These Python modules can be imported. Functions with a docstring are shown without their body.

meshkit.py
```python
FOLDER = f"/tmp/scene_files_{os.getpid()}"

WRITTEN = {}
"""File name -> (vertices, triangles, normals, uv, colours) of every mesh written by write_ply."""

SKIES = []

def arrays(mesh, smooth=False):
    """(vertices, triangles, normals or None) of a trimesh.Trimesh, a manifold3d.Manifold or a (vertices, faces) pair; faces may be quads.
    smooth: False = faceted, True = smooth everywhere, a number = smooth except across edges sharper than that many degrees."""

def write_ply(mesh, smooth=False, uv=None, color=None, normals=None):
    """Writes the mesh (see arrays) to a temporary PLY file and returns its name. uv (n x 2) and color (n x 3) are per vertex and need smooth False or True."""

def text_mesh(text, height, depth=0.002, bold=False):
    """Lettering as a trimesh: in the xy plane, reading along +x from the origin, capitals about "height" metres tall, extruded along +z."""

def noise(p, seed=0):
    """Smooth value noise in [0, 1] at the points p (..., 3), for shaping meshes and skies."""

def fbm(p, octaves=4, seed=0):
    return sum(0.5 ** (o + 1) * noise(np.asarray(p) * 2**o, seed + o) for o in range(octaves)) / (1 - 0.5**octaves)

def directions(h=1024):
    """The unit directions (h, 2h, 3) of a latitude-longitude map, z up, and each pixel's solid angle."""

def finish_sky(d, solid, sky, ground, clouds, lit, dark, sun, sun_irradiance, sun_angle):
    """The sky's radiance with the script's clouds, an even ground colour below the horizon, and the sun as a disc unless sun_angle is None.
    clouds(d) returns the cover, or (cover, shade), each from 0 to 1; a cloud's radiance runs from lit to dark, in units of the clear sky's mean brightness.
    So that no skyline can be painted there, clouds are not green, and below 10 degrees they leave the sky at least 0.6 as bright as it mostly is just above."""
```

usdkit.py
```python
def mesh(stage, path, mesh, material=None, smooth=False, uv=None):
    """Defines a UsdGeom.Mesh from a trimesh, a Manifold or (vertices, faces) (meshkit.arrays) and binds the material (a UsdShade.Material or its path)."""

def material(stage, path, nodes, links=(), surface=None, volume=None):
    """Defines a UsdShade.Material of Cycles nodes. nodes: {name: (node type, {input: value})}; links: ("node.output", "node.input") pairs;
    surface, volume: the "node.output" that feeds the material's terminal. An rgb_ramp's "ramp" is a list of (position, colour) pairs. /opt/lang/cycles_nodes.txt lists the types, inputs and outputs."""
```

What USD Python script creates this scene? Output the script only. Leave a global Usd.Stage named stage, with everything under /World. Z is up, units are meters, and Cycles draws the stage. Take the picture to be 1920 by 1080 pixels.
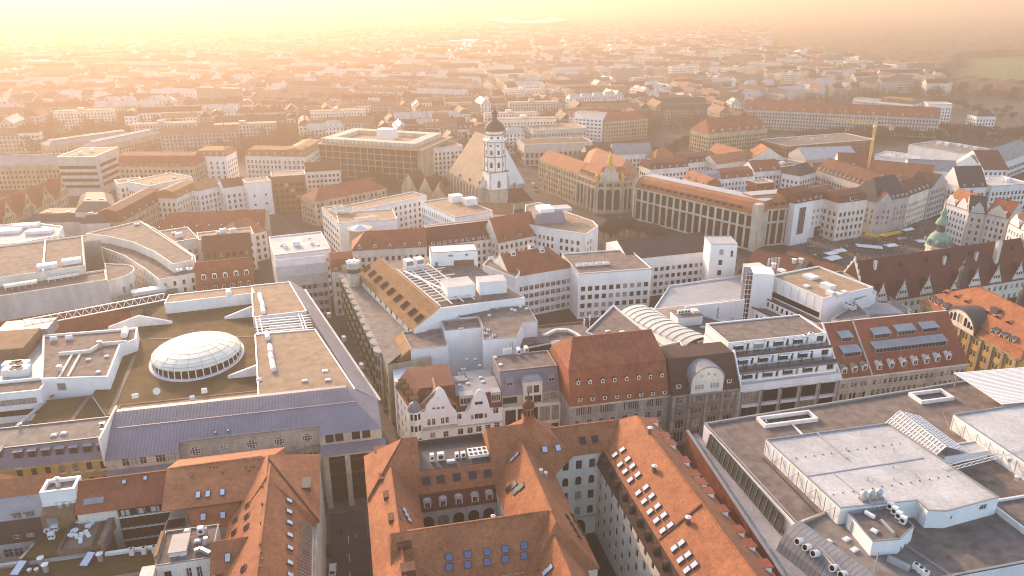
import math, random
import numpy as np, trimesh, usdkit
import manifold3d as m3
from shapely.geometry import Polygon, box as sbox
from shapely.ops import unary_union
from shapely.geometry.polygon import orient
from pxr import Usd, UsdGeom, UsdLux, UsdShade, Gf, Sdf, Vt
from meshkit import text_mesh, fbm
R = random.Random(7)
stage = Usd.Stage.CreateInMemory()
UsdGeom.SetStageUpAxis(stage, 'Z')
UsdGeom.Xform.Define(stage, '/World'); UsdGeom.Scope.Define(stage, '/World/Looks')
# ---------------------------------------------------------------- camera, sky, sun, exposure
CAM_H, CAM_P, CAM_F = 132.0, math.radians(21.1), 1400.0
cam = UsdGeom.Camera.Define(stage, '/World/camera')
cam.CreateHorizontalApertureAttr(36.0); cam.CreateVerticalApertureAttr(20.25); cam.CreateFocalLengthAttr(36.0 * CAM_F / 1920)
cam.CreateClippingRangeAttr((1.0, 80000.0)); cam.CreateExposureAttr(1.35)
cam.AddTranslateOp().Set((0, 0, CAM_H)); cam.AddRotateXOp().Set(90 - math.degrees(CAM_P))
SUN_AZ, SUN_EL = math.radians(-31), math.radians(19)          # azimuth from +y towards +x
sdir = (math.sin(SUN_AZ) * math.cos(SUN_EL), math.cos(SUN_AZ) * math.cos(SUN_EL), math.sin(SUN_EL))
sky = UsdLux.DomeLight.Define(stage, '/World/sky')
sky.GetPrim().SetCustomDataByKey('kind', 'structure')
skym = usdkit.material(stage, '/World/Looks/sky', {
    's': ('sky_texture', {'sky_type': 'single_scattering', 'sun_disc': False, 'sun_elevation': SUN_EL, 'sun_rotation': SUN_AZ, 'altitude': 100.0, 'air_density': 1.0, 'aerosol_density': 1.5, 'ozone_density': 1.0}),
    'b': ('background_shader', {'strength': 0.15})}, [('s.color', 'b.color')], surface='b.background')
UsdShade.MaterialBindingAPI.Apply(sky.GetPrim()).Bind(skym)
sun = UsdLux.DistantLight.Define(stage, '/World/sun')
sun.CreateIntensityAttr(0.5); sun.CreateAngleAttr(0.5); sun.CreateNormalizeAttr(True); sun.CreateColorAttr(Gf.Vec3f(1.0, 0.62, 0.36))
sun.AddRotateZOp().Set(math.degrees(-SUN_AZ)); sun.AddRotateXOp().Set(-(90 - math.degrees(SUN_EL)))   # its -z axis points from the sun to the ground
HAZE_DENSITY, HAZE_ANISO, HAZE_COLOR = 0.00047, 0.5, (0.53, 0.40, 0.30)
# ---------------------------------------------------------------- frames and pixels
cp, sp = math.cos(CAM_P), math.sin(CAM_P)
def ray(x, y):
    u, v = (x - 960) / CAM_F, (540 - y) / CAM_F
    return np.array([u, cp + v * sp, -sp + v * cp])
def at(x, y, z):
    d = ray(x, y); t = (z - CAM_H) / d[2]
    return np.array([t * d[0], t * d[1], z])
def hit(x, y, pl):
    d = ray(x, y); o = np.array([0, 0, CAM_H]); t = np.dot(pl[0] - o, pl[3]) / np.dot(d, pl[3])
    return o + t * d
class Fr:
    def __init__(s, o, ang): s.o = np.array(o[:2], float); a = math.radians(ang); s.ang = ang; s.e = np.array([math.cos(a), math.sin(a)]); s.n = np.array([-s.e[1], s.e[0]])
    def w(s, u, v, z=0.0): p = s.o + s.e * u + s.n * v; return np.array([p[0], p[1], z])
    def uv(s, p): d = np.asarray(p[:2]) - s.o; return float(d @ s.e), float(d @ s.n)
    def rect(s, u0, u1, v0, v1): return [s.w(*q)[:2] for q in ((u0, v0), (u1, v0), (u1, v1), (u0, v1))]
    def px(s, x, y, z): return s.uv(at(x, y, z))
def frame(p1, p2, z):                      # origin at the first pixel's point, u towards the second's; .L = their distance
    a, b = at(*p1, z), at(*p2, z); f = Fr(a, math.degrees(math.atan2(b[1] - a[1], b[0] - a[0]))); f.L = float(np.linalg.norm(b - a)); return f
C = Fr((0, 0), 13)                         # the old town's street grid
# ---------------------------------------------------------------- materials
def hexc(s):
    c = [int(s[i:i + 2], 16) / 255 for i in (0, 2, 4)]
    return tuple(x / 12.92 if x <= .04045 else ((x + .055) / 1.055) ** 2.4 for x in c)
MATS = {}
def mat(name, col, rough=.85, var=.18, scale=.25, stretch=1.0, col2=None, spec=.3, metal=0.0, fine=2.5, rnd=0.0):
    """noise between two tones of the colour, large stains and fine grain; stretch < 1 draws stains out vertically"""
    c = np.array(hexc(col) if isinstance(col, str) else col); d = np.array(hexc(col2)) if col2 else c * (1 - var * 1.6)
    c1 = np.minimum(c * (1 + var * .5), .9)
    n = {'g': ('geometry', {}), 'm': ('mapping', {'mapping_type': 'point', 'scale': (1, 1, stretch)}), 'n': ('noise_texture', {'scale': scale, 'detail': 6.0, 'roughness': .65}),
         'r': ('rgb_ramp', {'ramp': [(.32, tuple(d)), (.66, tuple(c1))]}), 'n2': ('noise_texture', {'scale': fine, 'detail': 3.0}), 'r2': ('rgb_ramp', {'ramp': [(.3, (1 - var,) * 3), (.7, (1 + var * .4,) * 3)]}),
         'x': ('mix', {'mix_type': 'multiply', 'fac': 1.0}), 'p': ('principled_bsdf', {'roughness': rough, 'specular_ior_level': spec, 'metallic': metal})}
    l = [('g.position', 'm.vector'), ('m.vector', 'n.vector'), ('n.fac', 'r.fac'), ('g.position', 'n2.vector'), ('n2.fac', 'r2.fac'), ('r.color', 'x.color1'), ('r2.color', 'x.color2')]
    if rnd:
        n |= {'o': ('object_info', {}), 'r3': ('rgb_ramp', {'ramp': [(0, (1 - rnd, 1 - rnd, 1 - rnd)), (.5, (1, 1, 1)), (1, (1 + rnd * .6, 1 + rnd * .4, 1 + rnd * .2))]}), 'y': ('mix', {'mix_type': 'multiply', 'fac': 1.0})}
        l += [('o.random', 'r3.fac'), ('x.color', 'y.color1'), ('r3.color', 'y.color2'), ('y.color', 'p.base_color')]
    else: l += [('x.color', 'p.base_color')]
    MATS[name] = usdkit.material(stage, '/World/Looks/' + name, n, l, surface='p.BSDF')
def plain(name, col, rough=.5, spec=.5, metal=0.0):
    MATS[name] = usdkit.material(stage, '/World/Looks/' + name, {'p': ('principled_bsdf', {'base_color': hexc(col) if isinstance(col, str) else col, 'roughness': rough, 'specular_ior_level': spec, 'metallic': metal})}, [], surface='p.BSDF')
def tiles(name, col, col2):
    """clay tiles: courses as fine relief, newer patches, dark runs down the slope, moss specks"""
    a, b = np.array(hexc(col)), np.array(hexc(col2)); ramp = lambda lo, hi: ('rgb_ramp', {'ramp': [lo, hi]})
    n = {'g': ('geometry', {}), 'n': ('noise_texture', {'scale': .13, 'detail': 7.0, 'roughness': .75}), 'r': ('rgb_ramp', {'ramp': [(.28, b * .9), (.5, (a + b) / 2), (.72, a * 1.06)]}),
         'n2': ('noise_texture', {'scale': 2.2, 'detail': 4.0, 'roughness': .7}), 'r2': ramp((.3, (.66,) * 3), (.72, (1.2,) * 3)), 'x': ('mix', {'mix_type': 'multiply', 'fac': .65}),
         'm3': ('mapping', {'mapping_type': 'point', 'scale': (.9, .9, .12)}), 'n3': ('noise_texture', {'scale': 1.0, 'detail': 5.0, 'roughness': .6}), 'r3': ramp((.36, (.62, .6, .6)), (.56, (1.0,) * 3)), 'x3': ('mix', {'mix_type': 'multiply', 'fac': .45}),
         'v': ('voronoi_texture', {'scale': 2.6}), 'r4': ramp((0, (.84, .84, .86)), (1, (1.12, 1.1, 1.06))), 'x4': ('mix', {'mix_type': 'multiply', 'fac': 1.0}),
         'wm': ('mapping', {'mapping_type': 'point', 'scale': (0, 0, 1.0)}), 'w': ('wave_texture', {'wave_type': 'bands', 'bands_direction': 'z', 'profile': 'saw', 'scale': .55}), 'b': ('bump', {'strength': .7, 'distance': .06}),
         'p': ('principled_bsdf', {'roughness': .8, 'specular_ior_level': .25})}
    l = [('g.position', 'n.vector'), ('n.fac', 'r.fac'), ('g.position', 'n2.vector'), ('n2.fac', 'r2.fac'), ('r.color', 'x.color1'), ('r2.color', 'x.color2'), ('g.position', 'm3.vector'), ('m3.vector', 'n3.vector'), ('n3.fac', 'r3.fac'), ('x.color', 'x3.color1'), ('r3.color', 'x3.color2'),
         ('g.position', 'v.vector'), ('v.color', 'r4.fac'), ('x3.color', 'x4.color1'), ('r4.color', 'x4.color2'), ('x4.color', 'p.base_color'), ('g.position', 'wm.vector'), ('wm.vector', 'w.vector'), ('w.fac', 'b.height'), ('b.normal', 'p.normal')]
    MATS[name] = usdkit.material(stage, '/World/Looks/' + name, n, l, surface='p.BSDF')
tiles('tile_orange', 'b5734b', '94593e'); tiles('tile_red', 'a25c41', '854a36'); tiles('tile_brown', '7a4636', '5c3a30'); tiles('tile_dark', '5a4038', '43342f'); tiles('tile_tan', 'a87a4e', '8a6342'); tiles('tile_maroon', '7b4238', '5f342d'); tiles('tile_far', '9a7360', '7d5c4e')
mat('plaster_white', 'eae5e0', .8, .10, .2, .25); mat('plaster_bright', 'efebe6', .7, .05, .2, .25); mat('plaster_cream', 'e8dccb', .85, .12, .2, .25); mat('plaster_yellow', 'c9a866', .85, .14, .3, .25)
mat('plaster_grey', 'bfb8b2', .85, .14, .2, .25); mat('stone_grey', 'a69f98', .9, .25, .3, .4); mat('stone_beige', 'c6baa8', .9, .2, .3, .4); mat('stone_brown', '8e8077', .9, .22, .3, .4); mat('stone_tan', 'bba98c', .9, .25, .3, .3)
mat('brick_red', '7c4234', .9, .2, .3, .5); mat('brick_brown', '83624a', .9, .2, .3, .5); mat('slate_wall', '453a38', .8, .2, .4, .4); mat('slate', '413a3f', .7, .2, .3)
mat('metal_blue', '837b82', .55, .12, .15, 1, spec=.4); mat('metal_grey', '8a8788', .55, .14, .2, 1, spec=.4); mat('metal_pale', 'aeaaa8', .5, .12, .3, spec=.4); mat('metal_dark', '4d4748', .6, .15, .3); mat('copper_green', '829d89', .7, .15, .4)
mat('gravel_brown', '83736a', .95, .28, .35, fine=5); mat('gravel_grey', '8b7f76', .95, .22, .35, fine=5); mat('gravel_tan', 'a58a70', .95, .18, .3, fine=5); mat('moss', '634f2d', .95, .3, .12, col2='46361f', fine=3); mat('membrane', 'c4beb9', .8, .16, .12, fine=1.2); mat('membrane_grey', '9d9a9c', .8, .14, .15)
mat('ground', '4f4744', .95, .25, .03, fine=.4); mat('paving', '6b615c', .9, .2, .2, fine=3); mat('asphalt', '544c4a', .9, .15, .1, fine=2); mat('meadow', '5f6b3a', .95, .2, .01); mat('wood_deck', '857468', .85, .2, 1.0)
mat('glass', '1c1719', .12, .3, .35, spec=.5); mat('glass_dull', '261f20', .5, .2, .5, spec=.2); mat('glass_matt', '241c1c', .9, .2, .5, spec=.02); mat('glass_green', '484b45', .2, .25, .3, spec=.6); mat('blind', 'a59c94', .6, .2, .5); mat('glass_b', '3d3536', .15, .3, .35, spec=.6); plain('glass_pale', 'b9bdc8', .08, .8); plain('glass_blue', '5a5a74', .08, .8); mat('glass_dome', 'dfd6c4', .5, .08, .4, spec=.5)
plain('frame_white', 'e4ded8', .5, .4); plain('frame_grey', '8d8885', .5, .4); plain('frame_dark', '3c3433', .5, .4); plain('steel', 'b9b6b2', .35, .5, .6); plain('ac_white', 'dcd8d2', .5, .4); plain('dark', '2b2425', .7, .3)
plain('yellow_cloth', 'd9a91c', .8, .2); plain('white_cloth', 'e8e4de', .8, .2); plain('blue_cloth', '3a3f70', .8, .2); plain('gold', 'c9a040', .4, .5, .5); plain('crane_yellow', 'c8a468', .5, .4)
mat('twig', '6a5142', .95, .25, .5); mat('bark', '54453b', .95, .2, .6); mat('leaf_dull', '5c5230', .9, .3, .5)
# ---------------------------------------------------------------- meshes
class MB:
    def __init__(s): s.v, s.f, s.n = [], [], 0
    def raw(s, v, f):
        v = np.asarray(v, float); f = np.asarray(f, int); s.v.append(v); s.f.append(f + s.n); s.n += len(v); return s
    def poly(s, *p): k = len(p); return s.raw(p, [(0, i, i + 1) for i in range(1, k - 1)])
    def box(s, fr, u0, u1, v0, v1, z0, z1):
        p = [fr.w(u, v, z) for z in (z0, z1) for u, v in ((u0, v0), (u1, v0), (u1, v1), (u0, v1))]
        return s.raw(p, [(0, 2, 1), (0, 3, 2), (4, 5, 6), (4, 6, 7), (0, 1, 5), (0, 5, 4), (1, 2, 6), (1, 6, 5), (2, 3, 7), (2, 7, 6), (3, 0, 4), (3, 4, 7)])
    def hexa(s, b, t):                         # two quads, bottom and top, counter-clockwise from above
        return s.raw(list(b) + list(t), [(0, 2, 1), (0, 3, 2), (4, 5, 6), (4, 6, 7), (0, 1, 5), (0, 5, 4), (1, 2, 6), (1, 6, 5), (2, 3, 7), (2, 7, 6), (3, 0, 4), (3, 4, 7)])
    def bar(s, a, b, w=.1, h=None, up=(0, 0, 1)):
        a, b = np.asarray(a, float), np.asarray(b, float); h = h or w; d = b - a; d = d / (np.linalg.norm(d) + 1e-9); x = np.cross(d, up)
        if np.linalg.norm(x) < 1e-3: x = np.cross(d, (1, 0, 0))
        x = x / np.linalg.norm(x) * w / 2; y = np.cross(x, d); y = y / np.linalg.norm(y) * h / 2
        return s.hexa([a - x - y, a + x - y, b + x - y, b - x - y], [a - x + y, a + x + y, b + x + y, b - x + y])
    def cyl(s, c, r, z0, z1, n=10, r2=None, ang=0):
        r2 = r if r2 is None else r2; a = np.arange(n) * 2 * math.pi / n + ang; cs, sn = np.cos(a), np.sin(a)
        v = np.vstack([np.stack([c[0] + r * cs, c[1] + r * sn, np.full(n, z0)], 1), np.stack([c[0] + r2 * cs, c[1] + r2 * sn, np.full(n, z1)], 1)])
        f = [(i, (i + 1) % n, n + (i + 1) % n) for i in range(n)] + [(i, n + (i + 1) % n, n + i) for i in range(n)] + [(0, i + 1, i) for i in range(1, n - 1)] + [(n, n + i, n + i + 1) for i in range(1, n - 1)]
        return s.raw(v, f)
    def lathe(s, c, prof, n=14, ang=0):        # (radius, z) from bottom to top
        a = np.arange(n) * 2 * math.pi / n + ang; v = np.vstack([np.stack([c[0] + r * np.cos(a), c[1] + r * np.sin(a), np.full(n, z)], 1) for r, z in prof]); f = []
        for k in range(len(prof) - 1):
            for i in range(n): j = (i + 1) % n; f += [(k * n + i, k * n + j, k * n + n + j), (k * n + i, k * n + n + j, k * n + n + i)]
        return s.raw(v, f)
    def prism(s, pts, z0, z1, bottom=False):
        g = pts if isinstance(pts, Polygon) else Polygon([p[:2] for p in pts]); g = orient(g)
        v, f = trimesh.creation.triangulate_polygon(g, engine='earcut'); v = np.asarray(v)
        s.raw(np.c_[v, np.full(len(v), z1)], f)
        if bottom: s.raw(np.c_[v, np.full(len(v), z0)], np.asarray(f)[:, ::-1])
        for ring in [g.exterior, *g.interiors]:
            c = np.array(ring.coords)
            for a, b in zip(c[:-1], c[1:]): s.poly((*a, z0), (*b, z0), (*b, z1), (*a, z1))
        return s
    def man(s, m): q = m.to_mesh(); return s.raw(q.vert_properties[:, :3], q.tri_verts)
    def arr(s): return np.vstack(s.v), np.vstack(s.f)
# ---------------------------------------------------------------- things and parts
TAKEN = {}
def numbered(path):
    k = TAKEN.get(path, -1) + 1; TAKEN[path] = k
    return path if k == 0 else '%s_%03d' % (path, k)
def tag(prim, label=None, cat=None, group=None, kind=None):
    for k, v in (('label', label), ('category', cat), ('group', group), ('kind', kind)):
        if v: prim.SetCustomDataByKey(k, v)
def quick(p, v, f, m):
    q = UsdGeom.Mesh.Define(stage, p); q.CreatePointsAttr(Vt.Vec3fArray.FromNumpy(np.ascontiguousarray(v, np.float32))); q.CreateFaceVertexCountsAttr(Vt.IntArray.FromNumpy(np.full(len(f), 3, np.int32)))
    q.CreateFaceVertexIndicesAttr(Vt.IntArray.FromNumpy(np.ascontiguousarray(f, np.int32).ravel())); q.CreateSubdivisionSchemeAttr('none'); UsdShade.MaterialBindingAPI.Apply(q.GetPrim()).Bind(m); return q
class T:
    def __init__(s, name, label, cat, base, group=None):
        s.o = np.array(base if len(base) == 3 else (*base, 0.0), float); x = UsdGeom.Xform.Define(stage, numbered('/World/' + name)); x.AddTranslateOp().Set(Gf.Vec3d(*s.o.tolist())); s.prim = x.GetPrim(); s.path = str(s.prim.GetPath()); tag(s.prim, label, cat, group)
    def add(s, name, mb, material, parent=None, label=None, kind=None, smooth=False):
        if not mb.v: return None
        v, f = mb.arr(); p = numbered((parent or s.path) + '/' + name)
        if smooth: m = usdkit.mesh(stage, p, (v - s.o, f), MATS[material], smooth=smooth)
        else: m = quick(p, v - s.o, f, MATS[material])
        tag(m.GetPrim(), label, None, None, kind); return p
def ground_piece(name, mb, material, kind='structure', label=None):
    v, f = mb.arr(); m = usdkit.mesh(stage, numbered('/World/' + name), (v, f), MATS[material]); tag(m.GetPrim(), label, None, None, kind); return m
# ---------------------------------------------------------------- facades
def wshape(s0, z0, w, h, k):
    if k[0] in 'aA': r = w / 2; pts = [(s0 - r, z0), (s0 + r, z0)] + [(s0 + r * math.cos(t), z0 + h - r + r * math.sin(t)) for t in np.linspace(0, math.pi, 7)]; return Polygon(pts)
    if k[0] == 'o': return Polygon([(s0 + w / 2 * math.cos(t), z0 + h / 2 + h / 2 * math.sin(t)) for t in np.arange(12) * math.pi / 6])
    if k[0] == 'g': return Polygon([(s0 - w / 2, z0), (s0 + w / 2, z0), (s0 + w / 2, z0 + h * .7), (s0, z0 + h), (s0 - w / 2, z0 + h * .7)])
    return sbox(s0 - w / 2, z0, s0 + w / 2, z0 + h)
def tri2(g):
    v, f = trimesh.creation.triangulate_polygon(orient(g), engine='earcut'); return np.asarray(v), np.asarray(f)
def window(t, put, w, pane, frame, depth, name='window', parent=None):
    """put(s, z, d) -> world point; kinds: p pane, f framed cross, a/A arched, o round with bars, b wide band with mullions, d door-high plain"""
    s0, z0, ww, h, k = w[:5]; g = wshape(s0, z0, ww, h, k); pane = ('glass', 'glass', 'glass_dull', 'glass_b', 'glass', 'blind')[int(s0 * 7.3 + z0 * 13.7) * 7 % 6] if pane == 'glass' else pane; sub = k[0] in 'fAob'
    if sub:
        e = min(.1, ww * .09) * (2 if k[0] == 'o' else 1); inner = g.buffer(-e, join_style=2); bars = []
        nv = (max(2, round(ww / 1.1)) if k[0] == 'b' else 4 if k[0] == 'o' else 3 if ww > 1.9 else 2); nh = {'o': 4, 'b': 1}.get(k[0], 2)
        for i in range(1, nv): c = s0 - ww / 2 + ww * i / nv; bars.append(sbox(c - e * .4, z0, c + e * .4, z0 + h))
        for i in range(1, nh): c = z0 + h * (i / nh if nh > 2 else .64); bars.append(sbox(s0 - ww / 2, c - e * .4, s0 + ww / 2, c + e * .4))
        fg = g.difference(inner).union(unary_union(bars).intersection(g)); mb = MB()
        for q in getattr(fg, 'geoms', [fg]):
            if q.area > 1e-4: v, f = tri2(q); mb.raw([put(a, b, depth - .07) for a, b in v], f)
        p = t.add(name, mb, frame, parent)
        v, f = tri2(g); t.add('pane', MB().raw([put(a, b, depth) for a, b in v], f), pane, p if parent is None else parent)
    else:
        v, f = tri2(g); t.add(name, MB().raw([put(a, b, depth) for a, b in v], f), pane, parent)
def facade(t, wall, a, b, z0, z1, wins=(), depth=.25, pane='glass', frame='frame_white', outline=None, name='window'):
    """wall plane from a to b (outward to the right), real openings with reveals; each window a part"""
    a, b = np.asarray(a[:2], float), np.asarray(b[:2], float); L = np.linalg.norm(b - a); d = (b - a) / L; n = np.array([d[1], -d[0]])
    def put(s, z, e=0.0): q = a + d * s - n * e; return (q[0], q[1], z)
    g = Polygon(outline) if outline else sbox(0, z0, L, z1); sh = [wshape(*w[:5]) for w in wins]
    if sh: g = g.difference(unary_union(sh))
    for q in getattr(g, 'geoms', [g]):
        if q.area > 1e-3: v, f = tri2(q); wall.raw([put(x, y) for x, y in v], f)
    for w, q in zip(wins, sh):
        c = list(orient(q).exterior.coords)
        for p, r in zip(c[:-1], c[1:]): wall.poly(put(*r), put(*p), put(*p, depth), put(*r, depth))
        window(t, put, w, w[5] if len(w) > 5 else pane, frame, depth, name)
    return put, L
def grid(L, n, zs, w, h, k='p', m=.8):
    """n windows a row over the length L; zs: sills, or (sill, height[, kind])"""
    out = []
    for z in zs:
        zz, hh, kk = (z, h, k) if not isinstance(z, tuple) else (*z, k)[:3] if len(z) == 3 else (z[0], z[1], k)
        out += [(m + (i + .5) * (L - 2 * m) / n, zz, w, hh, kk) for i in range(n)]
    return out
def storeys(L, pitch, z0, n, fh, w, h, k='p', m=.8): return grid(L, max(1, int((L - 2 * m) / pitch)), [z0 + i * fh for i in range(n)], w, h, k, m)
def walls(t, pts, z1, material, wins=None, z0=0.0, name='wall', **kw):
    w = MB(); wins = wins or {}; k = len(pts)
    for i in range(k): facade(t, w, pts[i], pts[(i + 1) % k], z0, z1, wins.get(i, ()), **kw)
    return t.add(name, w, material)
def elen(pts, i): return float(np.linalg.norm(np.asarray(pts[(i + 1) % len(pts)]) - np.asarray(pts[i])))
def flat(t, pts, z1, roof='gravel_brown', ph=.6, pw=.35, coping='frame_white', name='roof'):
    """roof deck below a parapet with a coping that stands a little proud"""
    g = orient(Polygon([p[:2] for p in pts])); inn = g.buffer(-pw, join_style=2); out = g.buffer(.05, join_style=2)
    if inn.is_empty or inn.geom_type != 'Polygon': inn = g.buffer(-.1, join_style=2)
    v, f = tri2(inn); t.add(name, MB().raw(np.c_[v, np.full(len(v), z1 - ph)], f), roof)
    m = MB(); m.prism(Polygon(out.exterior.coords, [list(inn.exterior.coords)]), z1 - .02, z1 + .1)
    c = np.array(orient(inn).exterior.coords)
    for a, b in zip(c[:-1], c[1:]): m.poly((*b, z1 - ph), (*a, z1 - ph), (*a, z1 - .02), (*b, z1 - .02))
    t.add('parapet', m, coping)
def box_house(name, label, cat, pts, z1, wall, wins=None, roof='gravel_brown', ph=.6, z0=0.0, coping='frame_white', group=None, **kw):
    t = T(name, label, cat, (*np.mean([p[:2] for p in pts], 0), z0), group); pts = [np.asarray(p[:2], float) for p in pts]
    walls(t, pts, z1, wall, wins, z0, **kw); flat(t, pts, z1, roof, ph, coping=coping); return t
# ---------------------------------------------------------------- pitched roofs
def wing(fr, u0, u1, v0, v1, ze, zr, axis='u', h0=0.0, h1=0.0, at_=.5, top=0.0, over=.35):
    """a roof solid: eaves rectangle and ridge; h0, h1 hip insets; top > 0 leaves a flat top of that width"""
    u0, u1, v0, v1 = u0 - over, u1 + over, v0 - over, v1 + over; p = [fr.w(u, v, z) for u in (u0, u1) for v in (v0, v1) for z in (ze - .15, ze)]
    if axis == 'u': c = v0 + (v1 - v0) * at_; p += [fr.w(u, c + s * top / 2, zr) for u in (u0 + h0, u1 - h1) for s in (-1, 1)]
    else: c = u0 + (u1 - u0) * at_; p += [fr.w(c + s * top / 2, v, zr) for v in (v0 + h0, v1 - h1) for s in (-1, 1)]
    return m3.Manifold.hull_points(np.array(p))
def frustum(fr, r0, z0, r1, z1):               # rectangles (u0,u1,v0,v1) at two heights: one stage of a mansard
    return m3.Manifold.hull_points(np.array([fr.w(u, v, z) for r, z in ((r0, z0), (r1, z1)) for u in r[:2] for v in r[2:]]))
def union(ws): return m3.Manifold.batch_boolean(list(ws), m3.OpType.Add) if len(ws) > 1 else ws[0]
def roof(t, ws, material='tile_orange', cut=None, name='roof', label=None):
    m = union(ws)
    for c in cut or []: m = m - c
    return t.add(name, MB().man(m), material, label=label)
def plane(fr, u0, v0, z0, u1, v1, z1, up):     # through two eave points and one point up the slope (u, v, z)
    A, B, Q = fr.w(u0, v0, z0), fr.w(u1, v1, z1), fr.w(*up); x = (B - A) / np.linalg.norm(B - A); n = np.cross(B - A, Q - A); n = n / np.linalg.norm(n)
    if n[2] < 0: n = -n
    y = np.cross(n, x); y = y if y[2] > 0 else -y; return (A, x, y, n)
def slab(pl, c, w, h, t0, t1):                 # a box lying on a slope: centre point, width, height, from t0 to t1 along the normal
    A, x, y, n = pl; q = [c + x * (i * w / 2) + y * (j * h / 2) for i, j in ((-1, -1), (1, -1), (1, 1), (-1, 1))]
    if np.dot(np.cross(x, y), n) < 0: q = q[::-1]
    return MB().hexa([p + n * t0 for p in q], [p + n * t1 for p in q])
def skylight(t, pl, c, w=1.1, h=1.5, pane='glass_pale', frame='metal_dark', name='skylight'):
    p = t.add(name, slab(pl, c, w, h, -.1, .36), frame); t.add('pane', slab(pl, c, w - .22, h - .24, .3, .4), pane, p)
def skyat(t, pl, x, y, w=1.1, h=1.5, **k): skylight(t, pl, hit(x, y, pl), w, h, **k)
def dormer(t, p, out, w=1.6, h=1.7, deep=2.5, kind='shed', body='plaster_white', rf='tile_red', win=(.9, 1.2), pane='glass', frame='frame_white', slope=.25, label=None, over=.15, cheek=None):
    """p: bottom middle of its front on the roof; out: outward direction (x, y)"""
    p = np.asarray(p, float); o = np.array(out[:2], float); o /= np.linalg.norm(o); r = np.array([-o[1], o[0]])   # r: to the right seen from outside is -r
    W = lambda s, d, z: (p[0] + r[0] * s - o[0] * d, p[1] + r[1] * s - o[1] * d, p[2] + z); b = MB(); q = w / 2; rise = deep * slope
    if kind == 'gable': prof = [(-q, h), (0, h + q * .9), (q, h)]
    elif kind == 'arch': prof = [(q * -math.cos(a), h + q * .7 * math.sin(a)) for a in np.linspace(0, math.pi, 7)]
    else: prof = [(-q, h), (q, h)]
    front = [(-q, -.4)] + prof + [(q, -.4)]
    b.poly(*[W(s, 0, z) for s, z in front])
    for s in (-q, q): c = [W(s, 0, -.4), W(s, deep, -.4), W(s, deep, h + (rise if kind == 'shed' else 0)), W(s, 0, h)]; b.poly(*(c if s > 0 else c[::-1]))
    d = t.add('dormer', b, body, label=label); m = MB(); lift = rise if kind == 'shed' else 0
    e = [(s * (1 + over / q), z) for s, z in prof]; top = [W(s, -over, z - over * slope * (kind == 'shed') + .02) for s, z in e], [W(s, deep, z + lift + .02) for s, z in e]
    for i in range(len(e) - 1):
        bq = [top[0][i], top[0][i + 1], top[1][i + 1], top[1][i]]; m.hexa(bq[::-1], [(x, y, z + .12) for x, y, z in bq][::-1])
    t.add('dormer_roof', m, rf, d)
    if win:
        put = lambda s, z, e_=0.0: W(-s, -.05 + e_, z); ww, hh = win; k = 'a' if kind == 'arch' and hh > h else 'p'
        t.add('casing', slabv(W, ww + .22, hh + .2, (h - hh) * .5 - .1 + .05, .03), frame, d); t.add('pane', slabv(W, ww, hh, (h - hh) * .5 + .05, .06), pane, d)
        if ww > .8: t.add('mullion', slabv(W, .07, hh, (h - hh) * .5 + .05, .09), frame, d)
    return d
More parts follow.
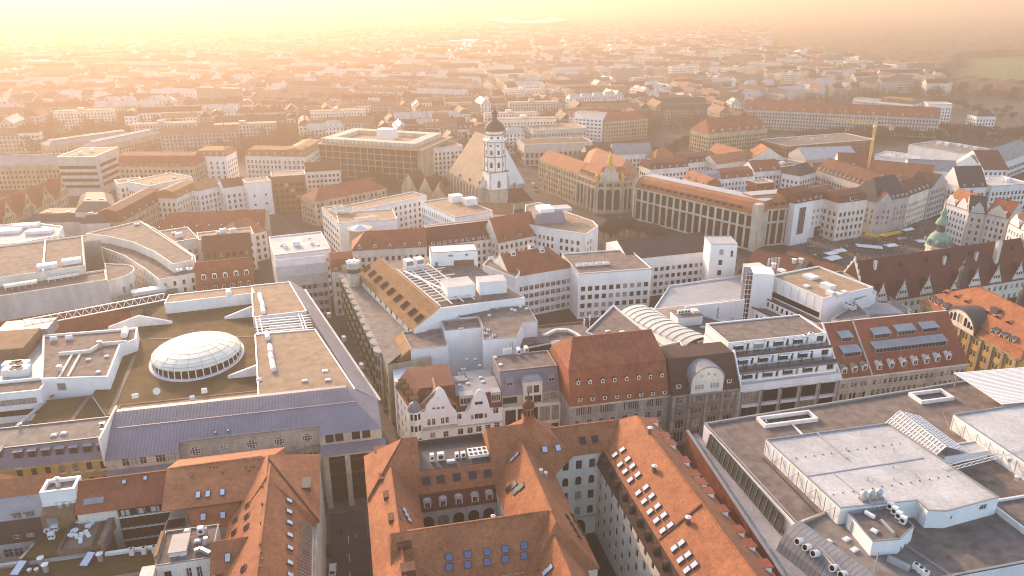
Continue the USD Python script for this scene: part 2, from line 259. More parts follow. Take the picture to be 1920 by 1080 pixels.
def slabv(W, w, h, z, e):
    m = MB(); a = [W(-w / 2, -e, z), W(w / 2, -e, z), W(w / 2, -e, z + h), W(-w / 2, -e, z + h)]; b = [W(-w / 2, .02, z), W(w / 2, .02, z), W(w / 2, .02, z + h), W(-w / 2, .02, z + h)]
    m.poly(*a[::-1]); 
    for i in range(4): j = (i + 1) % 4; m.poly(a[i], a[j], b[j], b[i])
    return m
# ---------------------------------------------------------------- roof furniture
def vent(t, p, r=.4, h=1.2, cap=True, material='steel', name='vent_pipe'):
    q = t.add(name, MB().cyl(p, r, p[2] - .1, p[2] + h, 10), material)
    if cap: t.add('vent_cap', MB().cyl(p, r * 1.35, p[2] + h, p[2] + h + .12, 10).cyl(p, r * .8, p[2] + h + .12, p[2] + h + .3, 10, r * .3), 'ac_white', q)
def ac(t, p, ang=13, w=1.4, d=.9, h=1.3, fans=1, top=False, name='air_conditioner'):
    f = Fr(p, ang); q = t.add(name, MB().box(f, -w / 2, w / 2, -d / 2, d / 2, p[2] + .2, p[2] + h), 'ac_white')
    m = MB(); [m.box(f, s * w * .4 - .06, s * w * .4 + .06, -d / 2 + .05, d / 2 - .05, p[2] - .05, p[2] + .22) for s in (-1, 1)]; t.add('foot', m, 'metal_dark', q)
    for i in range(fans):
        x = (i + .5) * w / fans - w / 2; g = MB()
        if top: c = f.w(x, 0); g.cyl(c, min(w / fans, d) * .38, p[2] + h, p[2] + h + .06, 10)
        else:
            a = np.arange(10) * math.pi / 5; r = min(w / fans, h - .2) * .38; g.poly(*[f.w(x + r * math.cos(k), -d / 2 - .02, p[2] + .1 + h / 2 + r * math.sin(k)) for k in a])
        t.add('fan', g, 'dark', q)
def rooflight(t, p, w=1.5, d=1.5, ang=13, h=.35, name='roof_light'):
    f = Fr(p, ang); q = t.add(name, MB().box(f, -w / 2, w / 2, -d / 2, d / 2, p[2] - .05, p[2] + h), 'metal_pale'); t.add('dome', MB().hexa([f.w(a * w * .45, b * d * .45, p[2] + h) for a, b in ((-1, -1), (1, -1), (1, 1), (-1, 1))], [f.w(a * w * .3, b * d * .3, p[2] + h + .22) for a, b in ((-1, -1), (1, -1), (1, 1), (-1, 1))]), 'ac_white', q)
def chimney(t, p, ang=13, w=1.0, d=.7, h=2.0, material='brick_red'):
    f = Fr(p, ang); q = t.add('chimney', MB().box(f, -w / 2, w / 2, -d / 2, d / 2, p[2] - 1.2, p[2] + h), material); t.add('cap', MB().box(f, -w / 2 - .1, w / 2 + .1, -d / 2 - .1, d / 2 + .1, p[2] + h, p[2] + h + .15), 'stone_grey', q)
def drum(t, a, b, r=.55, name='roof_fan'):     # a lying ventilator drum between two points
    d = np.asarray(b, float) - a; L = np.linalg.norm(d); d /= L; x = np.cross(d, (0, 0, 1)); x /= np.linalg.norm(x); y = np.cross(x, d); k = np.arange(12) * math.pi / 6; ring = lambda c: [c + r * (math.cos(q) * x + math.sin(q) * y) for q in k]
    A, B = ring(np.asarray(a, float)), ring(np.asarray(b, float)); m = MB(); m.raw(A + B, [(i, 12 + i, 12 + (i + 1) % 12) for i in range(12)] + [(i, 12 + (i + 1) % 12, (i + 1) % 12) for i in range(12)] + [(0, i, i + 1) for i in range(1, 11)] + [(12, 12 + i + 1, 12 + i) for i in range(1, 11)]); return t.add(name, m, 'ac_white')
def ridge(t, *pts, w=.35, material='tile_orange', name='ridge_tiles'):
    m = MB(); [m.bar(np.asarray(a) + (0, 0, .08), np.asarray(b) + (0, 0, .08), w, .2) for a, b in zip(pts[:-1], pts[1:])]; t.add(name, m, material)
def bands(t, pts, edges, zs, out=.25, h=.3, material='stone_beige', name='cornice'):
    for i in edges:
        a, b = np.asarray(pts[i][:2], float), np.asarray(pts[(i + 1) % len(pts)][:2], float); L = np.linalg.norm(b - a); f = Fr(a, math.degrees(math.atan2(*(b - a)[::-1])))
        for z in zs: t.add(name, MB().box(f, -.05, L + .05, -out, .003, z, z + h), material)
def seams(t, pl, L, H, n, parent, material, w=.07, h=.09, u0=0.0):   # standing seams of a metal roof, each its own strip
    A, x, y, nn = pl
    for i in range(n + 1):
        s = u0 + L * i / n; t.add('seam', MB().bar(A + x * s, A + x * s + y * H, w, h, up=nn), material, parent)
def steps_out(pts): return [np.asarray(p[:2], float) for p in pts]
def bx(t, name, material, fr, *b, parent=None, label=None): return t.add(name, MB().box(fr, *b), material, parent, label)
# ---------------------------------------------------------------- ground and air
g = MB()
for ix in range(-12, 12):
    for iy in range(-1, 14):
        x, y = ix * 3000.0, iy * 3000.0; g.poly((x, y, 0), (x + 3000, y, 0), (x + 3000, y + 3000, 0), (x, y + 3000, 0))
ground_piece('ground', g, 'ground')
hz = MB().box(Fr((0, 0), 0), -37000, 37000, -4000, 46000, -1.0, 150.0); v, f = hz.arr(); HZ = UsdShade.Material
MATS['haze'] = usdkit.material(stage, '/World/Looks/haze', {'v': ('principled_volume', {'color': HAZE_COLOR, 'density': HAZE_DENSITY, 'anisotropy': HAZE_ANISO})}, [], volume='v.volume')
tag(usdkit.mesh(stage, '/World/haze', (v, f), MATS['haze']).GetPrim(), kind='stuff')
def on(fr, v, x, y):                       # where the pixel's ray meets the vertical plane v of a frame: (u, z)
    d = ray(x, y); o = np.array([0, 0, CAM_H]); n3 = np.array([fr.n[0], fr.n[1], 0]); t = (v - (o[:2] - fr.o) @ fr.n) / (d @ n3); p = o + t * d; return fr.uv(p)[0], float(p[2])
def onu(fr, u, x, y):                      # the same with a plane u: (v, z)
    d = ray(x, y); o = np.array([0, 0, CAM_H]); e3 = np.array([fr.e[0], fr.e[1], 0]); t = (u - (o[:2] - fr.o) @ fr.e) / (d @ e3); p = o + t * d; return fr.uv(p)[1], float(p[2])
def wpx(fr, v, u0, pts, w, h, k='f'): return [(q[0] - u0, q[1] - h / 2, w, h, k) for q in (on(fr, v, *p) for p in pts)]
def opx(fr, v, u0, pts): return [(q[0] - u0, q[1]) for q in (on(fr, v, *p) for p in pts)]
def zoom(x0, y0, k): return lambda *a: [(x0 + a[i] / k, y0 + a[i + 1] / k) for i in range(0, len(a), 2)]
def pp(z, *a): return [at(a[i], a[i + 1], z)[:2] for i in range(0, len(a), 2)]
def facing(a, b):
    d = np.asarray(b) - a; n = np.array([d[1], -d[0]]); return float(n @ (-(np.asarray(a) + b) / 2)) > 0
def prect(z, fl, fr, bk, snap=None):       # frame with u along the front eave, v inwards; depth from a pixel on the back eave
    f = frame(fl, fr, z)
    if snap is not None: f2 = Fr(f.o, snap); f2.L = f.L; f = f2
    f.D = max(4.0, abs(f.uv(at(*bk, z))[1])); return f
def quick_house(name, label, cat, f, z, wall='plaster_cream', rf='gable', zr=None, tile='tile_red', win=(3.2, 3.5, 1.45, 2.2, 'p'), base=1.0, sides=(1, 1), group=None, dorm=0, dk=('shed', 'plaster_white', (.9, 1.1)), ax='u', h=(0, 0), clutter=0, coping='frame_white', gab=None, parts=True, top=0.0, pitch2=None, bandz=(), pane='glass', wframe='frame_white', sky=0, chim=0):
    """a town house on the frame f (front at v = 0, f.L wide, f.D deep), eaves at z; windows on the sides that can be seen"""
    t = T(name, label, cat, (*f.w(f.L / 2, f.D / 2)[:2], 0), group); P = [np.array(p) for p in f.rect(0, f.L, 0, f.D)]; wins = {}
    far = np.linalg.norm(P[0]) > 520
    for i in range(4):
        if facing(P[i], P[(i + 1) % 4]) and (i == 0 or sides[0 if i == 3 else 1]):
            Lq = elen(P, i); n = int((z - base - .6) / win[1]); k = max(1, int((Lq - 1.2) / win[0])); wins[i] = grid(Lq, k, [base + j * win[1] for j in range(n)], win[2], win[3], win[4], .6)
    if far:
        w = MB(); pn = MB()
        for i in range(4):
            a, b = P[i], P[(i + 1) % 4]; w.poly((*a, 0), (*b, 0), (*b, z), (*a, z)); d = (b - a) / elen(P, i); n_ = np.array([d[1], -d[0]]) * .04
            for s, zz, ww, hh, k in wins.get(i, ()): c = a + d * s + n_; e = d * ww / 2; pn.poly((*(c - e), zz), (*(c + e), zz), (*(c + e), zz + hh), (*(c - e), zz + hh))
        t.add('wall', w, wall); t.add('windows', pn, pane, kind='stuff')
    else: walls(t, P, z, wall, wins, pane=pane, frame=wframe)
    for zz in bandz: bands(t, P, [i for i in range(4) if facing(P[i], P[(i + 1) % 4])], [zz], .2, .25, wall)
    L, D = f.L, f.D; zr = zr or z + 5
    if rf == 'flat':
        flat(t, P, z + .5, tile, .45, .3, coping)
        for k in range(clutter):
            p = f.w(L * (.15 + .7 * R.random()), D * (.2 + .6 * R.random()), z + .05); q = R.random()
            if q < .35: rooflight(t, p, 1.4, 1.4, f.ang, .3)
            elif q < .6: ac(t, p, f.ang, 1.2 + R.random(), 1.0, 1.2, 1, True)
            elif q < .8: vent(t, p, .3, .9)
            else: bx(t, 'roof_hut', 'plaster_white', Fr(p, f.ang), -1.6, 1.6, -1.2, 1.2, z, z + 2.3)
        return t
    if rf == 'mansard':
        ins = pitch2 or 1.8; zm = zr; ws = [frustum(f, (-.3, L + .3, -.3, D + .3), z, (ins if h[0] else -.1, L - ins if h[1] else L + .1, ins, D - ins), zm)]
        ws += [wing(f, ins if h[0] else 0, L - ins if h[1] else L, ins, D - ins, zm, zm + 1.6, 'u', 3 if h[0] else 0, 3 if h[1] else 0, over=.05)] if not top else []
        roof(t, ws, tile); pl = plane(f, 0, -.3, z, L, -.3, z, (L / 2, ins, zm))
        if top: flat(t, f.rect(ins if h[0] else 0, L - ins if h[1] else L, ins, D - ins), zm + .3, 'gravel_tan', .2, .25, name='roof_deck')
    else:
        ws = [wing(f, 0, L, 0, D, z, zr, ax, h[0], h[1], top=top)]; roof(t, ws, tile); pl = plane(f, 0, -.35, z, L, -.35, z, (L / 2, D / 2, zr)) if ax == 'u' else plane(f, 0, 0, z, L, 0, z, (0, 1, z + 1))
        if ax == 'u' and not top: ridge(t, f.w(h[0], D / 2, zr), f.w(L - h[1], D / 2, zr), material=tile)
        for s, hh in ((0, h[0]), (1, h[1])):
            if hh: continue
            g = MB()                                               # plastered gables
            if ax == 'u': u = L + .37 if s else -.37; q = [f.w(u, 0, z - .1), f.w(u, D, z - .1), f.w(u, D / 2, zr)]; g.poly(*(q if s else q[::-1]))
            else: v = D + .37 if s else -.37; q = [f.w(0, v, z - .1), f.w(L, v, z - .1), f.w(L / 2, v, zr)]; g.poly(*(q[::-1] if s else q))
            t.add('gable', g, gab or wall)
    n = pl[3]; up = pl[2]
    for k in range(dorm): p = pl[0] + pl[1] * ((k + .5) * L / dorm + .2) + up * (1.0 if rf != 'mansard' else .7); dormer(t, p, -f.n, dk[2][0] + .5, dk[2][1] + .4, 2.2, dk[0], dk[1], tile, dk[2])
    if rf != 'mansard':
        for k in range(sky): skylight(t, pl, pl[0] + pl[1] * ((k + .5) * L / sky) + up * 3.4, 1.0, 1.4)
    for k in range(chim): chimney(t, f.w(L * (k + .6) / (chim + .2), D * .5, zr - .6), f.ang)
    return t
def ref(src, name, p, rot, label, cat, group, scale=None):   # a copy of a thing with all its parts
    x = UsdGeom.Xform.Define(stage, numbered('/World/' + name)); x.AddTranslateOp().Set(Gf.Vec3d(*map(float, p))); x.AddRotateZOp().Set(float(rot))
    q = x.GetPrim(); q.GetReferences().AddInternalReference(src.prim.GetPath()); q.SetInstanceable(True); tag(q, label, cat, group)
    if scale: x.AddScaleOp().Set(Gf.Vec3f(*scale) if np.ndim(scale) else Gf.Vec3f(scale, scale, scale))
    ops = x.GetOrderedXformOps(); x.SetXformOpOrder(ops); return q
# ================================================================ near blocks: the courtyard building
def courtyard_building():
    t = T('courtyard_building', 'orange tiled building round a closed courtyard, rooftop cooling units in its rear roof', 'building', C.w(20, 140))
    P = [C.w(*q)[:2] for q in ((0, 88), (11, 88), (11, 115.5), (30.5, 115.5), (30.5, 88), (41.5, 88), (41.5, 113.5), (44, 113.5), (44, 163.3), (0, 163.3))]
    walls(t, P, 25, 'plaster_cream', {9: [w for w in storeys(75, 4.2, 4, 5, 4.1, 1.7, 2.6, 'f')]})
    w = MB(); facade(t, w, C.w(11, 143.7), C.w(29.6, 143.7), 0, 21.8, grid(18.6, 5, [(16.2, 3.6, 'a'), (11, 3.2, 'a'), (6, 3.2, 'a')], 2.6, 3.2, 'a', .3)); facade(t, w, C.w(29.4, 143.7), C.w(29.4, 131.8), 0, 24.8, storeys(11.9, 3.6, 5, 5, 4.1, 1.4, 2.5))
    t.add('courtyard_wall', w, 'plaster_cream')
    pav = m3.Manifold.hull_points(np.array([C.w(u, v, 25.2) for u, v in ((28.6, 145.4), (44.3, 145.4), (51.5, 152.4), (51.5, 165), (28.6, 165))] + [C.w(39.4, 155.5, 36), C.w(40.6, 155.5, 36)]))
    cut = m3.Manifold.hull_points(np.array([C.w(u, v, z) for u in (12.4, 29.2) for v in (140, 170) for z in (29.0, 45)]))
    roof(t, [wing(C, 0, 11, 88, 158, 25, 30.8, 'v'), wing(C, 0, 44, 145.2, 163.3, 25.4, 35, 'u', 9.1, 6), wing(C, 29.6, 44, 113.5, 153, 25, 32.7, 'v', 6.5, 0), wing(C, 3, 41, 115.5, 131.8, 24.6, 32.7, 'u', 1, 5), wing(C, 30.5, 41.5, 88, 119, 24.5, 31, 'v'), pav], 'tile_orange', [cut])
    t.add('mansard', MB().hexa([C.w(u, v, 21.6) for u, v in ((11, 143.1), (29.6, 143.1), (29.6, 146), (11, 146))], [C.w(u, v, 25.3) for u, v in ((11, 145), (29.6, 145), (29.6, 146), (11, 146))]), 'tile_brown')
    pl = plane(C, 11, 143.1, 21.6, 29, 143.1, 21.6, (15, 145, 25.3))
    for x, y in ((802, 953), (831, 949), (861, 945), (891, 941), (918, 937)): dormer(t, hit(x, y, pl), -C.n, 1.7, 1.5, 1.6, 'arch', 'plaster_cream', 'stone_beige', (1.0, 1.3))
    pl = plane(C, 0, 145.2, 25.4, 40, 145.2, 25.4, (20, 154.2, 35))
    for x, y in ((799, 902), (826, 899), (856, 895), (886, 891), (914, 888)): skyat(t, pl, x, y, 1.9, 1.9, pane='glass')
    pl = plane(C, 0, 150, 25, 0, 100, 25, (5.5, 120, 30.8))       # west slope of the street wing
    for x, y in ((703, 850), (712, 901), (720, 935), (729, 978), (746, 1027), (753, 1074)): dormer(t, hit(x, y, pl), -C.e, 2.2, 1.1, 2.6, 'shed', 'tile_brown', 'tile_brown', (1.8, .8), slope=.05, frame='frame_dark')
    for k in range(14): v = 92 + k * 5.1; dormer(t, C.w(-.25, v, 22.4), -C.e, 2.0, 1.6, 1.5, 'arch', 'stone_beige', 'tile_brown', (1.0, 1.2))
    ridge(t, C.w(5.5, 88, 30.8), C.w(5.5, 149, 30.8)); ridge(t, C.w(7, 123.6, 32.7), C.w(34, 123.6, 32.7)); ridge(t, C.w(36.8, 123, 32.7), C.w(36.8, 150, 32.7)); ridge(t, C.w(9, 154.3, 35), C.w(-.2, 145.2, 25.6), material='tile_brown')
    pl = plane(C, 11, 145, 25, 11, 100, 25, (5.5, 120, 30.8))
    for x, y in ((757, 958), (761, 967), (766, 976)): skyat(t, pl, x, y, 1.5, 1.3)
    pl = plane(C, 29.6, 150, 25, 29.6, 100, 25, (36.8, 120, 32.7))
    for x, y in ((963, 861), (969, 855)): skyat(t, pl, x, y, 1.0, 2.0)
    for x, y in ((955, 918), (965, 910), (968, 921), (978, 913)): skyat(t, pl, x, y, 1.7, 1.9, pane='glass')
    for x, y in ((1024, 1074), (1033, 1066)): skyat(t, plane(C, 30.5, 100, 24.5, 30.5, 90, 24.5, (36, 100, 31)), x, y, 1.2, 1.6)
    pl = plane(C, 44, 150, 25, 44, 100, 25, (36.8, 120, 32.7))
    for i in range(4):
        for j in range(2): skyat(t, pl, 1062 + i * 7 + j * 9, 970 + i * 12 - j * 3, 1.2, 1.5, pane='glass')
    pl = plane(C, 3, 115.5, 24.6, 40, 115.5, 24.6, (20, 123.65, 32.7))
    for x, y in ((842, 1056), (877, 1051), (913, 1046), (947, 1041), (982, 1034)):
        for d in (-11, 8): skyat(t, pl, x, y + d, 1.5, 1.45, pane='glass_blue')
    pl = plane(C, 30, 145.4, 25.2, 50, 145.4, 25.2, (40, 155.5, 36))
    for x, y in ((1021, 843), (1046, 840)): skyat(t, pl, x, y, 1.4, 1.6)
    pl = plane(C, 28.6, 160, 25.2, 28.6, 150, 25.2, (39.4, 155, 36))
    for x, y in ((922, 829), (930, 822), (926, 819), (934, 812)): skyat(t, pl, x, y, 1.1, 1.5)
    for x, y in ((1014, 888), (1023, 893)): vent(t, hit(x, y, plane(C, 44, 150, 25, 44, 100, 25, (36.8, 120, 32.7))), .35, 1.0, material='stone_beige', name='chimney_pot')
    vent(t, C.w(26.3, 132.4, 24.9), .4, 1.4)
    # the cupola over the corner
    o = C.w(40, 155.5)
    k = t.add('cupola', MB().cyl(o, 2.0, 35.0, 36.4, 4, ang=math.radians(58)).lathe(o, [(1.35, 36.3), (1.3, 38.6), (1.6, 38.7), (1.6, 39.0)], 8), 'tile_orange')
    t.add('cupola_roof', MB().lathe(o, [(1.6, 39.0), (1.55, 39.6), (1.2, 40.2), (.6, 40.6), (.3, 41.0), (.12, 42.6), (.0, 43.4)], 8), 'tile_brown', k, smooth=40)
    for i in range(8): a = i * math.pi / 4 + .1; t.add('opening', MB().bar((o[0] + 1.33 * math.cos(a), o[1] + 1.33 * math.sin(a), 36.9), (o[0] + 1.33 * math.cos(a), o[1] + 1.33 * math.sin(a), 38.3), .5, .12, up=(math.cos(a), math.sin(a), 0)), 'dark', k)
    # terrace in the north roof with its machines
    bx(t, 'terrace_floor', 'metal_dark', C, 12.5, 29.1, 148.7, 159.9, 29.0, 29.1); bx(t, 'terrace_parapet', 'slate', C, 12.4, 29.2, 159.6, 160.0, 29.1, 30.3)
    for u, w in ((15.5, 1.0), (17.6, 1.6), (21.5, .9), (23, 1.1)): ac(t, C.w(u, 152.0, 29.1), 13, w, 1.0, 2.1 if u < 19 else 1.5)
    q = bx(t, 'cooling_bank', 'ac_white', C, 24.2, 29.0, 150.2, 153.6, 29.7, 30.4)
    for i in range(4):
        for j in range(2): t.add('fan', MB().cyl(C.w(24.8 + i * 1.15, 151 + j * 1.7), .42, 30.4, 30.5, 10), 'dark', q)
    bx(t, 'duct', 'steel', C, 18.8, 20.8, 150, 151, 29.1, 29.8)
courtyard_building()
def long_roof_building():
    t = T('long_roof_building', 'long cream building with orange roof full of paired white skylights and dark eaves dormers', 'building', C.w(66, 130))
    P = [C.w(*q)[:2] for q in ((57.8, 80), (77.5, 80), (77.5, 164), (42, 164), (42, 153.5), (57.8, 153.5))]
    L = 72.8
    walls(t, P, 21.6, 'plaster_cream', {5: storeys(L, 4.0, 3, 5, 3.9, 1.4, 2.3)})
    w = MB(); facade(t, w, C.w(44.2, 152.7), C.w(57.8, 152.7), 0, 25, [(1.5 + 3.5 * i, z, 1.6, 2.6, k) for i in range(4) for z, k in ((20.6, 'p'), (15.8, 'a'), (11.2, 'p'), (6.4, 'a'))] + [(8.5, 0.02, 5, 5, 'a')])
    t.add('courtyard_wall', w, 'plaster_cream'); bx(t, 'string_course', 'stone_beige', C, 44.2, 57.7, 152.45, 152.7, 5.6, 6.0)
    roof(t, [wing(C, 42, 69, 152.8, 164, 25, 30, 'u'), wing(C, 59.5, 77.5, 80, 164, 25, 32.7, 'v', 0, 9)])
    t.add('mansard', MB().hexa([C.w(u, v, 21.4) for u, v in ((57.3, 80), (61, 80), (61, 153), (57.3, 153))], [C.w(u, v, 25) for u, v in ((59.1, 80), (61, 80), (61, 153), (59.1, 153))]), 'tile_dark')
    for k in range(15): dormer(t, C.w(57.9, 84 + k * 4.7, 22.0), -C.e, 1.5, 2.1, 1.8, 'arch', 'tile_dark', 'tile_dark', (1.0, 1.6), frame='frame_dark')
    pl = plane(C, 59.15, 150, 25, 59.15, 90, 25, (68.5, 120, 32.7))
    for x, y in ((1161, 849), (1171, 867), (1180, 880), (1190, 896), (1205, 920), (1216, 936), (1227, 955), (1239, 972), (1251, 991), (1272, 1024), (1284, 1046), (1296, 1065)):
        for dx, dy in ((-7, 5), (7, -5)): skyat(t, pl, x + dx, y + dy, 1.3, 1.7)
    pl2 = plane(C, 42, 152.8, 25, 60, 152.8, 25, (50, 158.4, 30))
    for x, y in ((1092, 827), (1115, 824)): skyat(t, pl2, x, y, 1.7, 1.9, pane='glass')
    for i, v in enumerate((159.5, 152.2, 148.6, 140.8, 135.2, 131.8, 128.2, 121.6, 114.6, 110.2, 104)): dormer(t, C.w(76.4, v, 25.6), C.e, 2.0, 2.1, 3.4, 'shed', 'plaster_bright', 'tile_red', (1.3, 1.2), slope=.12, over=.3)
    ridge(t, C.w(68.5, 80, 32.7), C.w(68.5, 154.5, 32.7)); ridge(t, C.w(43, 158.4, 30), C.w(64, 158.4, 30))
    for x, y in ((1226, 884), (1289, 981), (1218, 812)): p = hit(x, y, pl); vent(t, p, .5, 1.5, True, 'brick_brown', 'chimney_pot')
    vent(t, C.w(72, 163, 27), .08, 3.2, False, 'metal_dark', 'finial')
    t.add('fire_wall', MB().bar(C.w(59.2, 118.2, 25.1), C.w(68.4, 118.2, 32.85), .4, .25), 'tile_brown')
long_roof_building()
# ================================================================ the shopping gallery to the right
def gallery():
    t = T('shopping_gallery', 'huge flat roofed shopping gallery with brown gravel roof, brick side wall and white roof halls', 'gallery', C.w(130, 135))
    P = [C.w(*q)[:2] for q in ((91, 95), (215, 95), (215, 164.5), (190, 164.2), (90, 159), (90.6, 119))]
    walls(t, P, 25, 'plaster_white'); flat(t, P, 25.3, 'gravel_brown', .5, .5, 'frame_grey')
    # brick outer wall with arcade, gutter floor, glazed slope
    w = MB(); B0, B1 = C.w(86.6, 162), C.w(80.6, 96); facade(t, w, B0, B1, 0, 21.5, storeys(66, 7.2, 3, 1, 4, 3.4, 8.5, 'a') + storeys(66, 7.2, 13.5, 1, 4, 2.6, 2.2), pane='dark')
    w.poly(C.w(86.6, 162, 0), C.w(90, 162, 0), C.w(90, 162, 21.5), C.w(86.6, 162, 21.5)); w.poly(*[C.w(u, v, 21.5) for u, v in ((86.6, 162), (80.6, 96), (81.2, 96), (87.2, 162))])
    t.add('brick_wall', w, 'brick_red'); t.add('coping', MB().hexa([C.w(u, v, 21.5) for u, v in ((80.5, 96), (81.3, 96), (87.3, 162), (86.5, 162))], [C.w(u, v, 21.7) for u, v in ((80.5, 96), (81.3, 96), (87.3, 162), (86.5, 162))]), 'frame_grey')
    t.add('gutter_floor', MB().poly(*[C.w(u, v, 20.3) for u, v in ((81.2, 96), (90.6, 96), (90, 162), (87.2, 162))]), 'membrane_grey')
    for i in range(16):
        v0, v1 = 154.5 - i * 2.2, 152.4 - i * 2.2; d = (159 - v0) * .014
        t.add('glass_panel', MB().hexa([C.w(u, v, 20.6) for u, v in ((88.9, v1), (89.2, v1), (89.2, v0), (88.9, v0))], [C.w(u, v, 24.6) for u, v in ((89.6, v1), (89.9, v1), (89.9, v0), (89.6, v0))]), 'glass_green')
        t.add('glazing_bar', MB().bar(C.w(88.8, v0 + .05, 20.6), C.w(89.5, v0 + .05, 24.7), .12), 'frame_grey')
    # first white hall
    Q = [C.w(*q)[:2] for q in ((99.4, 114.3), (117.5, 112.8), (117.2, 109.3), (121.2, 108.2), (136, 109.7), (133.2, 142.3), (98.2, 142.5))]
    wins = {4: [], 3: [(10.6, 27.0, 2.2, 1.4, 'f'), (1.6, 26.8, .5, .9, 'p')], 0: [(12.5, 27, .4, .7, 'p')]}
    walls(t, Q, 29.2, 'plaster_bright', wins, 18, name='hall_wall'); flat(t, Q, 29.3, 'membrane', .25, .3, 'frame_grey', name='hall_roof')
    for i in range(9):
        v = 115.3 + i * 3.3; t.add('hall_post', MB().bar(C.w(98.9 - i * .12, v, 25), C.w(98.9 - i * .12, v, 29), .13), 'metal_grey')
        if i < 8: t.add('hall_brace', MB().bar(C.w(98.9 - i * .12, v if i % 2 else v + 3.3, 25), C.w(98.8 - i * .12, v + 3.3 if i % 2 else v, 28.8), .08), 'metal_grey')
    t.add('roof_joint', MB().bar(C.w(99, 126.5, 29.1), C.w(131, 126.8, 29.12), .3, .1).bar(C.w(106, 126.5, 29.1), C.w(107, 114, 29.1), .3, .1), 'membrane_grey')
    for k in range(3): p = C.w(106.3 + k * 1.9, 115.9, 29.1); q = bx(t, 'ventilator_base', 'metal_grey', C, 105.5 + k * 1.9, 107.1 + k * 1.9, 115.1, 116.7, 29.05, 29.5); t.add('ventilator', MB().lathe(p, [(.72, 29.5), (.72, 30.7), (.85, 30.8), (.6, 31.2), (.1, 31.4), (0, 31.4)], 12), 'steel', smooth=40)
    t.add('pipe', MB().bar(C.w(112.3, 142.0, 29.4), C.w(112.6, 130.6, 29.4), .35), 'steel')
    for u, v in ((121, 125), (126, 131), (115, 134), (118, 121), (124, 121), (112, 122)): vent(t, C.w(u, v, 29.05), .12, .8, False)
    for k in range(13): t.add('roof_lug', MB().cyl(C.w(101 + k * 2.5, 119 + (k % 2) * .15), .16, 29.05, 29.25, 6), 'metal_dark'); t.add('roof_lug', MB().cyl(C.w(101 + k * 2.4, 133.5), .16, 29.05, 29.25, 6), 'metal_dark')
    m = MB()
    for z in np.arange(21, 29, .4): m.bar(C.w(117.1, 111, z), C.w(117.1, 111.6, z), .06)
    for v in (111, 111.6): m.bar(C.w(117.1, v, 20.5), C.w(117.1, v, 30), .08)
    t.add('ladder', m, 'steel')
    # second white hall
    Q = [C.w(*q)[:2] for q in ((152.8, 112), (215, 112), (215, 143.5), (153.2, 142.2))]
    walls(t, Q, 29.2, 'plaster_bright', {}, 18, name='hall_wall'); flat(t, Q, 29.3, 'membrane', .25, .3, 'frame_grey', name='hall_roof')
    for i in range(8): v = 113 + i * 4.0; t.add('hall_post', MB().bar(C.w(152.3, v, 25), C.w(152.3, v, 29), .16), 'metal_pale'); t.add('hall_brace', MB().bar(C.w(152.3, v, 25), C.w(152.3, v + 4, 28.8), .1), 'metal_pale')
    Q = C.rect(139, 152, 128.5, 133); walls(t, Q, 27, 'plaster_bright', {}, 18, name='lift_wall'); flat(t, Q, 27, 'membrane', .2, .2, name='lift_roof')
    # lattice roof light between the halls
    A, B = (133.6, 146.5), (146.6, 122.5)
    f = frame((1661, 790), (1746, 858), 27.5); L, W_ = f.L, 10.0
    m = MB()
    for s in range(18):
        u = s * L / 17; t.add('lattice_rib', MB().bar(f.w(u, 0, 27.0), f.w(u, W_ * .35, 30.3), .16).bar(f.w(u, W_ * .35, 30.3), f.w(u, W_, 28), .16), 'frame_white')
    for z, v in ((27, 0), (28.4, W_ * .14), (29.3, W_ * .24), (30.3, W_ * .35), (29.7, W_ * .52), (29.1, W_ * .68), (28.5, W_ * .85), (28, W_)): t.add('lattice_rail', MB().bar(f.w(0, v, z), f.w(L, v, z), .16), 'frame_white')
    t.add('lattice_glass', MB().poly(f.w(0, 0, 26.9), f.w(L, 0, 26.9), f.w(L, W_ * .35, 30.2), f.w(0, W_ * .35, 30.2)).poly(f.w(0, W_ * .35, 30.2), f.w(L, W_ * .35, 30.2), f.w(L, W_, 27.9), f.w(0, W_, 27.9)), 'membrane')
    t.add('lattice_gable', MB().poly(f.w(0, W_, 25), f.w(0, W_, 28), f.w(0, W_ * .35, 30.2), f.w(0, 0, 27), f.w(0, 0, 25)), 'plaster_white')
    m = MB()
    for d in (0, .9):
        for z in (28.4, 29.3): m.bar(C.w(132, 121.5 + d, z), C.w(158, 124.5 + d, z), .1)
    for i in range(14): u = 132 + i * 2; m.bar(C.w(u, 121.6 + i * .23, 28.4), C.w(u + 2, 121.8 + i * .23, 29.3), .07)
    t.add('gangway', m, 'frame_white')
    # white slatted canopy
    f = Fr(C.w(170.5, 161.5), 13 - 4)
    for i in range(26): t.add('canopy_slat', MB().box(f, 0, 46, -i * .72 - .45, -i * .72, 29.6, 29.8), 'frame_white')
    for i in range(5): t.add('canopy_beam', MB().box(f, i * 9 + 1, i * 9 + 1.3, -18.4, 0, 29.2, 29.6), 'metal_grey'); t.add('canopy_post', MB().box(f, i * 9 + 1, i * 9 + 1.3, -18.3, -18, 25, 29.2).box(f, i * 9 + 1, i * 9 + 1.3, -.3, 0, 25, 29.2), 'metal_grey')
    # light wells sunk into the gravel roof
    for u0, u1, v0, v1 in ((105, 121, 153.5, 158), (155, 166, 155, 160.3)):
        g = Polygon([C.w(u, v)[:2] for u, v in ((u0, v0), (u1, v0), (u1, v1), (u0, v1))]); h = g.buffer(-.55, join_style=2); t.add('light_well', MB().prism(Polygon(g.exterior.coords, [list(h.exterior.coords)]), 24.7, 25.9), 'plaster_white'); v, fc = tri2(h); t.add('well_floor', MB().raw(np.c_[v, np.full(len(v), 24.85)], fc), 'glass')
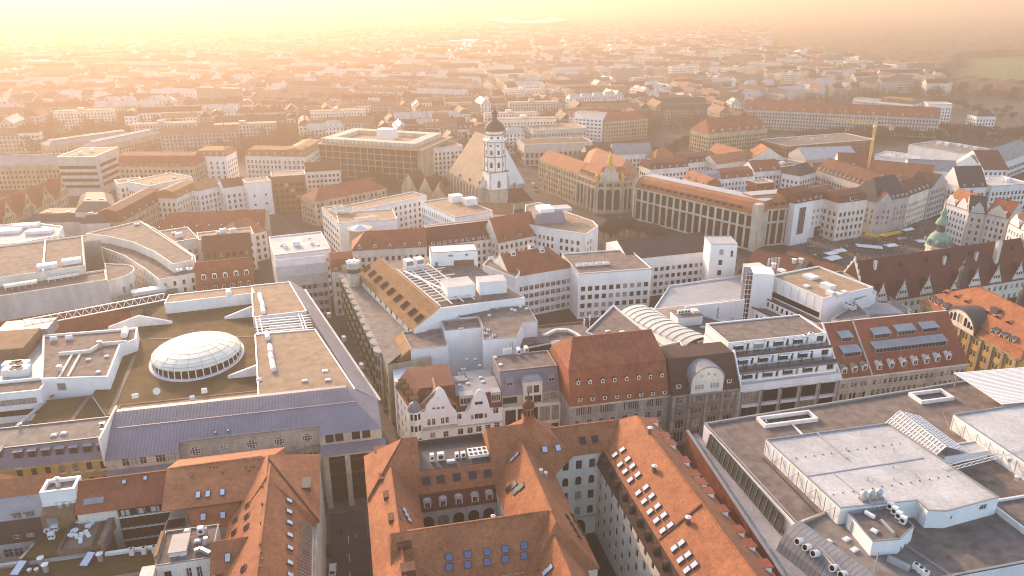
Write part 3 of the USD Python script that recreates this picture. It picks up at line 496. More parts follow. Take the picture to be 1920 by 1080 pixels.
    t.add('pipe', MB().bar(C.w(113, 153.5, 25.1), C.w(112.6, 142.8, 25.1), .4), 'frame_white'); t.add('cable_tray', MB().bar(C.w(97.3, 119, 25.0), C.w(97, 141, 25.0), .25), 'metal_dark')
    for x, y in ((1478, 862), (1525, 906), (1436, 793)): vent(t, at(x, y, 24.8), .25, .5)
    # yard behind the first hall, side houses
    for q, z in (((136.5, 160, 96, 112.5), 26.2), ((158, 190, 96, 111.5), 28)):
        Q = C.rect(*q); walls(t, Q, z, 'plaster_white', {0: storeys(q[1] - q[0], 4, z - 4, 1, 3, 1.5, 1.2, 'f')}, 18, name='annex_wall'); flat(t, Q, z, 'gravel_brown', .5, name='annex_roof')
    for x, y in ((1893, 865), (1905, 900)): vent(t, at(x, y, 28), .4, .9)
gallery()
def curved_roof_house():
    f = Fr(at(1500, 975, 26), -62)              # u runs towards the camera along the barrel roof's top edge
    t = T('barrel_roof_house', 'grey ribbed barrel roof with portholes beside a white machine house on the gallery', 'building', f.w(10, 0))
    prof = [(0.0, 26.0), (-2.2, 25.5), (-4.2, 24.2), (-5.6, 22.3), (-6.3, 20), (-6.4, 17.5)]
    for i in range(30):
        for k in range(5):
            a, b = prof[k], prof[k + 1]
            if k == 0: m = MB()
            m.hexa([f.w(i * 1.1, a[0], a[1] - .12), f.w(i * 1.1, b[0], b[1] - .12), f.w(i * 1.1 + 1.02, b[0], b[1] - .12), f.w(i * 1.1 + 1.02, a[0], a[1] - .12)], [f.w(i * 1.1, a[0], a[1]), f.w(i * 1.1, b[0], b[1]), f.w(i * 1.1 + 1.02, b[0], b[1]), f.w(i * 1.1 + 1.02, a[0], a[1])])
        t.add('roof_sheet', m, 'metal_grey')
    t.add('end_wall', MB().poly(*([f.w(0, v, z - .1) for v, z in prof] + [f.w(0, -6.4, 0), f.w(0, 14, 0), f.w(0, 14, 25), f.w(0, 0, 25)])).box(f, 0, 34, -6.3, 14, 0, 17.3), 'plaster_white')
    Q = f.rect(.3, 34, .1, 14); w = t.add('deck_wall', MB().box(f, .3, 34, .1, 14, 17, 24.9), 'plaster_white'); flat(t, Q, 25.4, 'gravel_grey', .45, .3, 'frame_grey', name='deck')
    for u in (4, 6.1, 8.2, 13, 15.1, 17.2, 22, 24.1):
        c = f.w(u, -3.6, 24.6); e = f.w(u, -5.2, 25.2); q = drum(t, c, e, .75, 'porthole'); d = (np.array(e) - c); d /= np.linalg.norm(d); t.add('pane', drum_disc(np.array(e) + d * .02, d, .55), 'glass', q)
    return t, f
def drum_disc(c, d, r, n=12):
    x = np.cross(d, (0, 0, 1)); x /= np.linalg.norm(x); y = np.cross(x, d); return MB().poly(*[c + r * (math.cos(k) * x + math.sin(k) * y) for k in np.arange(n) * 2 * math.pi / n][::-1])
t, f = curved_roof_house()
for x, y in ((1553, 1017), (1587, 1012), (1570, 1036), (1602, 1032), (1594, 1064)): rooflight(t, at(x, y, 25), 1.3, 1.9, f.ang, .25)
def machine_house():
    t = T('machine_house', 'white plastered machine house on the gallery with fans, grilles and a gravel roof', 'machine house', C.w(112, 104))
    A = at(1590, 962, 28.5); f = Fr(A, -49); Q = [at(x, y, 28.5)[:2] for x, y in ((1590, 962), (1636, 1016), (1688, 1012), (1714, 987), (1672, 948))]; Q = Q[:1] + Q[1:]
    walls(t, Q, 28.5, 'plaster_bright', {}, 18); flat(t, Q, 28.6, 'gravel_brown', .5, .3, 'metal_grey')
    for i in range(4): p = at(1668 + i * 8, 955 + i * 9, 28.1); ac(t, p, -49, 1.2, 1.1, 1.9)
    drum(t, at(1622, 960, 28.6), at(1640, 970, 28.6), .5, 'air_handler'); rooflight(t, at(1639, 997, 28.1), 1.5, 1.5, f.ang, .3); ac(t, at(1640, 955, 28.1), 13, 1, .8, 1.1)
    t.add('duct', MB().bar(at(1652, 975, 28.6), at(1676, 1000, 28.6), .5).bar(at(1676, 1000, 28.6), at(1690, 1030, 25.5), .35), 'steel')
    m = MB(); m.box(f, 1.5, 8, -1.4, -.1, 25.2, 28); t.add('air_handler', m, 'stone_beige')
    for i in range(3): p = at(1716 + i * 9, 1068 + i * 7, 24.9); ac(t, p, -49, 1.1, 1, 1.5, 1, True)
    t.add('duct', MB().bar(at(1665, 1046, 25.4), at(1706, 1066, 25.4), 1.3, .9), 'metal_pale')
    Q = C.rect(121.5, 133, 97, 108.1); walls(t, Q, 23.6, 'plaster_bright', {}, 15, name='yard_wall'); flat(t, Q, 23.6, 'gravel_brown', .4, name='yard_roof', coping='frame_grey')
    t.add('mast', MB().bar(at(1637, 1080, 25), at(1637, 1080, 25) + (0, 0, 6), .2), 'steel')
machine_house()
# ================================================================ the row behind the courtyard building
Z6 = zoom(660, 580, 4.0)
def gabled_house_a():
    t = T('gabled_corner_house', 'white corner house with a curved gable, a domed corner turret and a tan roof', 'house', C.w(21, 200))
    u0, u1, v = 14.5, 28.2, 196.0; z0 = on(C, v, *Z6(650, 880)[0])[1]
    g = opx(C, v, u0, Z6(760, 775, 745, 720, 716, 660, 692, 612, 668, 590, 650, 583, 632, 602, 615, 650, 580, 690, 556, 720, 545, 770)); g[0] = (u1 - u0, g[0][1])
    out = [(0, 0), (u1 - u0, 0)] + g + [(0, g[-1][1])]
    wins = wpx(C, v, u0, Z6(645, 668), .5, 1.0, 'o') + wpx(C, v, u0, Z6(612, 745, 648, 742, 682, 739), 1.0, .8) + wpx(C, v, u0, Z6(578, 850, 613, 845, 680, 838, 714, 832), 1.1, 2.2) + wpx(C, v, u0, Z6(605, 948, 706, 938, 610, 1040, 706, 1028), 1.6, 2.2)
    wins += [(s, z, 1.6, 2.3, 'f') for s in (6.3, 10.6) for z in (1.0, 5.2)]
    w = MB(); facade(t, w, C.w(u0, v), C.w(u1, v), 0, 20, wins, outline=out); bk = [(q[0], q[1]) for q in g]
    zt = 17.6
    facade(t, w, C.w(u0 - 3.5, v + 17), C.w(u0, v), 0, zt, storeys(17, 3.4, 3.0, 4, 3.7, 1.2, 2.0)); w.poly(C.w(u1, v + 17, 0), C.w(u0 - 3.5, v + 17, 0), C.w(u0 - 3.5, v + 17, zt), C.w(u1, v + 17, zt)); w.poly(C.w(u1, v, 0), C.w(u1, v + 17, 0), C.w(u1, v + 17, zt), C.w(u1, v, zt))
    w.poly(*[C.w(u0 + s, v + .5, z) for s, z in (out[2:])][::-1])
    for (a, b) in zip(g[:-1], g[1:]): w.poly(C.w(u0 + a[0], v, a[1]), C.w(u0 + a[0], v + .5, a[1]), C.w(u0 + b[0], v + .5, b[1]), C.w(u0 + b[0], v, b[1]))
    t.add('wall', w, 'plaster_bright')
    bx(t, 'balcony', 'plaster_grey', C, u0 + 3.2, u1, v - .7, v - .02, z0 - .5, z0 + .3); bx(t, 'cornice', 'plaster_grey', C, u0 + 2, u1 - .1, v - .3, v - .01, z0 - 5.2, z0 - 4.9)
    zp = g[5][1]
    roof(t, [wing(C, u0 + 2.2, u1 - .3, v + .6, v + 11, zt + .5, zp - .9, 'v', 0, 3)], 'tile_tan'); roof(t, [m3.Manifold.hull_points(np.array([C.w(*q) for q in ((u0 - .3, v + 1, zt), (u1, v + 1, zt), (u1, v + 17, zt), (u0 - 3.7, v + 17, zt), (u0 + 3, v + 3, zt + 5.8), (u1, v + 3, zt + 5.8), (u1, v + 17, zt + 6), (u0 + .8, v + 17, zt + 6))]))], 'tile_brown', name='main_roof')
    pl = (C.w(u0 - .3, v + 1, zt), *((lambda A, B, Q: ((B - A) / np.linalg.norm(B - A), 0, 0))(C.w(u0 - .3, v + 1, zt), C.w(u0 - 3.7, v + 17, zt), 0)))
    for i in range(4): q = 2.5 + i * 3.7; dormer(t, C.w(u0 + .4 - q * .21, v + q, zt + 1.4), -C.e, 1.9, 1.7, 2.6, 'gable', 'tile_tan', 'tile_tan', (1.0, 1.1), frame='frame_grey')
    skylight(t, plane(C, u0 + 2.2, v, zt + .5, u0 + 2.2, v + 11, zt + .5, ((u0 + u1) / 2 + .9, v + 6, zp - .9)), C.w(u0 + 5.5, v + 2.6, zt + .5 + 3.6), 1.1, 1.6)
    c = C.w(u0 + .9, v - .3); q = t.add('turret', MB().lathe(c, [(1.9, 0), (1.9, 8)], 12).lathe(c, [(1.95, 8), (1.95, z0 + 6.6), (2.15, z0 + 6.7), (2.15, z0 + 7.0)], 12), 'plaster_bright', smooth=40)
    zt2 = z0 + 7.0; t.add('turret_dome', MB().lathe(c, [(2.1, zt2), (2.0, zt2 + .9), (1.6, zt2 + 1.8), (.9, zt2 + 2.4), (.2, zt2 + 2.7), (.05, zt2 + 4)], 12), 'metal_blue', q, smooth=50)
    for zz in (z0 + 4.4, z0 + .5, z0 - 4.0, z0 - 8):
        for a in (-110, -75, -40): an = math.radians(a); p = (c[0] + 1.97 * math.cos(an), c[1] + 1.97 * math.sin(an)); t.add('window', MB().bar((*p, zz), (*p, zz + 1.9), .75, .1, up=(math.cos(an), math.sin(an), 0)), 'glass', q)
    return t
gabled_house_a()
def gabled_house_b():
    t = T('gabled_house', 'white house with a wavy gable, brown roof strip and pale grey flat roof behind', 'house', C.w(35, 200))
    u0, u1, v = 28.3, 42.3, 196.0; zl = on(C, v, *Z6(800, 772)[0])[1]
    g = opx(C, v, u0, Z6(1062, 770, 1036, 742, 1022, 690, 1005, 640, 985, 610, 960, 600, 938, 612, 922, 640, 900, 690, 885, 745, 850, 782))
    out = [(0, 0), (u1 - u0, 0), (u1 - u0, zl)] + [(g[0][0], zl)] + g + [(g[-1][0], zl), (0, zl)]
    wins = wpx(C, v, u0, Z6(952, 705), 2.5, 1.2, 'b') + wpx(C, v, u0, Z6(952, 802), 2.7, 1.9, 'b') + wpx(C, v, u0, Z6(904, 812, 1003, 798), .8, 1.6) + wpx(C, v, u0, Z6(802, 806, 1079, 762), 1.7, 1.9) + wpx(C, v, u0, Z6(816, 918, 886, 909, 952, 899, 1020, 888, 1088, 872, 818, 1012, 888, 1003, 955, 995, 1022, 985), 1.7, 2.1)
    w = MB(); facade(t, w, C.w(u0, v), C.w(u1, v), 0, 20, [x for x in wins if x[1] > 0], outline=out)
    for (a, b) in zip(g[:-1], g[1:]): w.poly(C.w(u0 + a[0], v, a[1]), C.w(u0 + a[0], v + .5, a[1]), C.w(u0 + b[0], v + .5, b[1]), C.w(u0 + b[0], v, b[1]))
    w.poly(*[C.w(u0 + s, v + .5, z) for s, z in out[3:-1]][::-1]); w.box(C, u0, u1, v + .5, v + 19, 0, zl - .3)
    t.add('wall', w, 'plaster_bright'); z2 = zl - 7.3; bx(t, 'cornice', 'plaster_grey', C, u0 + .1, u1 - .1, v - .3, v - .01, zl - 5.1, zl - 4.7)
    zr = zl + 4.6
    t.add('mansard', MB().hexa([C.w(*q, zl - .2) for q in ((u0, v + .55), (u1, v + .55), (u1, v + 4), (u0, v + 4))], [C.w(*q, zr - .1) for q in ((u0, v + 2.2), (u1, v + 2.2), (u1, v + 4), (u0, v + 4))]), 'tile_brown')
    t.add('roof', MB().box(C, u0, u1 - .1, v + 2.1, v + 12, zr - .1, zr).box(C, u0 + 3, u1 - .1, v + 12, v + 19, zl - .3, zr - .9).box(C, u0 - 2, u0 + 4.5, v + 10, v + 13.5, zl, zr + .6), 'membrane_grey')
    for s, ww in ((3.2, 4.4), (12.2, 3.0)):
        d = t.add('dormer', MB().box(C, u0 + s - ww / 2, u0 + s + ww / 2, v + 1.0, v + 4, zl + 1.4, zr + .25), 'metal_pale'); f = Fr(C.w(u0 + s - ww / 2, v + 1.0), 13)
        for i in range(4): t.add('pane', MB().poly(*[f.w(x, -.04, z) for x, z in ((.25 + i * (ww - .3) / 4, zl + 2.1), ((i + 1) * (ww - .3) / 4, zl + 2.1), ((i + 1) * (ww - .3) / 4, zl + 3.9), (.25 + i * (ww - .3) / 4, zl + 3.9))]), 'glass', d)
    for x, y in Z6(805, 572, 852, 530, 965, 515, 985, 545, 868, 560, 790, 540): rooflight(t, at(x, y, zr), 1.2, 1.2, 13, .25)
    for x, y in Z6(862, 378, 925, 378, 958, 425): rooflight(t, at(x, y, zr - .9), 1.2, 1.2, 13, .25)
    for s in (0, .8): vent(t, C.w(u0 + 4.2 + s, v + 15.5, zr - 1.2), .28, 3.2, False)
    t.add('duct', MB().box(C, u0 - 2.4, u0 - 1.2, v + 12, v + 19, zr - 1, zr + .2).box(C, u0 - 2.5, u0 + .6, v + 11, v + 12, zr - 1, zr + .1), 'plaster_bright'); ac(t, C.w(u0 - 3.8, v + 15, zr - 1.5), 13, 2.6, 1.5, 2.2)
gabled_house_b()
def loggia_house():
    t = T('grey_mansard_house', 'cream framed office house with grey metal mansard, brown flat roof and cooling units', 'building', C.w(52, 203))
    u0, u1, v = 42.5, 61.0, 196.5; zb = on(C, v, *Z6(1150, 740)[0])[1]; zm = zb + 3.4; zr = zm + 6.4
    w = MB(); L = u1 - u0
    facade(t, w, C.w(u0, v), C.w(u1, v), 0, zb, [(s, zb - 6.2, ww, 5.2, 'b') for s, ww in ((2.4, 3.4), (6.2, 3.0), (9.7, 3.0), (13.4, 3.4), (16.8, 2.4))] + [(s, 1, ww, zb - 8.5, 'b') for s, ww in ((2.4, 3.4), (6.2, 3.0), (9.7, 3.0), (13.4, 3.4), (16.8, 2.4))], frame='frame_dark')
    w.box(C, u0, u1, v + .3, v + 17, 0, zb - .02); t.add('wall', w, 'plaster_cream')
    f = MB(); facade(t, f, C.w(u0, v + 1.5), C.w(u1, v + 1.5), zb, zm, [(s, zb + .4, ww, 2.3, 'b') for s, ww in ((2.6, 4.6), (15.9, 4.6))], frame='frame_dark'); t.add('attic_wall', f, 'plaster_grey')
    m = m3.Manifold.hull_points(np.array([C.w(u, vv, z) for u in (u0, u1) for vv, z in ((v + 1.1, zm), (v + 5, zr), (v + 16, zr), (v + 17, zm))])); p = t.add('roof', MB().man(m), 'metal_blue')
    pl = plane(C, u0, v + 1.1, zm, u1, v + 1.1, zm, (u0 + 3, v + 5, zr)); seams(t, pl, L, 7.4, 26, p, 'metal_blue', .06, .07)
    flat(t, C.rect(u0, u1, v + 5, v + 16), zr + .35, 'gravel_brown', .3, .3, 'frame_grey', name='roof_deck')
    b = MB(); facade(t, b, C.w(u0 + 6.6, v + .4), C.w(u0 + 12.6, v + .4), zm - 3.4, zm + 4.6, [(1.9, zm + .5, 1.7, 2.6, 'f'), (4.1, zm + .5, 1.7, 2.6, 'f'), (1.7, zm - 3, 2.4, 2.6, 'f'), (4.5, zm - 3, 2.4, 2.6, 'f')], frame='frame_dark'); b.box(C, u0 + 6.6, u0 + 12.6, v + .7, v + 4.5, zm - 3.4, zm + 4.6); t.add('centre_bay', b, 'plaster_cream')
    t.add('bay_roof', MB().hexa([C.w(u0 + a, v + b_, zm + 4.6) for a, b_ in ((6.3, .1), (12.9, .1), (12.9, 5), (6.3, 5))], [C.w(u0 + a, v + b_, zm + 5.5) for a, b_ in ((7.2, 1.6), (12, 1.6), (12, 5), (7.2, 5))]), 'metal_grey')
    for s in (2.8, 16.2): dormer(t, C.w(u0 + s, v + 2.6, zm + 2.5), -C.n, 2.2, 1.6, 2.6, 'shed', 'metal_grey', 'metal_grey', (1.8, 1.0), slope=.45)
    m = MB()
    for s in (0.5, 4, 13, 18): m.bar(C.w(u0 + s, v - .1, zb + 1), C.w(u0 + s + .1, v - .1, zb), .07)
    m.bar(C.w(u0, v - .1, zb + 1), C.w(u1, v - .1, zb + 1), .08); t.add('railing', m, 'steel')
    z = zr + .05
    for (x, y), ww, d, h in (((952, 665), 2.6, 1.0, 2.2), ((972, 663), 1.1, 2.2, 1.9), ((986, 660), 1.1, 2.2, 1.9)): ac(t, at(x, y, z), 13, ww, d, h, 4 if ww > 2 else 1, ww > 2)
    for x, y in Z6(1075, 365, 1115, 418): rooflight(t, at(x, y, z), 1.3, 1.3, 13, .25)
    for k in range(2): vent(t, at(957 + k * 4, 655, z), .2, 3, False)
loggia_house()
def red_store():
    t = T('steep_red_roof_store', 'grey stone department store under a huge steep red roof with two rows of tiny dormers', 'store', C.w(76, 200))
    u0, u1, v = 61.2, 93.4, 188.0; ze = 17.8
    P = C.rect(u0, u1, v, v + 26); L = u1 - u0
    ws = []
    for i in range(4): ws += [(4.6 + i * 7.65 + (j - 3) * .72, ze - 3.6, .42, 2.6, 'p') for j in range(7)]
    ws += grid(L, 8, [10.0, 5.8], 1.6, 2.3, 'f', .8) + grid(L, 6, [(1, 3)], 3.6, 3.2, 'b')
    walls(t, P, ze, 'stone_grey', {0: ws}); bx(t, 'cornice', 'stone_beige', C, u0, u1, v - .5, v - .01, ze - .55, ze); bx(t, 'cornice', 'stone_grey', C, u0 + .1, u1 - .1, v - .2, v - .01, ze - 4.4, ze - 4.1)
    zk, zr = 28.0, 34.2
    lo = frustum(C, (u0, u1, v - .4, v + 26), ze, (u0 + .6, u1 - .3, v + 3.8, v + 22.4), zk); hi = frustum(C, (u0 + .4, u1 - .2, v + 3.5, v + 22.7), zk - .05, (u0 + 4.5, u1 - 1.5, v + 13, v + 13.4), zr)
    roof(t, [lo, hi], 'tile_red'); ridge(t, C.w(u0 + 4.5, v + 13.2, zr), C.w(u1 - 1.5, v + 13.2, zr)); 
    pl = plane(C, u0, v - .4, ze, u1, v - .4, ze, (u0 + 5, v + 3.8, zk)); Zq = zoom(1020, 590, 4.5)
    t.add('course', MB().bar(pl[0] + pl[2] * 4.6 + pl[1] * .3, pl[0] + pl[2] * 4.6 + pl[1] * (L - .3), .25, .12, up=pl[3]), 'tile_red'); t.add('course', MB().bar(C.w(u0 + .6, v + 3.75, zk), C.w(u1 - .3, v + 3.75, zk), .3, .25), 'tile_red')
    for x, y in Zq(290, 592, 390, 585, 495, 577, 597, 568, 697, 558, 798, 548, 898, 540, 995, 528): dormer(t, hit(x, y, pl), -C.n, 1.05, 1.15, 2.0, 'gable', 'plaster_cream', 'tile_brown', (.55, .75))
    for x, y in Zq(308, 733, 410, 726, 514, 717, 617, 708, 719, 700, 820, 690, 920, 682, 1018, 672): dormer(t, hit(x, y, pl), -C.n, 1.2, 1.25, 2.0, 'shed', 'plaster_cream', 'tile_brown', (.6, .85), slope=-.2)
    for k in range(7): vent(t, C.w(u0 + 7 + k * 3.3, v + 12, zr - .5), .12, .8, False, 'metal_dark')
red_store()
def dark_arch_house():
    t = T('arched_gable_house', 'dark stone house with a grey barrel dormer and cream arched gable in its roof', 'house', C.w(104, 195))
    u0, u1, v = 93.6, 116.4, 186.0; ze = 18.2; L = u1 - u0; P = C.rect(u0, u1, v, v + 18)
    cs = [3.2, 8.7, 14.2, 19.6]; ws = []
    for c in cs:
        for d in (-1.15, 0, 1.15): ws += [(c + d, z, .85, 2.0, 'f') for z in (15.2, 11.0)]
        ws += [(c, 6.3, 2.8, 2.9, 'b'), (c, 1.2, 3.4, 3.8, 'b')]
    walls(t, P, ze, 'stone_brown', {0: ws}); bands(t, P, [0], [14.0, 9.9], .3, .3, 'stone_brown'); bands(t, P, [0], [18.0], .5, .35, 'stone_grey')
    for c in (.5, 5.9, 11.4, 16.9, 22.2): bx(t, 'pilaster', 'stone_grey', C, u0 + c - .35, u0 + c + .35, v - .3, v - .01, 5.4, 17.6)
    zr = 28; roof(t, [frustum(C, (u0, u1, v - .3, v + 18), ze, (u0 + .3, u1 - .3, v + 6, v + 14), zr)], 'tile_dark')
    # barrel dormer
    c0, r, b = u0 + 11.3, 5.4, MB(); zc = 22.6; arc = [(c0 - r * math.cos(a), zc + 4.4 * math.sin(a)) for a in np.linspace(0, math.pi, 15)]
    fr0 = MB(); facade(t, fr0, C.w(c0 - r, v - .2), C.w(c0 + r, v - .2), ze, 25, [(r + s + d, 19.6, .8, 1.7, 'f') for s in (-2.6, 2.5) for d in (-1.05, 0, 1.05)], outline=[(0, ze), (2 * r, ze)] + [(x - c0 + r, z) for x, z in arc[::-1]]); t.add('gable_front', fr0, 'plaster_cream')
    for k in range(14): b.hexa([C.w(x, vv, z) for (x, z), vv in ((arc[k], v - .5), (arc[k + 1], v - .5), (arc[k + 1], v + 8), (arc[k], v + 8))][::-1], [C.w(c0 + (x - c0) * 1.06, vv, zc + (z - zc) * 1.07 + .05) for (x, z), vv in ((arc[k], v - .5), (arc[k + 1], v - .5), (arc[k + 1], v + 8), (arc[k], v + 8))][::-1])
    b.box(C, c0 - r, c0 + r, v, v + 6, ze, zc); t.add('barrel_roof', b, 'metal_grey'); bx(t, 'gable_band', 'plaster_cream', C, c0 - r, c0 + r, v - .5, v - .2, 22.3, 22.6)
    for x in (-2.2, 0, 2.2): t.add('medallion', MB().lathe((0, 0), [(0.001, 0)], 3) if False else drum_disc(C.w(c0 + x, v - .24, 24.2 + (.6 if x == 0 else 0)), np.array([-C.n[0], -C.n[1], 0.0]), .55), 'stone_beige')
    pl = plane(C, u0, v - .3, ze, u1, v - .3, ze, (u0 + 4, v + 6, zr))
    for x, y in zoom(1020, 590, 4.5)(1137, 625, 1562, 578): dormer(t, hit(x, y, pl), -C.n, 1.5, 1.5, 2, 'shed', 'plaster_cream', 'tile_dark', (1.0, 1.1), slope=-.1)
    t.add('fire_wall', MB().hexa([C.w(u, vv, 17) for u, vv in ((u1 - .1, v - .6), (u1 + .3, v - .6), (u1 + .3, v + 18), (u1 - .1, v + 18))], [C.w(u, vv, z) for u, vv, z in ((u1 - .1, v - .6, ze + .7), (u1 + .3, v - .6, ze + .7), (u1 + .3, v + 6, zr + .9), (u1 - .1, v + 6, zr + .9))]), 'plaster_white')
dark_arch_house()
def terrace_house():
    t = T('terraced_white_house', 'white modern house stepping back in planted balcony terraces above a tall framed front', 'house', C.w(135, 196))
    u0, u1, v = 117.0, 153.2, 187.0; L = u1 - u0; zf = 18.4
    w = MB(); n = 5; pit = (L - 1.5) / n
    facade(t, w, C.w(u0, v), C.w(u1, v), 0, zf, [(.9 + (i + .5) * pit, z, pit - .9, h, 'b') for i in range(n) for z, h in ((11.2, 4.6), (5.8, 4.4), (.6, 4.2))], frame='frame_dark', depth=.9); w.box(C, u0, u1, v + 1, v + 26, 0, zf - .05); t.add('wall', w, 'plaster_white')
    for i in range(n + 1): p = C.w(u0 + .75 + i * pit, v - .5); t.add('column', MB().cyl(p, .28, 0, 16.6, 8), 'frame_grey')
    t.add('eaves_slab', MB().box(C, u0 - .1, u1 + .1, v - .7, v, 16.6, 17.1), 'plaster_bright')
    lv = [(zf, v + 2.6, 3.4), (zf + 3.4, v + 6.2, 3.3), (zf + 6.7, v + 10, 3.4)]
    for k, (z, vv, h) in enumerate(lv):
        r = (u0, u1) if k < 2 else (u0 + .2, u1 - .2); bxs = []
        ww = [(3.8 + i * 7.2, z + .5 + .0, 3.9, 2.3, 'b') for i in range(4)] + [(7.1 + i * 7.2, z + .3, 1.0, 2.5, 'p') for i in range(4)] + [(L - 2.6, z + .6, 2.6, 2.1, 'b')]
        ww = [(s, a - z + z, b_, c_, d_) for s, a, b_, c_, d_ in ww if s + b_ / 2 < L - .9]
        m = MB(); facade(t, m, C.w(r[0], vv), C.w(r[1], vv), z, z + h, ww, frame='frame_grey', depth=.5); m.poly(C.w(r[0], v + 26, z), C.w(r[0], vv, z), C.w(r[0], vv, z + h), C.w(r[0], v + 26, z + h)); m.poly(C.w(r[1], vv, z), C.w(r[1], v + 26, z), C.w(r[1], v + 26, z + h), C.w(r[1], vv, z + h)); t.add('terrace_wall', m, 'plaster_bright')
        for i in range(4): bx(t, 'awning_box', 'plaster_bright', C, u0 + 1.7 + i * 7.2, u0 + 6.0 + i * 7.2, vv - 1.3, vv - .02, z + 2.85, z + 3.1)
        if k < 2: bx(t, 'terrace_floor', 'metal_grey', C, u0 + .2, u1 - .2, vv - 1.5 if k == 0 else lv[k][1], lv[k + 1][1], z + h - .02 if k >= 0 else z, z + h + .03)
        bx(t, 'balustrade', 'metal_dark' if k else 'plaster_bright', C, u0 + .3, u1 - .4, vv - 3.1 if k == 0 else lv[k - 1][1] - .1, (vv - 2.9) if k == 0 else lv[k - 1][1] + .1, z + .05, z + (.9 if k else .5))
    flat(t, C.rect(u0 + .2, u1 - .2, v + 10, v + 26), zf + 10.3, 'gravel_brown', .35, .4, 'frame_white')
    for x, y in ((1397, 645), (1434, 640), (1470, 636)): vent(t, at(x, y, zf + 10), .25, .7)
    for x, y in ((1510, 632), (1520, 628)): ac(t, at(x, y, zf + 10), 13, 1.6, 1.1, .9, 1, True)
    return lv, u0, u1, v
LV = terrace_house()
for k in range(26):                                              # plants in pots along the terraces
    z, vv, h = LV[0][k % 3] if k % 3 else LV[0][2]; s = LV[1] + 2 + (k * 1.37) % 32; p = C.w(s, (vv - 1.6), z + .05); sd = np.random.default_rng(k)
    q = T('potted_plant', 'dull green potted plant on a balcony terrace of the white stepped house', 'potted plant', (*p[:2], z), 'potted plants on the balcony terraces'); q.add('pot', MB().cyl(p, .28, z + .05, z + .5, 7, .34), 'brick_brown')
    m = MB()
    for i in range(14): c = p + np.array([*sd.normal(0, .22, 2), .6 + sd.random() * .8]); d = sd.normal(0, .25, (2, 3)); m.poly(c, c + d[0], c + d[1])
    q.add('leaves', m, 'leaf_dull')
def red_dormer_house():
    t = T('grey_dormer_house', 'long stone house with red roof, wide grey metal dormers and white gabled dormers', 'house', C.w(178, 195))
    u0, um, u1, v, ze, zr = 153.6, 165.2, 203.0, 187.7, 16.2, 30.2; L = u1 - u0
    P = C.rect(u0, u1, v, v + 27); Ll = um - u0
    ws = [(1.6 + i * 3.6 + d, 12.4, .95, 1.7, 'f') for i in range(3) for d in (0, 1.3)] + [(1.6 + i * 3.6 + d, 8.0, 1.1, 2.3, 'a') for i in range(3) for d in (0, 1.4)]
    ws += [(Ll + 1.0 + (i + .5) * (L - Ll - 1.4) / 18, z, 1.25, h, 'f') for i in range(18) for z, h in ((12.2, 2.0), (8.0, 2.4))] + grid(L, 9, [(1.2, 4.5)], 3.0, 3, 'b')
    walls(t, P, ze, 'stone_beige', {0: ws}); bands(t, P, [0], [ze - .3], .6, .4, 'plaster_cream'); bands(t, P, [0], [11.4, 6.9], .2, .25)
    roof(t, [wing(C, u0, u1, v, v + 27, ze, zr, 'u', 0, 0, at_=.5)], 'tile_red'); pl = plane(C, u0, v - .35, ze, u1, v - .35, ze, (u0 + 5, v + 13.5, zr))
    t.add('fire_wall', MB().bar(C.w(um, v - .5, ze + .25), C.w(um, v + 13.5, zr + .3), .5, .5), 'stone_beige'); t.add('fire_wall', MB().bar(C.w(u0 + .1, v - .5, ze + .3), C.w(u0 + .1, v + 13.5, zr + .4), .5, .6), 'plaster_white')
    ridge(t, C.w(u0, v + 13.5, zr), C.w(u1, v + 13.5, zr), material='plaster_cream'); Zr = zoom(1560, 420, 3.6)
    for x, y in Zr(82, 1010, 152, 1000, 220, 988): dormer(t, hit(x, y, pl), -C.n, 1.9, 1.7, 2.2, 'arch', 'plaster_cream', 'stone_tan', (1.2, 1.4))
    for x, y in Zr(320, 985, 402, 974, 483, 962, 560, 952, 638, 942, 712, 930, 786, 918):
        p = hit(x, y, pl); dormer(t, p, -C.n, 1.7, 1.9, 2.2, 'gable', 'plaster_bright', 'plaster_cream', (1.1, 1.5), over=.2); vent(t, p + np.array([*(-C.n * -.1), 2.6]), .15, .7, False, 'plaster_bright', 'finial')
    def shedw(x0, y0, x1, y1, h, n, deep):
        a, b = hit(x0, y0, pl), hit(x1, y1, pl); w_ = np.linalg.norm(b - a); p = (a + b) / 2; d = dormer(t, p, -C.n, w_, h, deep, 'shed', 'metal_grey', 'metal_pale', None, slope=.36, over=.2); f = Fr(p, 13)
        for i in range(n): s = -w_ / 2 + .3 + (i + .5) * (w_ - .6) / n; q = (w_ - .6) / n * .42; t.add('pane', MB().poly(*[f.w(s + x, -.04, p[2] + z) for x, z in ((-q, .25), (q, .25), (q, h - .25), (-q, h - .25))]), 'glass', d)
        for i in range(int(w_ / .8)): s = -w_ / 2 + (i + .5) * w_ / int(w_ / .8); t.add('seam', MB().bar(f.w(s, -.15, p[2] + h + .12), f.w(s, deep, p[2] + h + .12 + deep * .36), .06, .1), 'metal_grey', d)
    for q in ((60, 800, 135, 790, 1.7, 5, 3.6), (76, 905, 192, 888, 1.8, 6, 4), (282, 778, 392, 762, 1.7, 5, 3.6), (440, 756, 560, 740, 1.7, 5, 3.6), (608, 738, 714, 722, 1.7, 5, 3.6), (290, 880, 768, 812, 1.8, 20, 4)): (x0, y0), (x1, y1) = Zr(*q[:4]); shedw(x0, y0, x1, y1, *q[4:])
red_dormer_house()
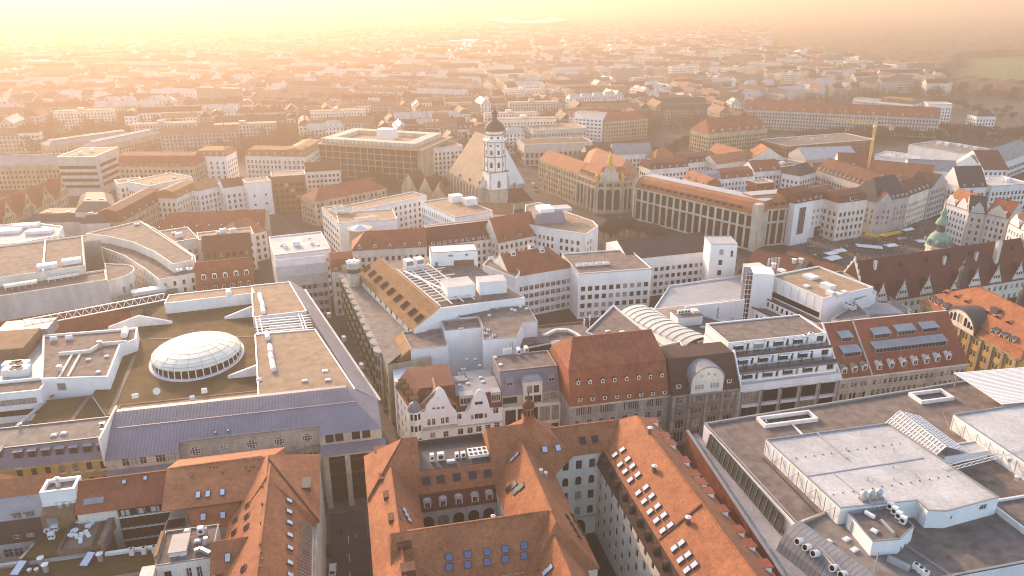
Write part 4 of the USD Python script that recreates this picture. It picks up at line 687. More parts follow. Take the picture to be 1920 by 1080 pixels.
# ================================================================ lower left: hall with round windows, yellow house, red roofs
def blue_hall():
    t = T('round_window_hall', 'stone hall with lilac standing seam roof, round windows and a tall glazed entrance', 'hall', C.w(-30, 190)); Zb = zoom(180, 700, 3.5556)
    v = 181.6; uL, uR = -65.0, 5.0; zw = 22.0; plr = plane(C, uL, v - .4, zw, uR, v - .4, zw, (-30, 190.2, 26.2)); v2 = C.uv(hit(470, 813, plr))[1]
    a, b = on(C, v2, *Zb(562, 500)[0])[0], on(C, v2, *Zb(1490, 400)[0])[0]; zt = zw + (v2 - v + .4) / 9 * 4.2 - .05
    w = MB()
    lw = wpx(C, v, uL, Zb(197, 595, 255, 588, 314, 580), 1.7, 2.3) + wpx(C, v, uL, Zb(430, 568, 503, 557), 2.4, 2.3)
    facade(t, w, C.w(uL, v), C.w(a, v), 0, zw, lw + [(3 + i * 3.6, z, 1.6, 2.4, 'f') for i in range(5) for z in (4, 9, 13)])
    rw = wpx(C, v, b, Zb(1557, 437, 1622, 428, 1733, 415, 1802, 405), 2.2, 2.5, 'f')
    facade(t, w, C.w(b, v), C.w(uR, v), 0, zw, rw, frame='frame_dark')
    w.poly(C.w(uR, v, 0), C.w(uR, v + 16, 0), C.w(uR, v + 16, zw), C.w(uR, v, zw)); w.poly(C.w(uL, v + 16, 0), C.w(uL, v, 0), C.w(uL, v, zw), C.w(uL, v + 16, zw))
    rnd = wpx(C, v2, a, Zb(660, 523, 851, 500, 1040, 477, 1222, 456, 1408, 433), 3.0, 3.0, 'o') + wpx(C, v2, a, [p for x in (1362, 1396, 1431, 1466) for p in Zb(x, 560 - (x - 1362) * .12, x, 625, x, 688, x, 752)], .95, 2.3, 'f')
    rnd += [(3 + i * 7.0 + d, z, 1.3, 3.2, 'f') for i in range(4) for d in (0, 1.7) for z in (1.0, 6.0)]
    facade(t, w, C.w(a, v2), C.w(b, v2), 0, zt, rnd); w.poly(C.w(a, v2, 0), C.w(a, v, 0), C.w(a, v, zw), C.w(a, v2, zt)); w.poly(C.w(b, v, 0), C.w(b, v2, 0), C.w(b, v2, zt), C.w(b, v, zw))
    t.add('wall', w, 'stone_beige')
    R_ = [C.w(*q) for q in ((uL, v - .4, zw), (uR, v - .4, zw), (uR, v + 16, zw), (uL, v + 16, zw), (uL, 190.2, 26.2), (-1.2, 190.2, 26.2), (uL, 196, 28.0), (-3.8, 196, 28.0), (uL, 197.6, 27.9), (-3.8, 197.6, 27.9))]
    p = roof(t, [m3.Manifold.hull_points(np.array(R_)) - m3.Manifold.hull_points(np.array([C.w(u, vv, z) for u in (a, b) for vv in (170, v2) for z in (10, 40)]))], 'metal_blue')
    pl = plane(C, uL, v - .4, zw, uR, v - .4, zw, (0 - 30, 190.2, 26.2)); n = 78
    for i in range(n):
        u = uL + .4 + i * (uR - uL - 3) / n; A, B, D = C.w(u, v - .3, zw + .07), C.w(u, 190.2, 26.24), C.w(u, 196, 28.04); inside = a - .2 < u < b + .2; A2 = C.w(u, v2, zw + (v2 - v + .4) / 9 * 4.2 + .07) if inside else A; B1 = B
        t.add('seam', MB().bar(A2, B, .09, .12).bar(B, D, .09, .12), 'metal_blue', p)
    t.add('roof_step', MB().bar(C.w(uL, 190.2, 26.25), C.w(-1.2, 190.2, 26.25), .3, .22), 'metal_blue', p)
    bx(t, 'fire_wall', 'plaster_cream', C, uL - .6, uL - .05, v + .5, v + 17.5, 20, 28.3)
    for q in ((797, 396), (882, 384)): skylight(t, pl, hit(*Zb(*q)[0], pl), .8, .8)
    for (c, d, nm) in ((uL, a, 0), (b, uR + .8, 1)):              # lean-to roofs below the upper windows
        z1 = 18.9 if nm == 0 else 18.7
        t.add('lean_to_roof', MB().hexa([C.w(*q) for q in ((c, v - 3.2, z1 - 1.5), (d, v - 3.2, z1 - 1.5), (d, v, z1 - 1.2), (c, v, z1 - 1.2))], [C.w(*q) for q in ((c, v - 3.2, z1 - 1.3), (d, v - 3.2, z1 - 1.3), (d, v - .01, z1), (c, v - .01, z1))]), 'metal_blue')
    bx(t, 'lower_wall', 'stone_beige', C, uL + .1, a - .1, v - 2.8, v - .02, 0, 17.4); t.add('coping', MB().bar(C.w(a, v2 - .1, zt + .1), C.w(b, v2 - .1, zt + .1), .5, .35), 'metal_blue')
    # curving cornice with figures between the round windows
    cs = [w_[0] + a for w_ in rnd[:5]]; pts = []
    for i in range(81):
        u = a + .2 + (b - a - .4) * i / 80; k = np.interp(u, cs, range(5)); zc = rnd[min(4, max(0, int(round(k))))][1]; pts.append(C.w(u, v2 - .25, np.interp(u, cs, [r[1] for r in rnd[:5]]) - 1.0 - 1.3 * (.5 - .5 * math.cos(2 * math.pi * k)) ))
    m = MB(); [m.bar(p_, q_, .5, .4) for p_, q_ in zip(pts[:-1], pts[1:])]; t.add('cornice', m, 'stone_grey')
    for i in range(4):
        c = C.w((cs[i] + cs[i + 1]) / 2, v2 - .55, (rnd[i][1] + rnd[i + 1][1]) / 2 - 3.2)
        sts = [(0, 0, 0, .45), (0, 0, 1.0, .5), (0, 0, 1.9, .42), (0, 0, 2.5, .2), (0, 0, 2.85, .24)]
        hs = [m3.Manifold.sphere(s[3], 8).translate([c[0] + s[0], c[1] + s[1], c[2] + s[2]]) for s in sts]; m = union([m3.Manifold.batch_hull([hs[k], hs[k + 1]]) for k in range(4)] + [m3.Manifold.batch_hull([hs[2], m3.Manifold.sphere(.15, 8).translate([c[0] + sg * .7, c[1] - .2, c[2] + 1.3])]) for sg in (-1, 1)]); t.add('statue', MB().man(m), 'stone_grey')
        bx(t, 'console', 'stone_grey', Fr(c, 13), -.6, .6, -.4, .5, c[2] - 1.2, c[2] - .2)
    # entrance: piers before a recessed dark glass front
    bx(t, 'entrance_glass', 'glass', C, b + .6, uR - .3, v - .06, v - .02, 0, 16.6)
    for u in (b + 1.3, on(C, v - 2.6, *Zb(1690, 700)[0])[0], uR - .2): bx(t, 'pier', 'stone_beige', C, u - .7, u + .7, v - 3.1, v - 1.7, 0, 16.6)
    bx(t, 'lintel', 'stone_beige', C, b, uR + .7, v - 3.1, v - .1, 16.6, 17.25)
    for z in (4.6, 9.0, 13.2): bx(t, 'entrance_floor', 'frame_dark', C, b + .7, uR - .4, v - .5, v - .07, z, z + .5)
    for u in (b + 5, b + 9, b + 13): bx(t, 'glazing_bar', 'frame_dark', C, u, u + .2, v - .25, v - .07, 0, 16.5)
blue_hall()
def yellow_house():
    t = T('yellow_house', 'yellow plaster house with a row of dormers in its lilac mansard and flat gravel roof', 'house', C.w(-90, 190)); Z1 = zoom(0, 660, 2.572); v, uR, uL = 185.0, -65.7, -106.0; z = 20.8
    ws = wpx(C, v, uL, Z1(95, 582, 164, 575, 231, 568, 299, 562, 365, 554, 430, 549, 497, 543), 1.3, 2.3, 'f'); ws = ws + [(s, zz - 4.6 * k, w_, h, q) for s, zz, w_, h, q in ws for k in (1, 2, 3) if zz - 4.6 * k > .5]
    P = C.rect(uL, uR, v, v + 15); walls(t, P, z, 'plaster_yellow', {0: ws}, frame='frame_dark'); bands(t, P, [0], [z - .35], .5, .4, 'plaster_yellow'); bands(t, P, [0], [z - 4.3], .25, .3, 'stone_tan')
    for s, zz, w_, h, q in ws[:7]: bx(t, 'window_cap', 'plaster_cream', C, uL + s - .9, uL + s + .9, v - .3, v - .01, zz + h + .15, zz + h + .4); bx(t, 'window_sill', 'plaster_cream', C, uL + s - .9, uL + s + .9, v - .25, v - .01, zz - .45, zz - .1)
    roof(t, [frustum(C, (uL, uR, v - .3, v + 15), z, (uL, uR, v + 3.2, v + 14), 24.9)], 'metal_blue'); flat(t, C.rect(uL, uR, v + 3.2, v + 14), 25.2, 'gravel_grey', .25, .3, 'metal_grey', name='roof_deck')
    pl = plane(C, uL, v - .3, z, uR, v - .3, z, (-90, v + 3.2, 24.9))
    for x, y in Z1(-10, 512, 90, 513, 157, 507, 224, 502, 291, 496, 357, 490, 424, 483, 490, 477): dormer(t, hit(x, y, pl), -C.n, 2.0, 1.8, 2.4, 'shed', 'metal_dark', 'metal_blue', (1.3, 1.5), slope=.12, frame='frame_dark')
    for x, y in Z1(262, 404, 309, 395): rooflight(t, at(x, y, 24.95), 1.5, 1.5)
    for x, y in Z1(495, 358, 500, 388): ac(t, at(x, y, 24.95), 13, 1.4, .9, 1.1, 1)
    vent(t, at(*Z1(100, 365)[0], 24.95), .4, 1.2)
yellow_house()
def red_house_row():
    t = T('red_roof_house', 'house with bright red tiled roof above a dark glazed inner court', 'house', C.w(-57, 163)); v0, v1, ze, zr = 158.3, 172, 23.0, 28.0
    P = C.rect(-65, -45.3, v0 + .5, v1); walls(t, P, ze - .2, 'plaster_cream', {}); roof(t, [wing(C, -65, -45.3, v0 + .2, 169.8, ze, zr, 'u')], 'tile_red'); ridge(t, C.w(-65, 164, zr), C.w(-45.3, 164, zr), material='tile_red')
    pl = plane(C, -84, v0, ze, -45, v0, ze, (-60, 164, zr))
    for x, y in zoom(0, 840, 4.5)(1050, 287, 1228, 255): skyat(t, pl, x, y, .9, 1.1)
    # dark glass court below the eaves: glazed walls in storeys
    for z in (20.4, 17.2, 14.0, 10.8): bx(t, 'court_floor', 'frame_white', C, -56.5, -45.4, v0 - .15, v0 + .3, z, z + .25)
    bx(t, 'court_glass', 'glass', C, -56.6, -45.4, v0 + .32, v0 + .45, 0, 22.8)
    for i in range(9): u = -56.4 + i * 1.35; bx(t, 'court_mullion', 'frame_dark', C, u, u + .14, v0 - .1, v0 + .31, 0, 22.7)
    for u in (-55, -51.6, -48.6): bx(t, 'blind', 'plaster_grey', C, u - .9, u + .9, v0 + .2, v0 + .31, 20.9, 22.3)
    return t
red_house_row()
def white_box():
    t = T('lift_tower', 'white panelled rooftop block with a steel flue and a brown lean-to', 'rooftop block', C.w(-69, 163)); Q = C.rect(-72.4, -65.2, 161.0, 166.2); walls(t, Q, 28, 'plaster_bright', {}, 15); flat(t, Q, 28.1, 'gravel_brown', .7, .6, 'plaster_bright')
    vent(t, C.w(-69.2, 163.4, 27.75), .5, 2.2, True); vent(t, C.w(-68.6, 160.4, 24.2), .55, .9, True); vent(t, C.w(-67.1, 160.5, 24.2), .4, .7)
    t.add('lean_to', MB().hexa([C.w(*q, 19.5) for q in ((-72.4, 158.8), (-65.6, 158.8), (-65.6, 161), (-72.4, 161))], [C.w(*q) for q in ((-72.4, 158.8, 23.4), (-65.6, 158.8, 23.4), (-65.6, 160.98, 24.3), (-72.4, 160.98, 24.3))]), 'brick_brown'); bx(t, 'door', 'metal_grey', C, -71.4, -69.2, 158.7, 158.78, 20.3, 22.6)
    d = t.add('roof_dormer', MB().hexa([C.w(*q, 21.5) for q in ((-63.4, 159.8), (-59.6, 159.8), (-59.6, 164), (-63.4, 164))], [C.w(*q) for q in ((-63.4, 159.8, 24.4), (-59.6, 159.8, 24.4), (-59.6, 164, 26.4), (-63.4, 164, 26.4))]), 'plaster_bright', label='white dormer with a double balcony door')
    t.add('dormer_roof', MB().hexa([C.w(*q) for q in ((-63.6, 159.4, 24.45), (-59.4, 159.4, 24.45), (-59.4, 164, 26.45), (-63.6, 164, 26.45))], [C.w(*q) for q in ((-63.6, 159.4, 24.6), (-59.4, 159.4, 24.6), (-59.4, 164, 26.6), (-63.6, 164, 26.6))]), 'metal_grey', d)
    f = Fr(C.w(-63.4, 159.8), 13)
    for i in range(2): t.add('pane', MB().poly(*[f.w(x, -.04, z) for x, z in ((.6 + i * 1.4, 21.8), (1.85 + i * 1.4, 21.8), (1.85 + i * 1.4, 24.0), (.6 + i * 1.4, 24.0))]), 'glass', d)
    t.add('door_frame', MB().box(f, .5, 3.3, -.03, -.005, 21.7, 24.1), 'frame_white', d)
white_box()
def slate_house():
    t = T('slate_hung_house', 'house with dark slate hung wall and white cross windows beside the rooftop block', 'house', C.w(-80, 162)); z1 = zoom(0, 840, 4.5); v = 159.6
    ws = wpx(C, v, -92, z1(142, 580, 251, 567, 143, 748, 254, 733), 1.6, 1.4); w = MB(); facade(t, w, C.w(-92, v), C.w(-73, v), 16.6, 23, ws); t.add('slate_wall', w, 'slate_wall')
    w = MB(); facade(t, w, C.w(-92, v + .1), C.w(-72, v + .1), 0, 16.6, wpx(C, v, -92, z1(-40, 915, 70, 895, 158, 885, 265, 868), 1.9, 2.3)); w.box(C, -92, -73, v + .4, v + 9, 0, 22.9); t.add('wall', w, 'plaster_grey')
    for s in ws: bx(t, 'window_hood', 'metal_dark', C, -92 + s[0] - 1, -92 + s[0] + 1, v - .5, v - .01, s[1] + 1.55, s[1] + 1.8)
    t.add('roof', MB().hexa([C.w(*q, 22.95) for q in ((-92, v - .3), (-72.6, v - .3), (-72.6, v + 5), (-92, v + 5))], [C.w(*q) for q in ((-92, v - .3, 23.1), (-72.6, v - .3, 23.1), (-72.6, v + 5, 25.6), (-92, v + 5, 25.6))]), 'metal_grey')
    roof(t, [wing(C, -84, -72.8, v + 4, v + 14, 24.5, 28.2, 'u'), wing(C, -100, -83, v + 3, v + 17, 23, 29, 'v', 3, 3)], 'tile_orange', name='tile_roof')
slate_house()
def lower_terraces():
    t = T('roof_terrace', 'wooden roof deck beside moss covered flat roofs with white edge strips and vents', 'roof terrace', C.w(-62, 152)); z = 20.0
    bx(t, 'deck_base', 'brick_brown', C, -67.2, -58.4, 150, 160.5, 0, z - .1)
    for i in range(13): bx(t, 'deck_board', 'wood_deck', C, -66.1 + i * .44, -65.7 + i * .44, 150.2, 160.4, z - .1, z)
    bx(t, 'deck_edge', 'metal_dark', C, -66.4, -66.2, 150.2, 159, z - .1, z + .6); bx(t, 'moss_strip', 'moss', C, -60.3, -58.9, 150.2, 164, z - .1, z + .05); bx(t, 'court_edge', 'wood_deck', C, -58.9, -57.6, 150, 165, z - 2, z + .6)
    t.add('moss_roof', MB().prism([C.w(*q)[:2] for q in ((-74, 150), (-67.2, 150), (-67.2, 158.6), (-72, 158.6))], 17, 19.2), 'moss')
    t.add('edge_strip', MB().hexa([C.w(*q, 18.9) for q in ((-74.6, 149.6), (-73.9, 149.6), (-71.8, 158.6), (-72.5, 158.6))], [C.w(*q, 19.6) for q in ((-74.6, 149.6), (-73.9, 149.6), (-71.8, 158.6), (-72.5, 158.6))]), 'glass_green'); bx(t, 'edge_strip', 'metal_pale', C, -92, -74, 149.2, 150, 18.4, 18.9)
    bx(t, 'front_roof', 'moss', C, -95, -43.6, 141, 149.2, 16, 18); bx(t, 'front_wall', 'slate_wall', C, -95, -43.6, 140.3, 141, 0, 18.2); bx(t, 'edge_strip', 'wood_deck', C, -95, -43.6, 140.2, 141.2, 18.2, 18.35); bx(t, 'edge_strip', 'metal_pale', C, -74, -58, 149.2, 149.9, 18, 18.6); bx(t, 'edge_strip', 'frame_white', C, -57.4, -46, 148.4, 149.2, 18, 18.7)
    z1 = zoom(0, 840, 4.5)
    for x, y in z1(355, 985, 392, 1040, 850, 950): vent(t, at(x, y, 18), .55, 1.8)
    for x, y in z1(252, 1045, 312, 1040, 912, 460): vent(t, at(x, y, 18 if y > 900 else 20), .5 if y < 900 else .35, 1.6 if y < 900 else .6)
    for x, y in z1(1118, 905, 1222, 895, 1310, 885): ac(t, at(x, y, 18), 10, 1.0, .9, 1.9, 1, True)
    for x, y, h in ((470, 700, 1.7), (405, 715, 1.1), (442, 770, 1.9)): ac(t, at(*z1(x, y)[0], 19.2), 13, 1.3, .8, h, 2 if h > 1.2 else 1)
    for x, y in z1(165, 1040, 745, 965): f = Fr(at(x, y, 18), -5); q = t.add('skylight', MB().hexa([f.w(*k, 18) for k in ((-1, -1.8), (1, -1.8), (1, 1.8), (-1, 1.8))], [f.w(-1, -1.8, 18.4), f.w(1, -1.8, 18.4), f.w(1, 1.8, 19.4), f.w(-1, 1.8, 19.4)]), 'metal_dark'); t.add('pane', MB().hexa([f.w(-.85, -1.6, 18.5), f.w(.85, -1.6, 18.5), f.w(.85, 1.6, 19.4), f.w(-.85, 1.6, 19.4)], [f.w(-.85, -1.6, 18.56), f.w(.85, -1.6, 18.56), f.w(.85, 1.6, 19.46), f.w(-.85, 1.6, 19.46)]), 'glass_pale', q)
    for x, y in z1(1050, 1065, 1118, 1060): bx(t, 'skylight', 'glass_blue', Fr(at(x, y, 17.5), 13), -.9, .9, -.2, .2, 15.5, 17.6)
    return z1
z1 = lower_terraces()
FL = ['near the white dormer door', 'at the left end', 'second from the left', 'next to the long seat']
for k, (x, y, r) in enumerate(((670, 632, .8), (632, 715, .85), (608, 748, .8), (752, 672, .8))):
    p = at(*z1(x, y)[0], 20.0); q = T('terrace_table', 'round white table with a drum foot on the wooden deck, ' + FL[k], 'table', p); q.add('table_top', MB().cyl(p, r, 20.6, 20.72, 16), 'frame_white'); q.add('foot', MB().cyl(p, .35, 20.0, 20.6, 10, .2), 'frame_white')
FL = ['by the deck parapet near the flue', 'beside the two right hand tables', 'between the round tables', 'with a curved back in mid deck', 'nearest the deck edge', 'long lounge form at the right']
for k, (x, y, w_, d) in enumerate(((822, 595, .9, 1.0), (786, 640, .8, .8), (650, 762, .8, .8), (687, 750, 1.0, .8), (682, 795, .8, 1.2), (742, 740, .9, 2.3))):
    p = at(*z1(x, y)[0], 20.0); f = Fr(p, 10 + k * 17 % 50); q = T('terrace_chair', 'white moulded seat on the wooden deck, ' + FL[k], 'chair', p)
    q.add('seat', MB().hexa([f.w(a * w_ * .4, b * d * .4, 20.02) for a, b in ((-1, -1), (1, -1), (1, 1), (-1, 1))], [f.w(a * w_ / 2, b * d / 2, 20.48) for a, b in ((-1, -1), (1, -1), (1, 1), (-1, 1))]), 'frame_white'); q.add('backrest', MB().hexa([f.w(a * w_ / 2, d / 2 - .2 + b, 20.4) for a, b in ((-1, 0), (1, 0), (1, .18), (-1, .18))], [f.w(a * w_ / 2.3, d / 2 - .1 + b, 21.0) for a, b in ((-1, 0), (1, 0), (1, .14), (-1, .14))]), 'frame_white')
def orange_corner():
    t = T('orange_corner_house', 'large orange tiled corner building with a steep ridge, brick chimneys and small skylights', 'building', C.w(-25, 130)); Z2 = zoom(300, 840, 4.5)
    w = MB(); w.prism([C.w(*q)[:2] for q in ((-31, 85), (-13, 85), (-11.6, 150), (-11.6, 171), (-45, 171), (-45, 149.5), (-31, 149.5))], 0, 21.4); t.add('wall', w, 'stone_beige')
    far = m3.Manifold.hull_points(np.array([C.w(*q) for q in ((-31, 144, 22), (-11.2, 144, 22.2), (-11.2, 172, 22.2), (-31, 174, 22), (-22.4, 153, 30.2), (-22.6, 162, 30.2))]))
    roof(t, [wing(C, -31, -13, 82, 160, 22, 30, 'v', 0, 0), wing(C, -45.2, -20, 152.6, 172.6, 25, 29.4, 'u', 0, 2), far, wing(C, -32.2, -20, 131, 141, 23.4, 27.4, 'u', 0, 2)], 'tile_orange')
    t.add('lower_roof', MB().hexa([C.w(*q) for q in ((-38.8, 149.2, 20.9), (-29, 149.2, 20.9), (-29, 153.2, 21), (-40.6, 153.2, 21))], [C.w(*q) for q in ((-38.8, 149.2, 21.1), (-29, 149.2, 21.1), (-29, 152.9, 25), (-40.6, 152.9, 25))]), 'tile_orange')
    t.add('ledge', MB().bar(C.w(-40.6, 152.3, 24.8), C.w(-28.5, 152.3, 24.9), .4, .25), 'tile_brown'); ridge(t, C.w(-22, 82, 30), C.w(-22, 158, 30.05), w=.45); ridge(t, C.w(-45, 162.6, 29.4), C.w(-24, 162.6, 29.6)); ridge(t, C.w(-22.5, 160, 30.3), C.w(-11.3, 144.2, 22.4), material='tile_brown')
    pl = plane(C, -45, 152.25, 25, -20, 152.25, 25, (-30, 162.6, 29.4))
    for x, y in Z2(323, 400, 405, 392, 528, 378): skyat(t, pl, x, y, 1.1, 1.7)
    for x, y in Z2(266, 240, 528, 215, 750, 193): vent(t, hit(x, y, pl), .28, .5, False, 'brick_brown', 'roof_vent')
    for x in (420, 455, 485, 722, 770, 795): vent(t, hit(*Z2(x, 165)[0], pl), .14, .5, False, 'metal_dark', 'roof_vent')
    pl = plane(C, -40, 149.2, 21.1, -29, 149.2, 21.1, (-34, 152.9, 25))
    for x, y in Z2(366, 582, 532, 567): skyat(t, pl, x, y, 1.2, 1.6)
    skyat(t, plane(C, -32, 130.6, 23.4, -22, 130.6, 23.4, (-27, 136, 27.4)), *Z2(573, 928)[0], 1.2, 1.8)
    pl = plane(C, -31.3, 150, 22, -31.3, 90, 22, (-22, 120, 30))
    for x, y in Z2(742, 485, 738, 578, 733, 670, 710, 1020, 640, 610, 628, 715): skyat(t, pl, x, y, 1.3, 1.5, pane='glass', frame='brick_brown')
    for x, y in Z2(865, 330, 862, 480, 852, 640, 845, 820, 858, 890, 860, 950, 848, 1010): vent(t, hit(x, y, pl), .22, .55, False, 'brick_brown', 'roof_vent')
    pl = plane(C, -12.65, 150, 22, -12.65, 90, 22, (-22, 120, 30))
    for x, y in Z2(1085, 450, 1085, 542, 1088, 635, 1090, 740, 1092, 850, 1092, 975, 1095, 1078): skyat(t, pl, x, y, 1.2, 1.5)
    for i in range(34): v = 143 - i * .9; t.add('snow_slat', MB().bar(C.w(-14.9, v, 24.4), C.w(-13.0, v, 22.5), .5, .1), 'wood_deck')
    t.add('gutter', MB().bar(C.w(-12.6, 82, 22), C.w(-12.6, 143, 22), .3, .2), 'metal_grey')
    for i in range(5): dormer(t, C.w(-13.6, 137 - i * 8.5, 19.4), C.e, 1.8, 1.7, 1.3, 'arch', 'plaster_white', 'stone_beige', (1.0, 1.3))
    dormer(t, C.w(-13.2, 156, 23.4), C.e, 4, 1.5, 2, 'shed', 'metal_dark', 'metal_dark', None, slope=.1)
    bx(t, 'glass_wall', 'glass', C, -44.8, -40.9, 144, 152.2, 20, 22.5)
orange_corner()
def flat_annex():
    t = T('rooftop_annex', 'cream house with flat brown roof crowded by silver ducts and white skylights', 'house', C.w(-37, 139)); Q = C.rect(-43.2, -32.4, 133.9, 144.6)
    walls(t, Q, 25, 'plaster_cream', {0: [(2.0, 20.5, 1.4, 2.8, 'p'), (6.0, 20.5, 1.1, 2.8, 'f'), (8.0, 20.5, 1.1, 2.8, 'f'), (2, 16, 1.4, 2.6, 'f'), (6, 16, 1.1, 2.6, 'f'), (8, 16, 1.1, 2.6, 'f')]}); flat(t, Q, 25.15, 'gravel_brown', .2, .2, 'metal_grey'); Z2 = zoom(300, 840, 4.5)
    bx(t, 'roof_hatch', 'plaster_cream', C, -40.9, -37.7, 136, 141.5, 25, 26.1); bx(t, 'hatch_roof', 'metal_grey', C, -41.1, -37.5, 135.8, 141.7, 26.1, 26.25)
    for x, y in Z2(232, 703, 320, 790, 200, 900): rooflight(t, at(x, y, 25), 1.4, 1.2, 13, .3)
    ac(t, at(*Z2(350, 730)[0], 25), 13, 1.2, 1.0, 2.0, 1); vent(t, at(*Z2(395, 725)[0], 25), .2, 1.5)
    p = [at(*q, 25.5) for q in Z2(290, 870, 340, 850, 395, 875, 425, 890)]; m = MB()
    for a, b in zip(p[:-1], p[1:]): m.bar(a, b, .75, .75)
    t.add('duct', m, 'steel'); t.add('cowl', MB().cyl(at(*Z2(390, 800)[0], 25), .9, 25, 26.4, 10, .5), 'steel'); bx(t, 'flue_stack', 'tile_tan', C, -43.9, -43.2, 136, 144, 20, 25.9); bx(t, 'corner_box', 'plaster_cream', C, -46, -43.3, 130, 135, 0, 24.5)
flat_annex()
# ================================================================ left: the store with the glass dome on its roof, offices behind
Z4, Z5, ZR = zoom(0, 380, 2.572), zoom(600, 380, 2.572), zoom(1240, 380, 2.572)
def dome_store():
    t = T('dome_store', 'wide department store with pale glass dome on a moss covered roof', 'store', C.w(-45, 240))
    base = [C.w(*q)[:2] for q in ((-66.5, 198), (3.5, 198), (-20.5, 296), (-70, 296), (-78, 262), (-78, 220))]
    walls(t, base, 21.6, 'plaster_white', {}); v, f = tri2(Polygon(base)); t.add('moss_roof', MB().raw(np.c_[v, np.full(len(v), 21.8)], f), 'moss')
    # flat tan roofs on the street side, with a machine well between, sloping metal roof to the street
    for q, n in (((-28.3, 198, -33.2, 244.5, -13.2, 244.4, -1.2, 198), 0), ((-35.2, 260, -38.6, 293.5, -24, 294.5, -16.4, 261.5), 1)):
        Q = [C.w(*q[i:i + 2])[:2] for i in (6, 4, 2, 0)] if n == 0 else [C.w(*q[i:i + 2])[:2] for i in (6, 4, 2, 0)]
        walls(t, Q, 26, 'plaster_white', {}, 20, name='upper_wall'); flat(t, Q, 26.1, 'gravel_tan', .2, .4, 'frame_white', name='flat_roof')
    t.add('street_roof', MB().hexa([C.w(*q, 20) for q in ((-1.1, 197.6), (5.6, 197.6), (-18.5, 296), (-24.5, 296))], [C.w(*q) for q in ((-1.0, 197.6, 26.3), (5.6, 197.6, 21.6), (-18.5, 296, 21.6), (-24.3, 296, 26.3))]), 'metal_blue')
    t.add('street_gutter', MB().bar(C.w(5.6, 197.6, 21.7), C.w(-18.5, 296, 21.7), .7, .4), 'metal_pale')
    for k in range(3): p = C.w(1.2 - k * 5, 216 + k * 22, 24.6); bx(t, 'roof_hatch', 'metal_grey', Fr(p, 27), -.6, .6, -.9, .9, 23.6, 25.2)
    for i in range(6): v = 246.3 + i * 2.3; t.add('well_beam', MB().bar(C.w(-33 - i * .25, v, 25.8), C.w(-14 - i * .3, v + .3, 25.8), .35, .3), 'frame_white')
    for u in (-32, -30.5, -17, -16): t.add('well_beam', MB().bar(C.w(u, 244.6, 25.9), C.w(u - 2.4, 260, 25.9), .3, .3), 'frame_white')
    for i in range(9):
        for j in range(2): p = C.w(-28.5 + i * 1.25, 249 + j * 4.5, 24); q = bx(t, 'cooler', 'ac_white', Fr(p, 13), -.55, .55, -.9, .9, 22, 24.6); t.add('fan', MB().cyl(p, .42, 24.6, 24.7, 8), 'dark', q)
    for xs in ((1252, 440, 1258, 475), (1262, 475, 1268, 505), (1266, 508, 1272, 530), (1286, 625, 1292, 655), (1300, 690, 1306, 720), (1304, 730, 1310, 755), (1310, 760, 1314, 780), (1314, 780, 1320, 805)):
        a, b = Z4(*xs); drum(t, at(*a, 26.6), at(*b, 26.6), .85)
    for x, y in Z4(1470, 862, 1582, 858): rooflight(t, at(x, y, 25.9), 1.7, 1.3)
    for x, y in Z4(1568, 812): rooflight(t, at(x, y, 25.9), 1.8, 2, 13, .2)
    # strip of tan roof behind the lilac hall
    Q = [C.w(*q)[:2] for q in ((-66.4, 197.4), (-28.4, 197.4), (-28.4, 205.2), (-66.4, 205.2))]; walls(t, Q, 25, 'plaster_cream', {}, 20, name='strip_wall'); flat(t, Q, 25.1, 'gravel_tan', .15, .3, 'gravel_tan', name='strip_roof')
    for (x0, y0, x1, y1) in ((637, 652, 668, 650),): (a, b) = Z4(637, 935, 668, 930); drum(t, at(*a, 25.6), at(*b, 25.6), .7)
    for q in ((972, 908, 998, 905), (916, 945, 938, 942), (1236, 860, 1262, 855)): a, b = Z4(*q); drum(t, at(*a, 25.8), at(*b, 25.8), .75)
    p = at(*Z4(763, 940)[0], 25); k = t.add('dish_mast', MB().cyl(p, .06, 25, 26.6, 6), 'steel'); t.add('satellite_dish', drum_disc(p + np.array([0, -.2, 2.2]), np.array([.25, -.9, .35]) / 1.0, 1.05), 'ac_white', k); t.add('dish_back', drum_disc(p + np.array([0, -.16, 2.2]), -np.array([.25, -.9, .35]), 1.05), 'ac_white', k)
    bx(t, 'roof_basin', 'frame_white', C, -46, -36.5, 201, 201.4, 25, 25.5); t.add('path', MB().hexa([C.w(u, v, 21.8) for u, v in ((-70.4, 206), (-69.2, 206), (-71.2, 246), (-72.4, 246))], [C.w(u, v, 21.95) for u, v in ((-70.4, 206), (-69.2, 206), (-71.2, 246), (-72.4, 246))]), 'wood_deck')
    t.add('path', MB().hexa([C.w(u, v, 21.8) for u, v in ((-70, 258), (-34, 252), (-34, 253), (-70, 259))], [C.w(u, v, 21.93) for u, v in ((-70, 258), (-34, 252), (-34, 253), (-70, 259))]), 'wood_deck')
    # white wedge walls
    def wedge(pts, th=1.0):
        a = [C.w(*q) for q in pts]; t.add('wedge_wall', MB().raw(a + [p + np.array([*(C.n * th), 0]) for p in a], [(i0, i1, i2) for i0, i1, i2 in ([(0, k, k + 1) for k in range(1, len(a) - 1)] + [(len(a), len(a) + k + 1, len(a) + k) for k in range(1, len(a) - 1)])] + sum([[(i, i + len(a), (i + 1) % len(a)), ((i + 1) % len(a), i + len(a), (i + 1) % len(a) + len(a))] for i in range(len(a))], [])), 'plaster_white')
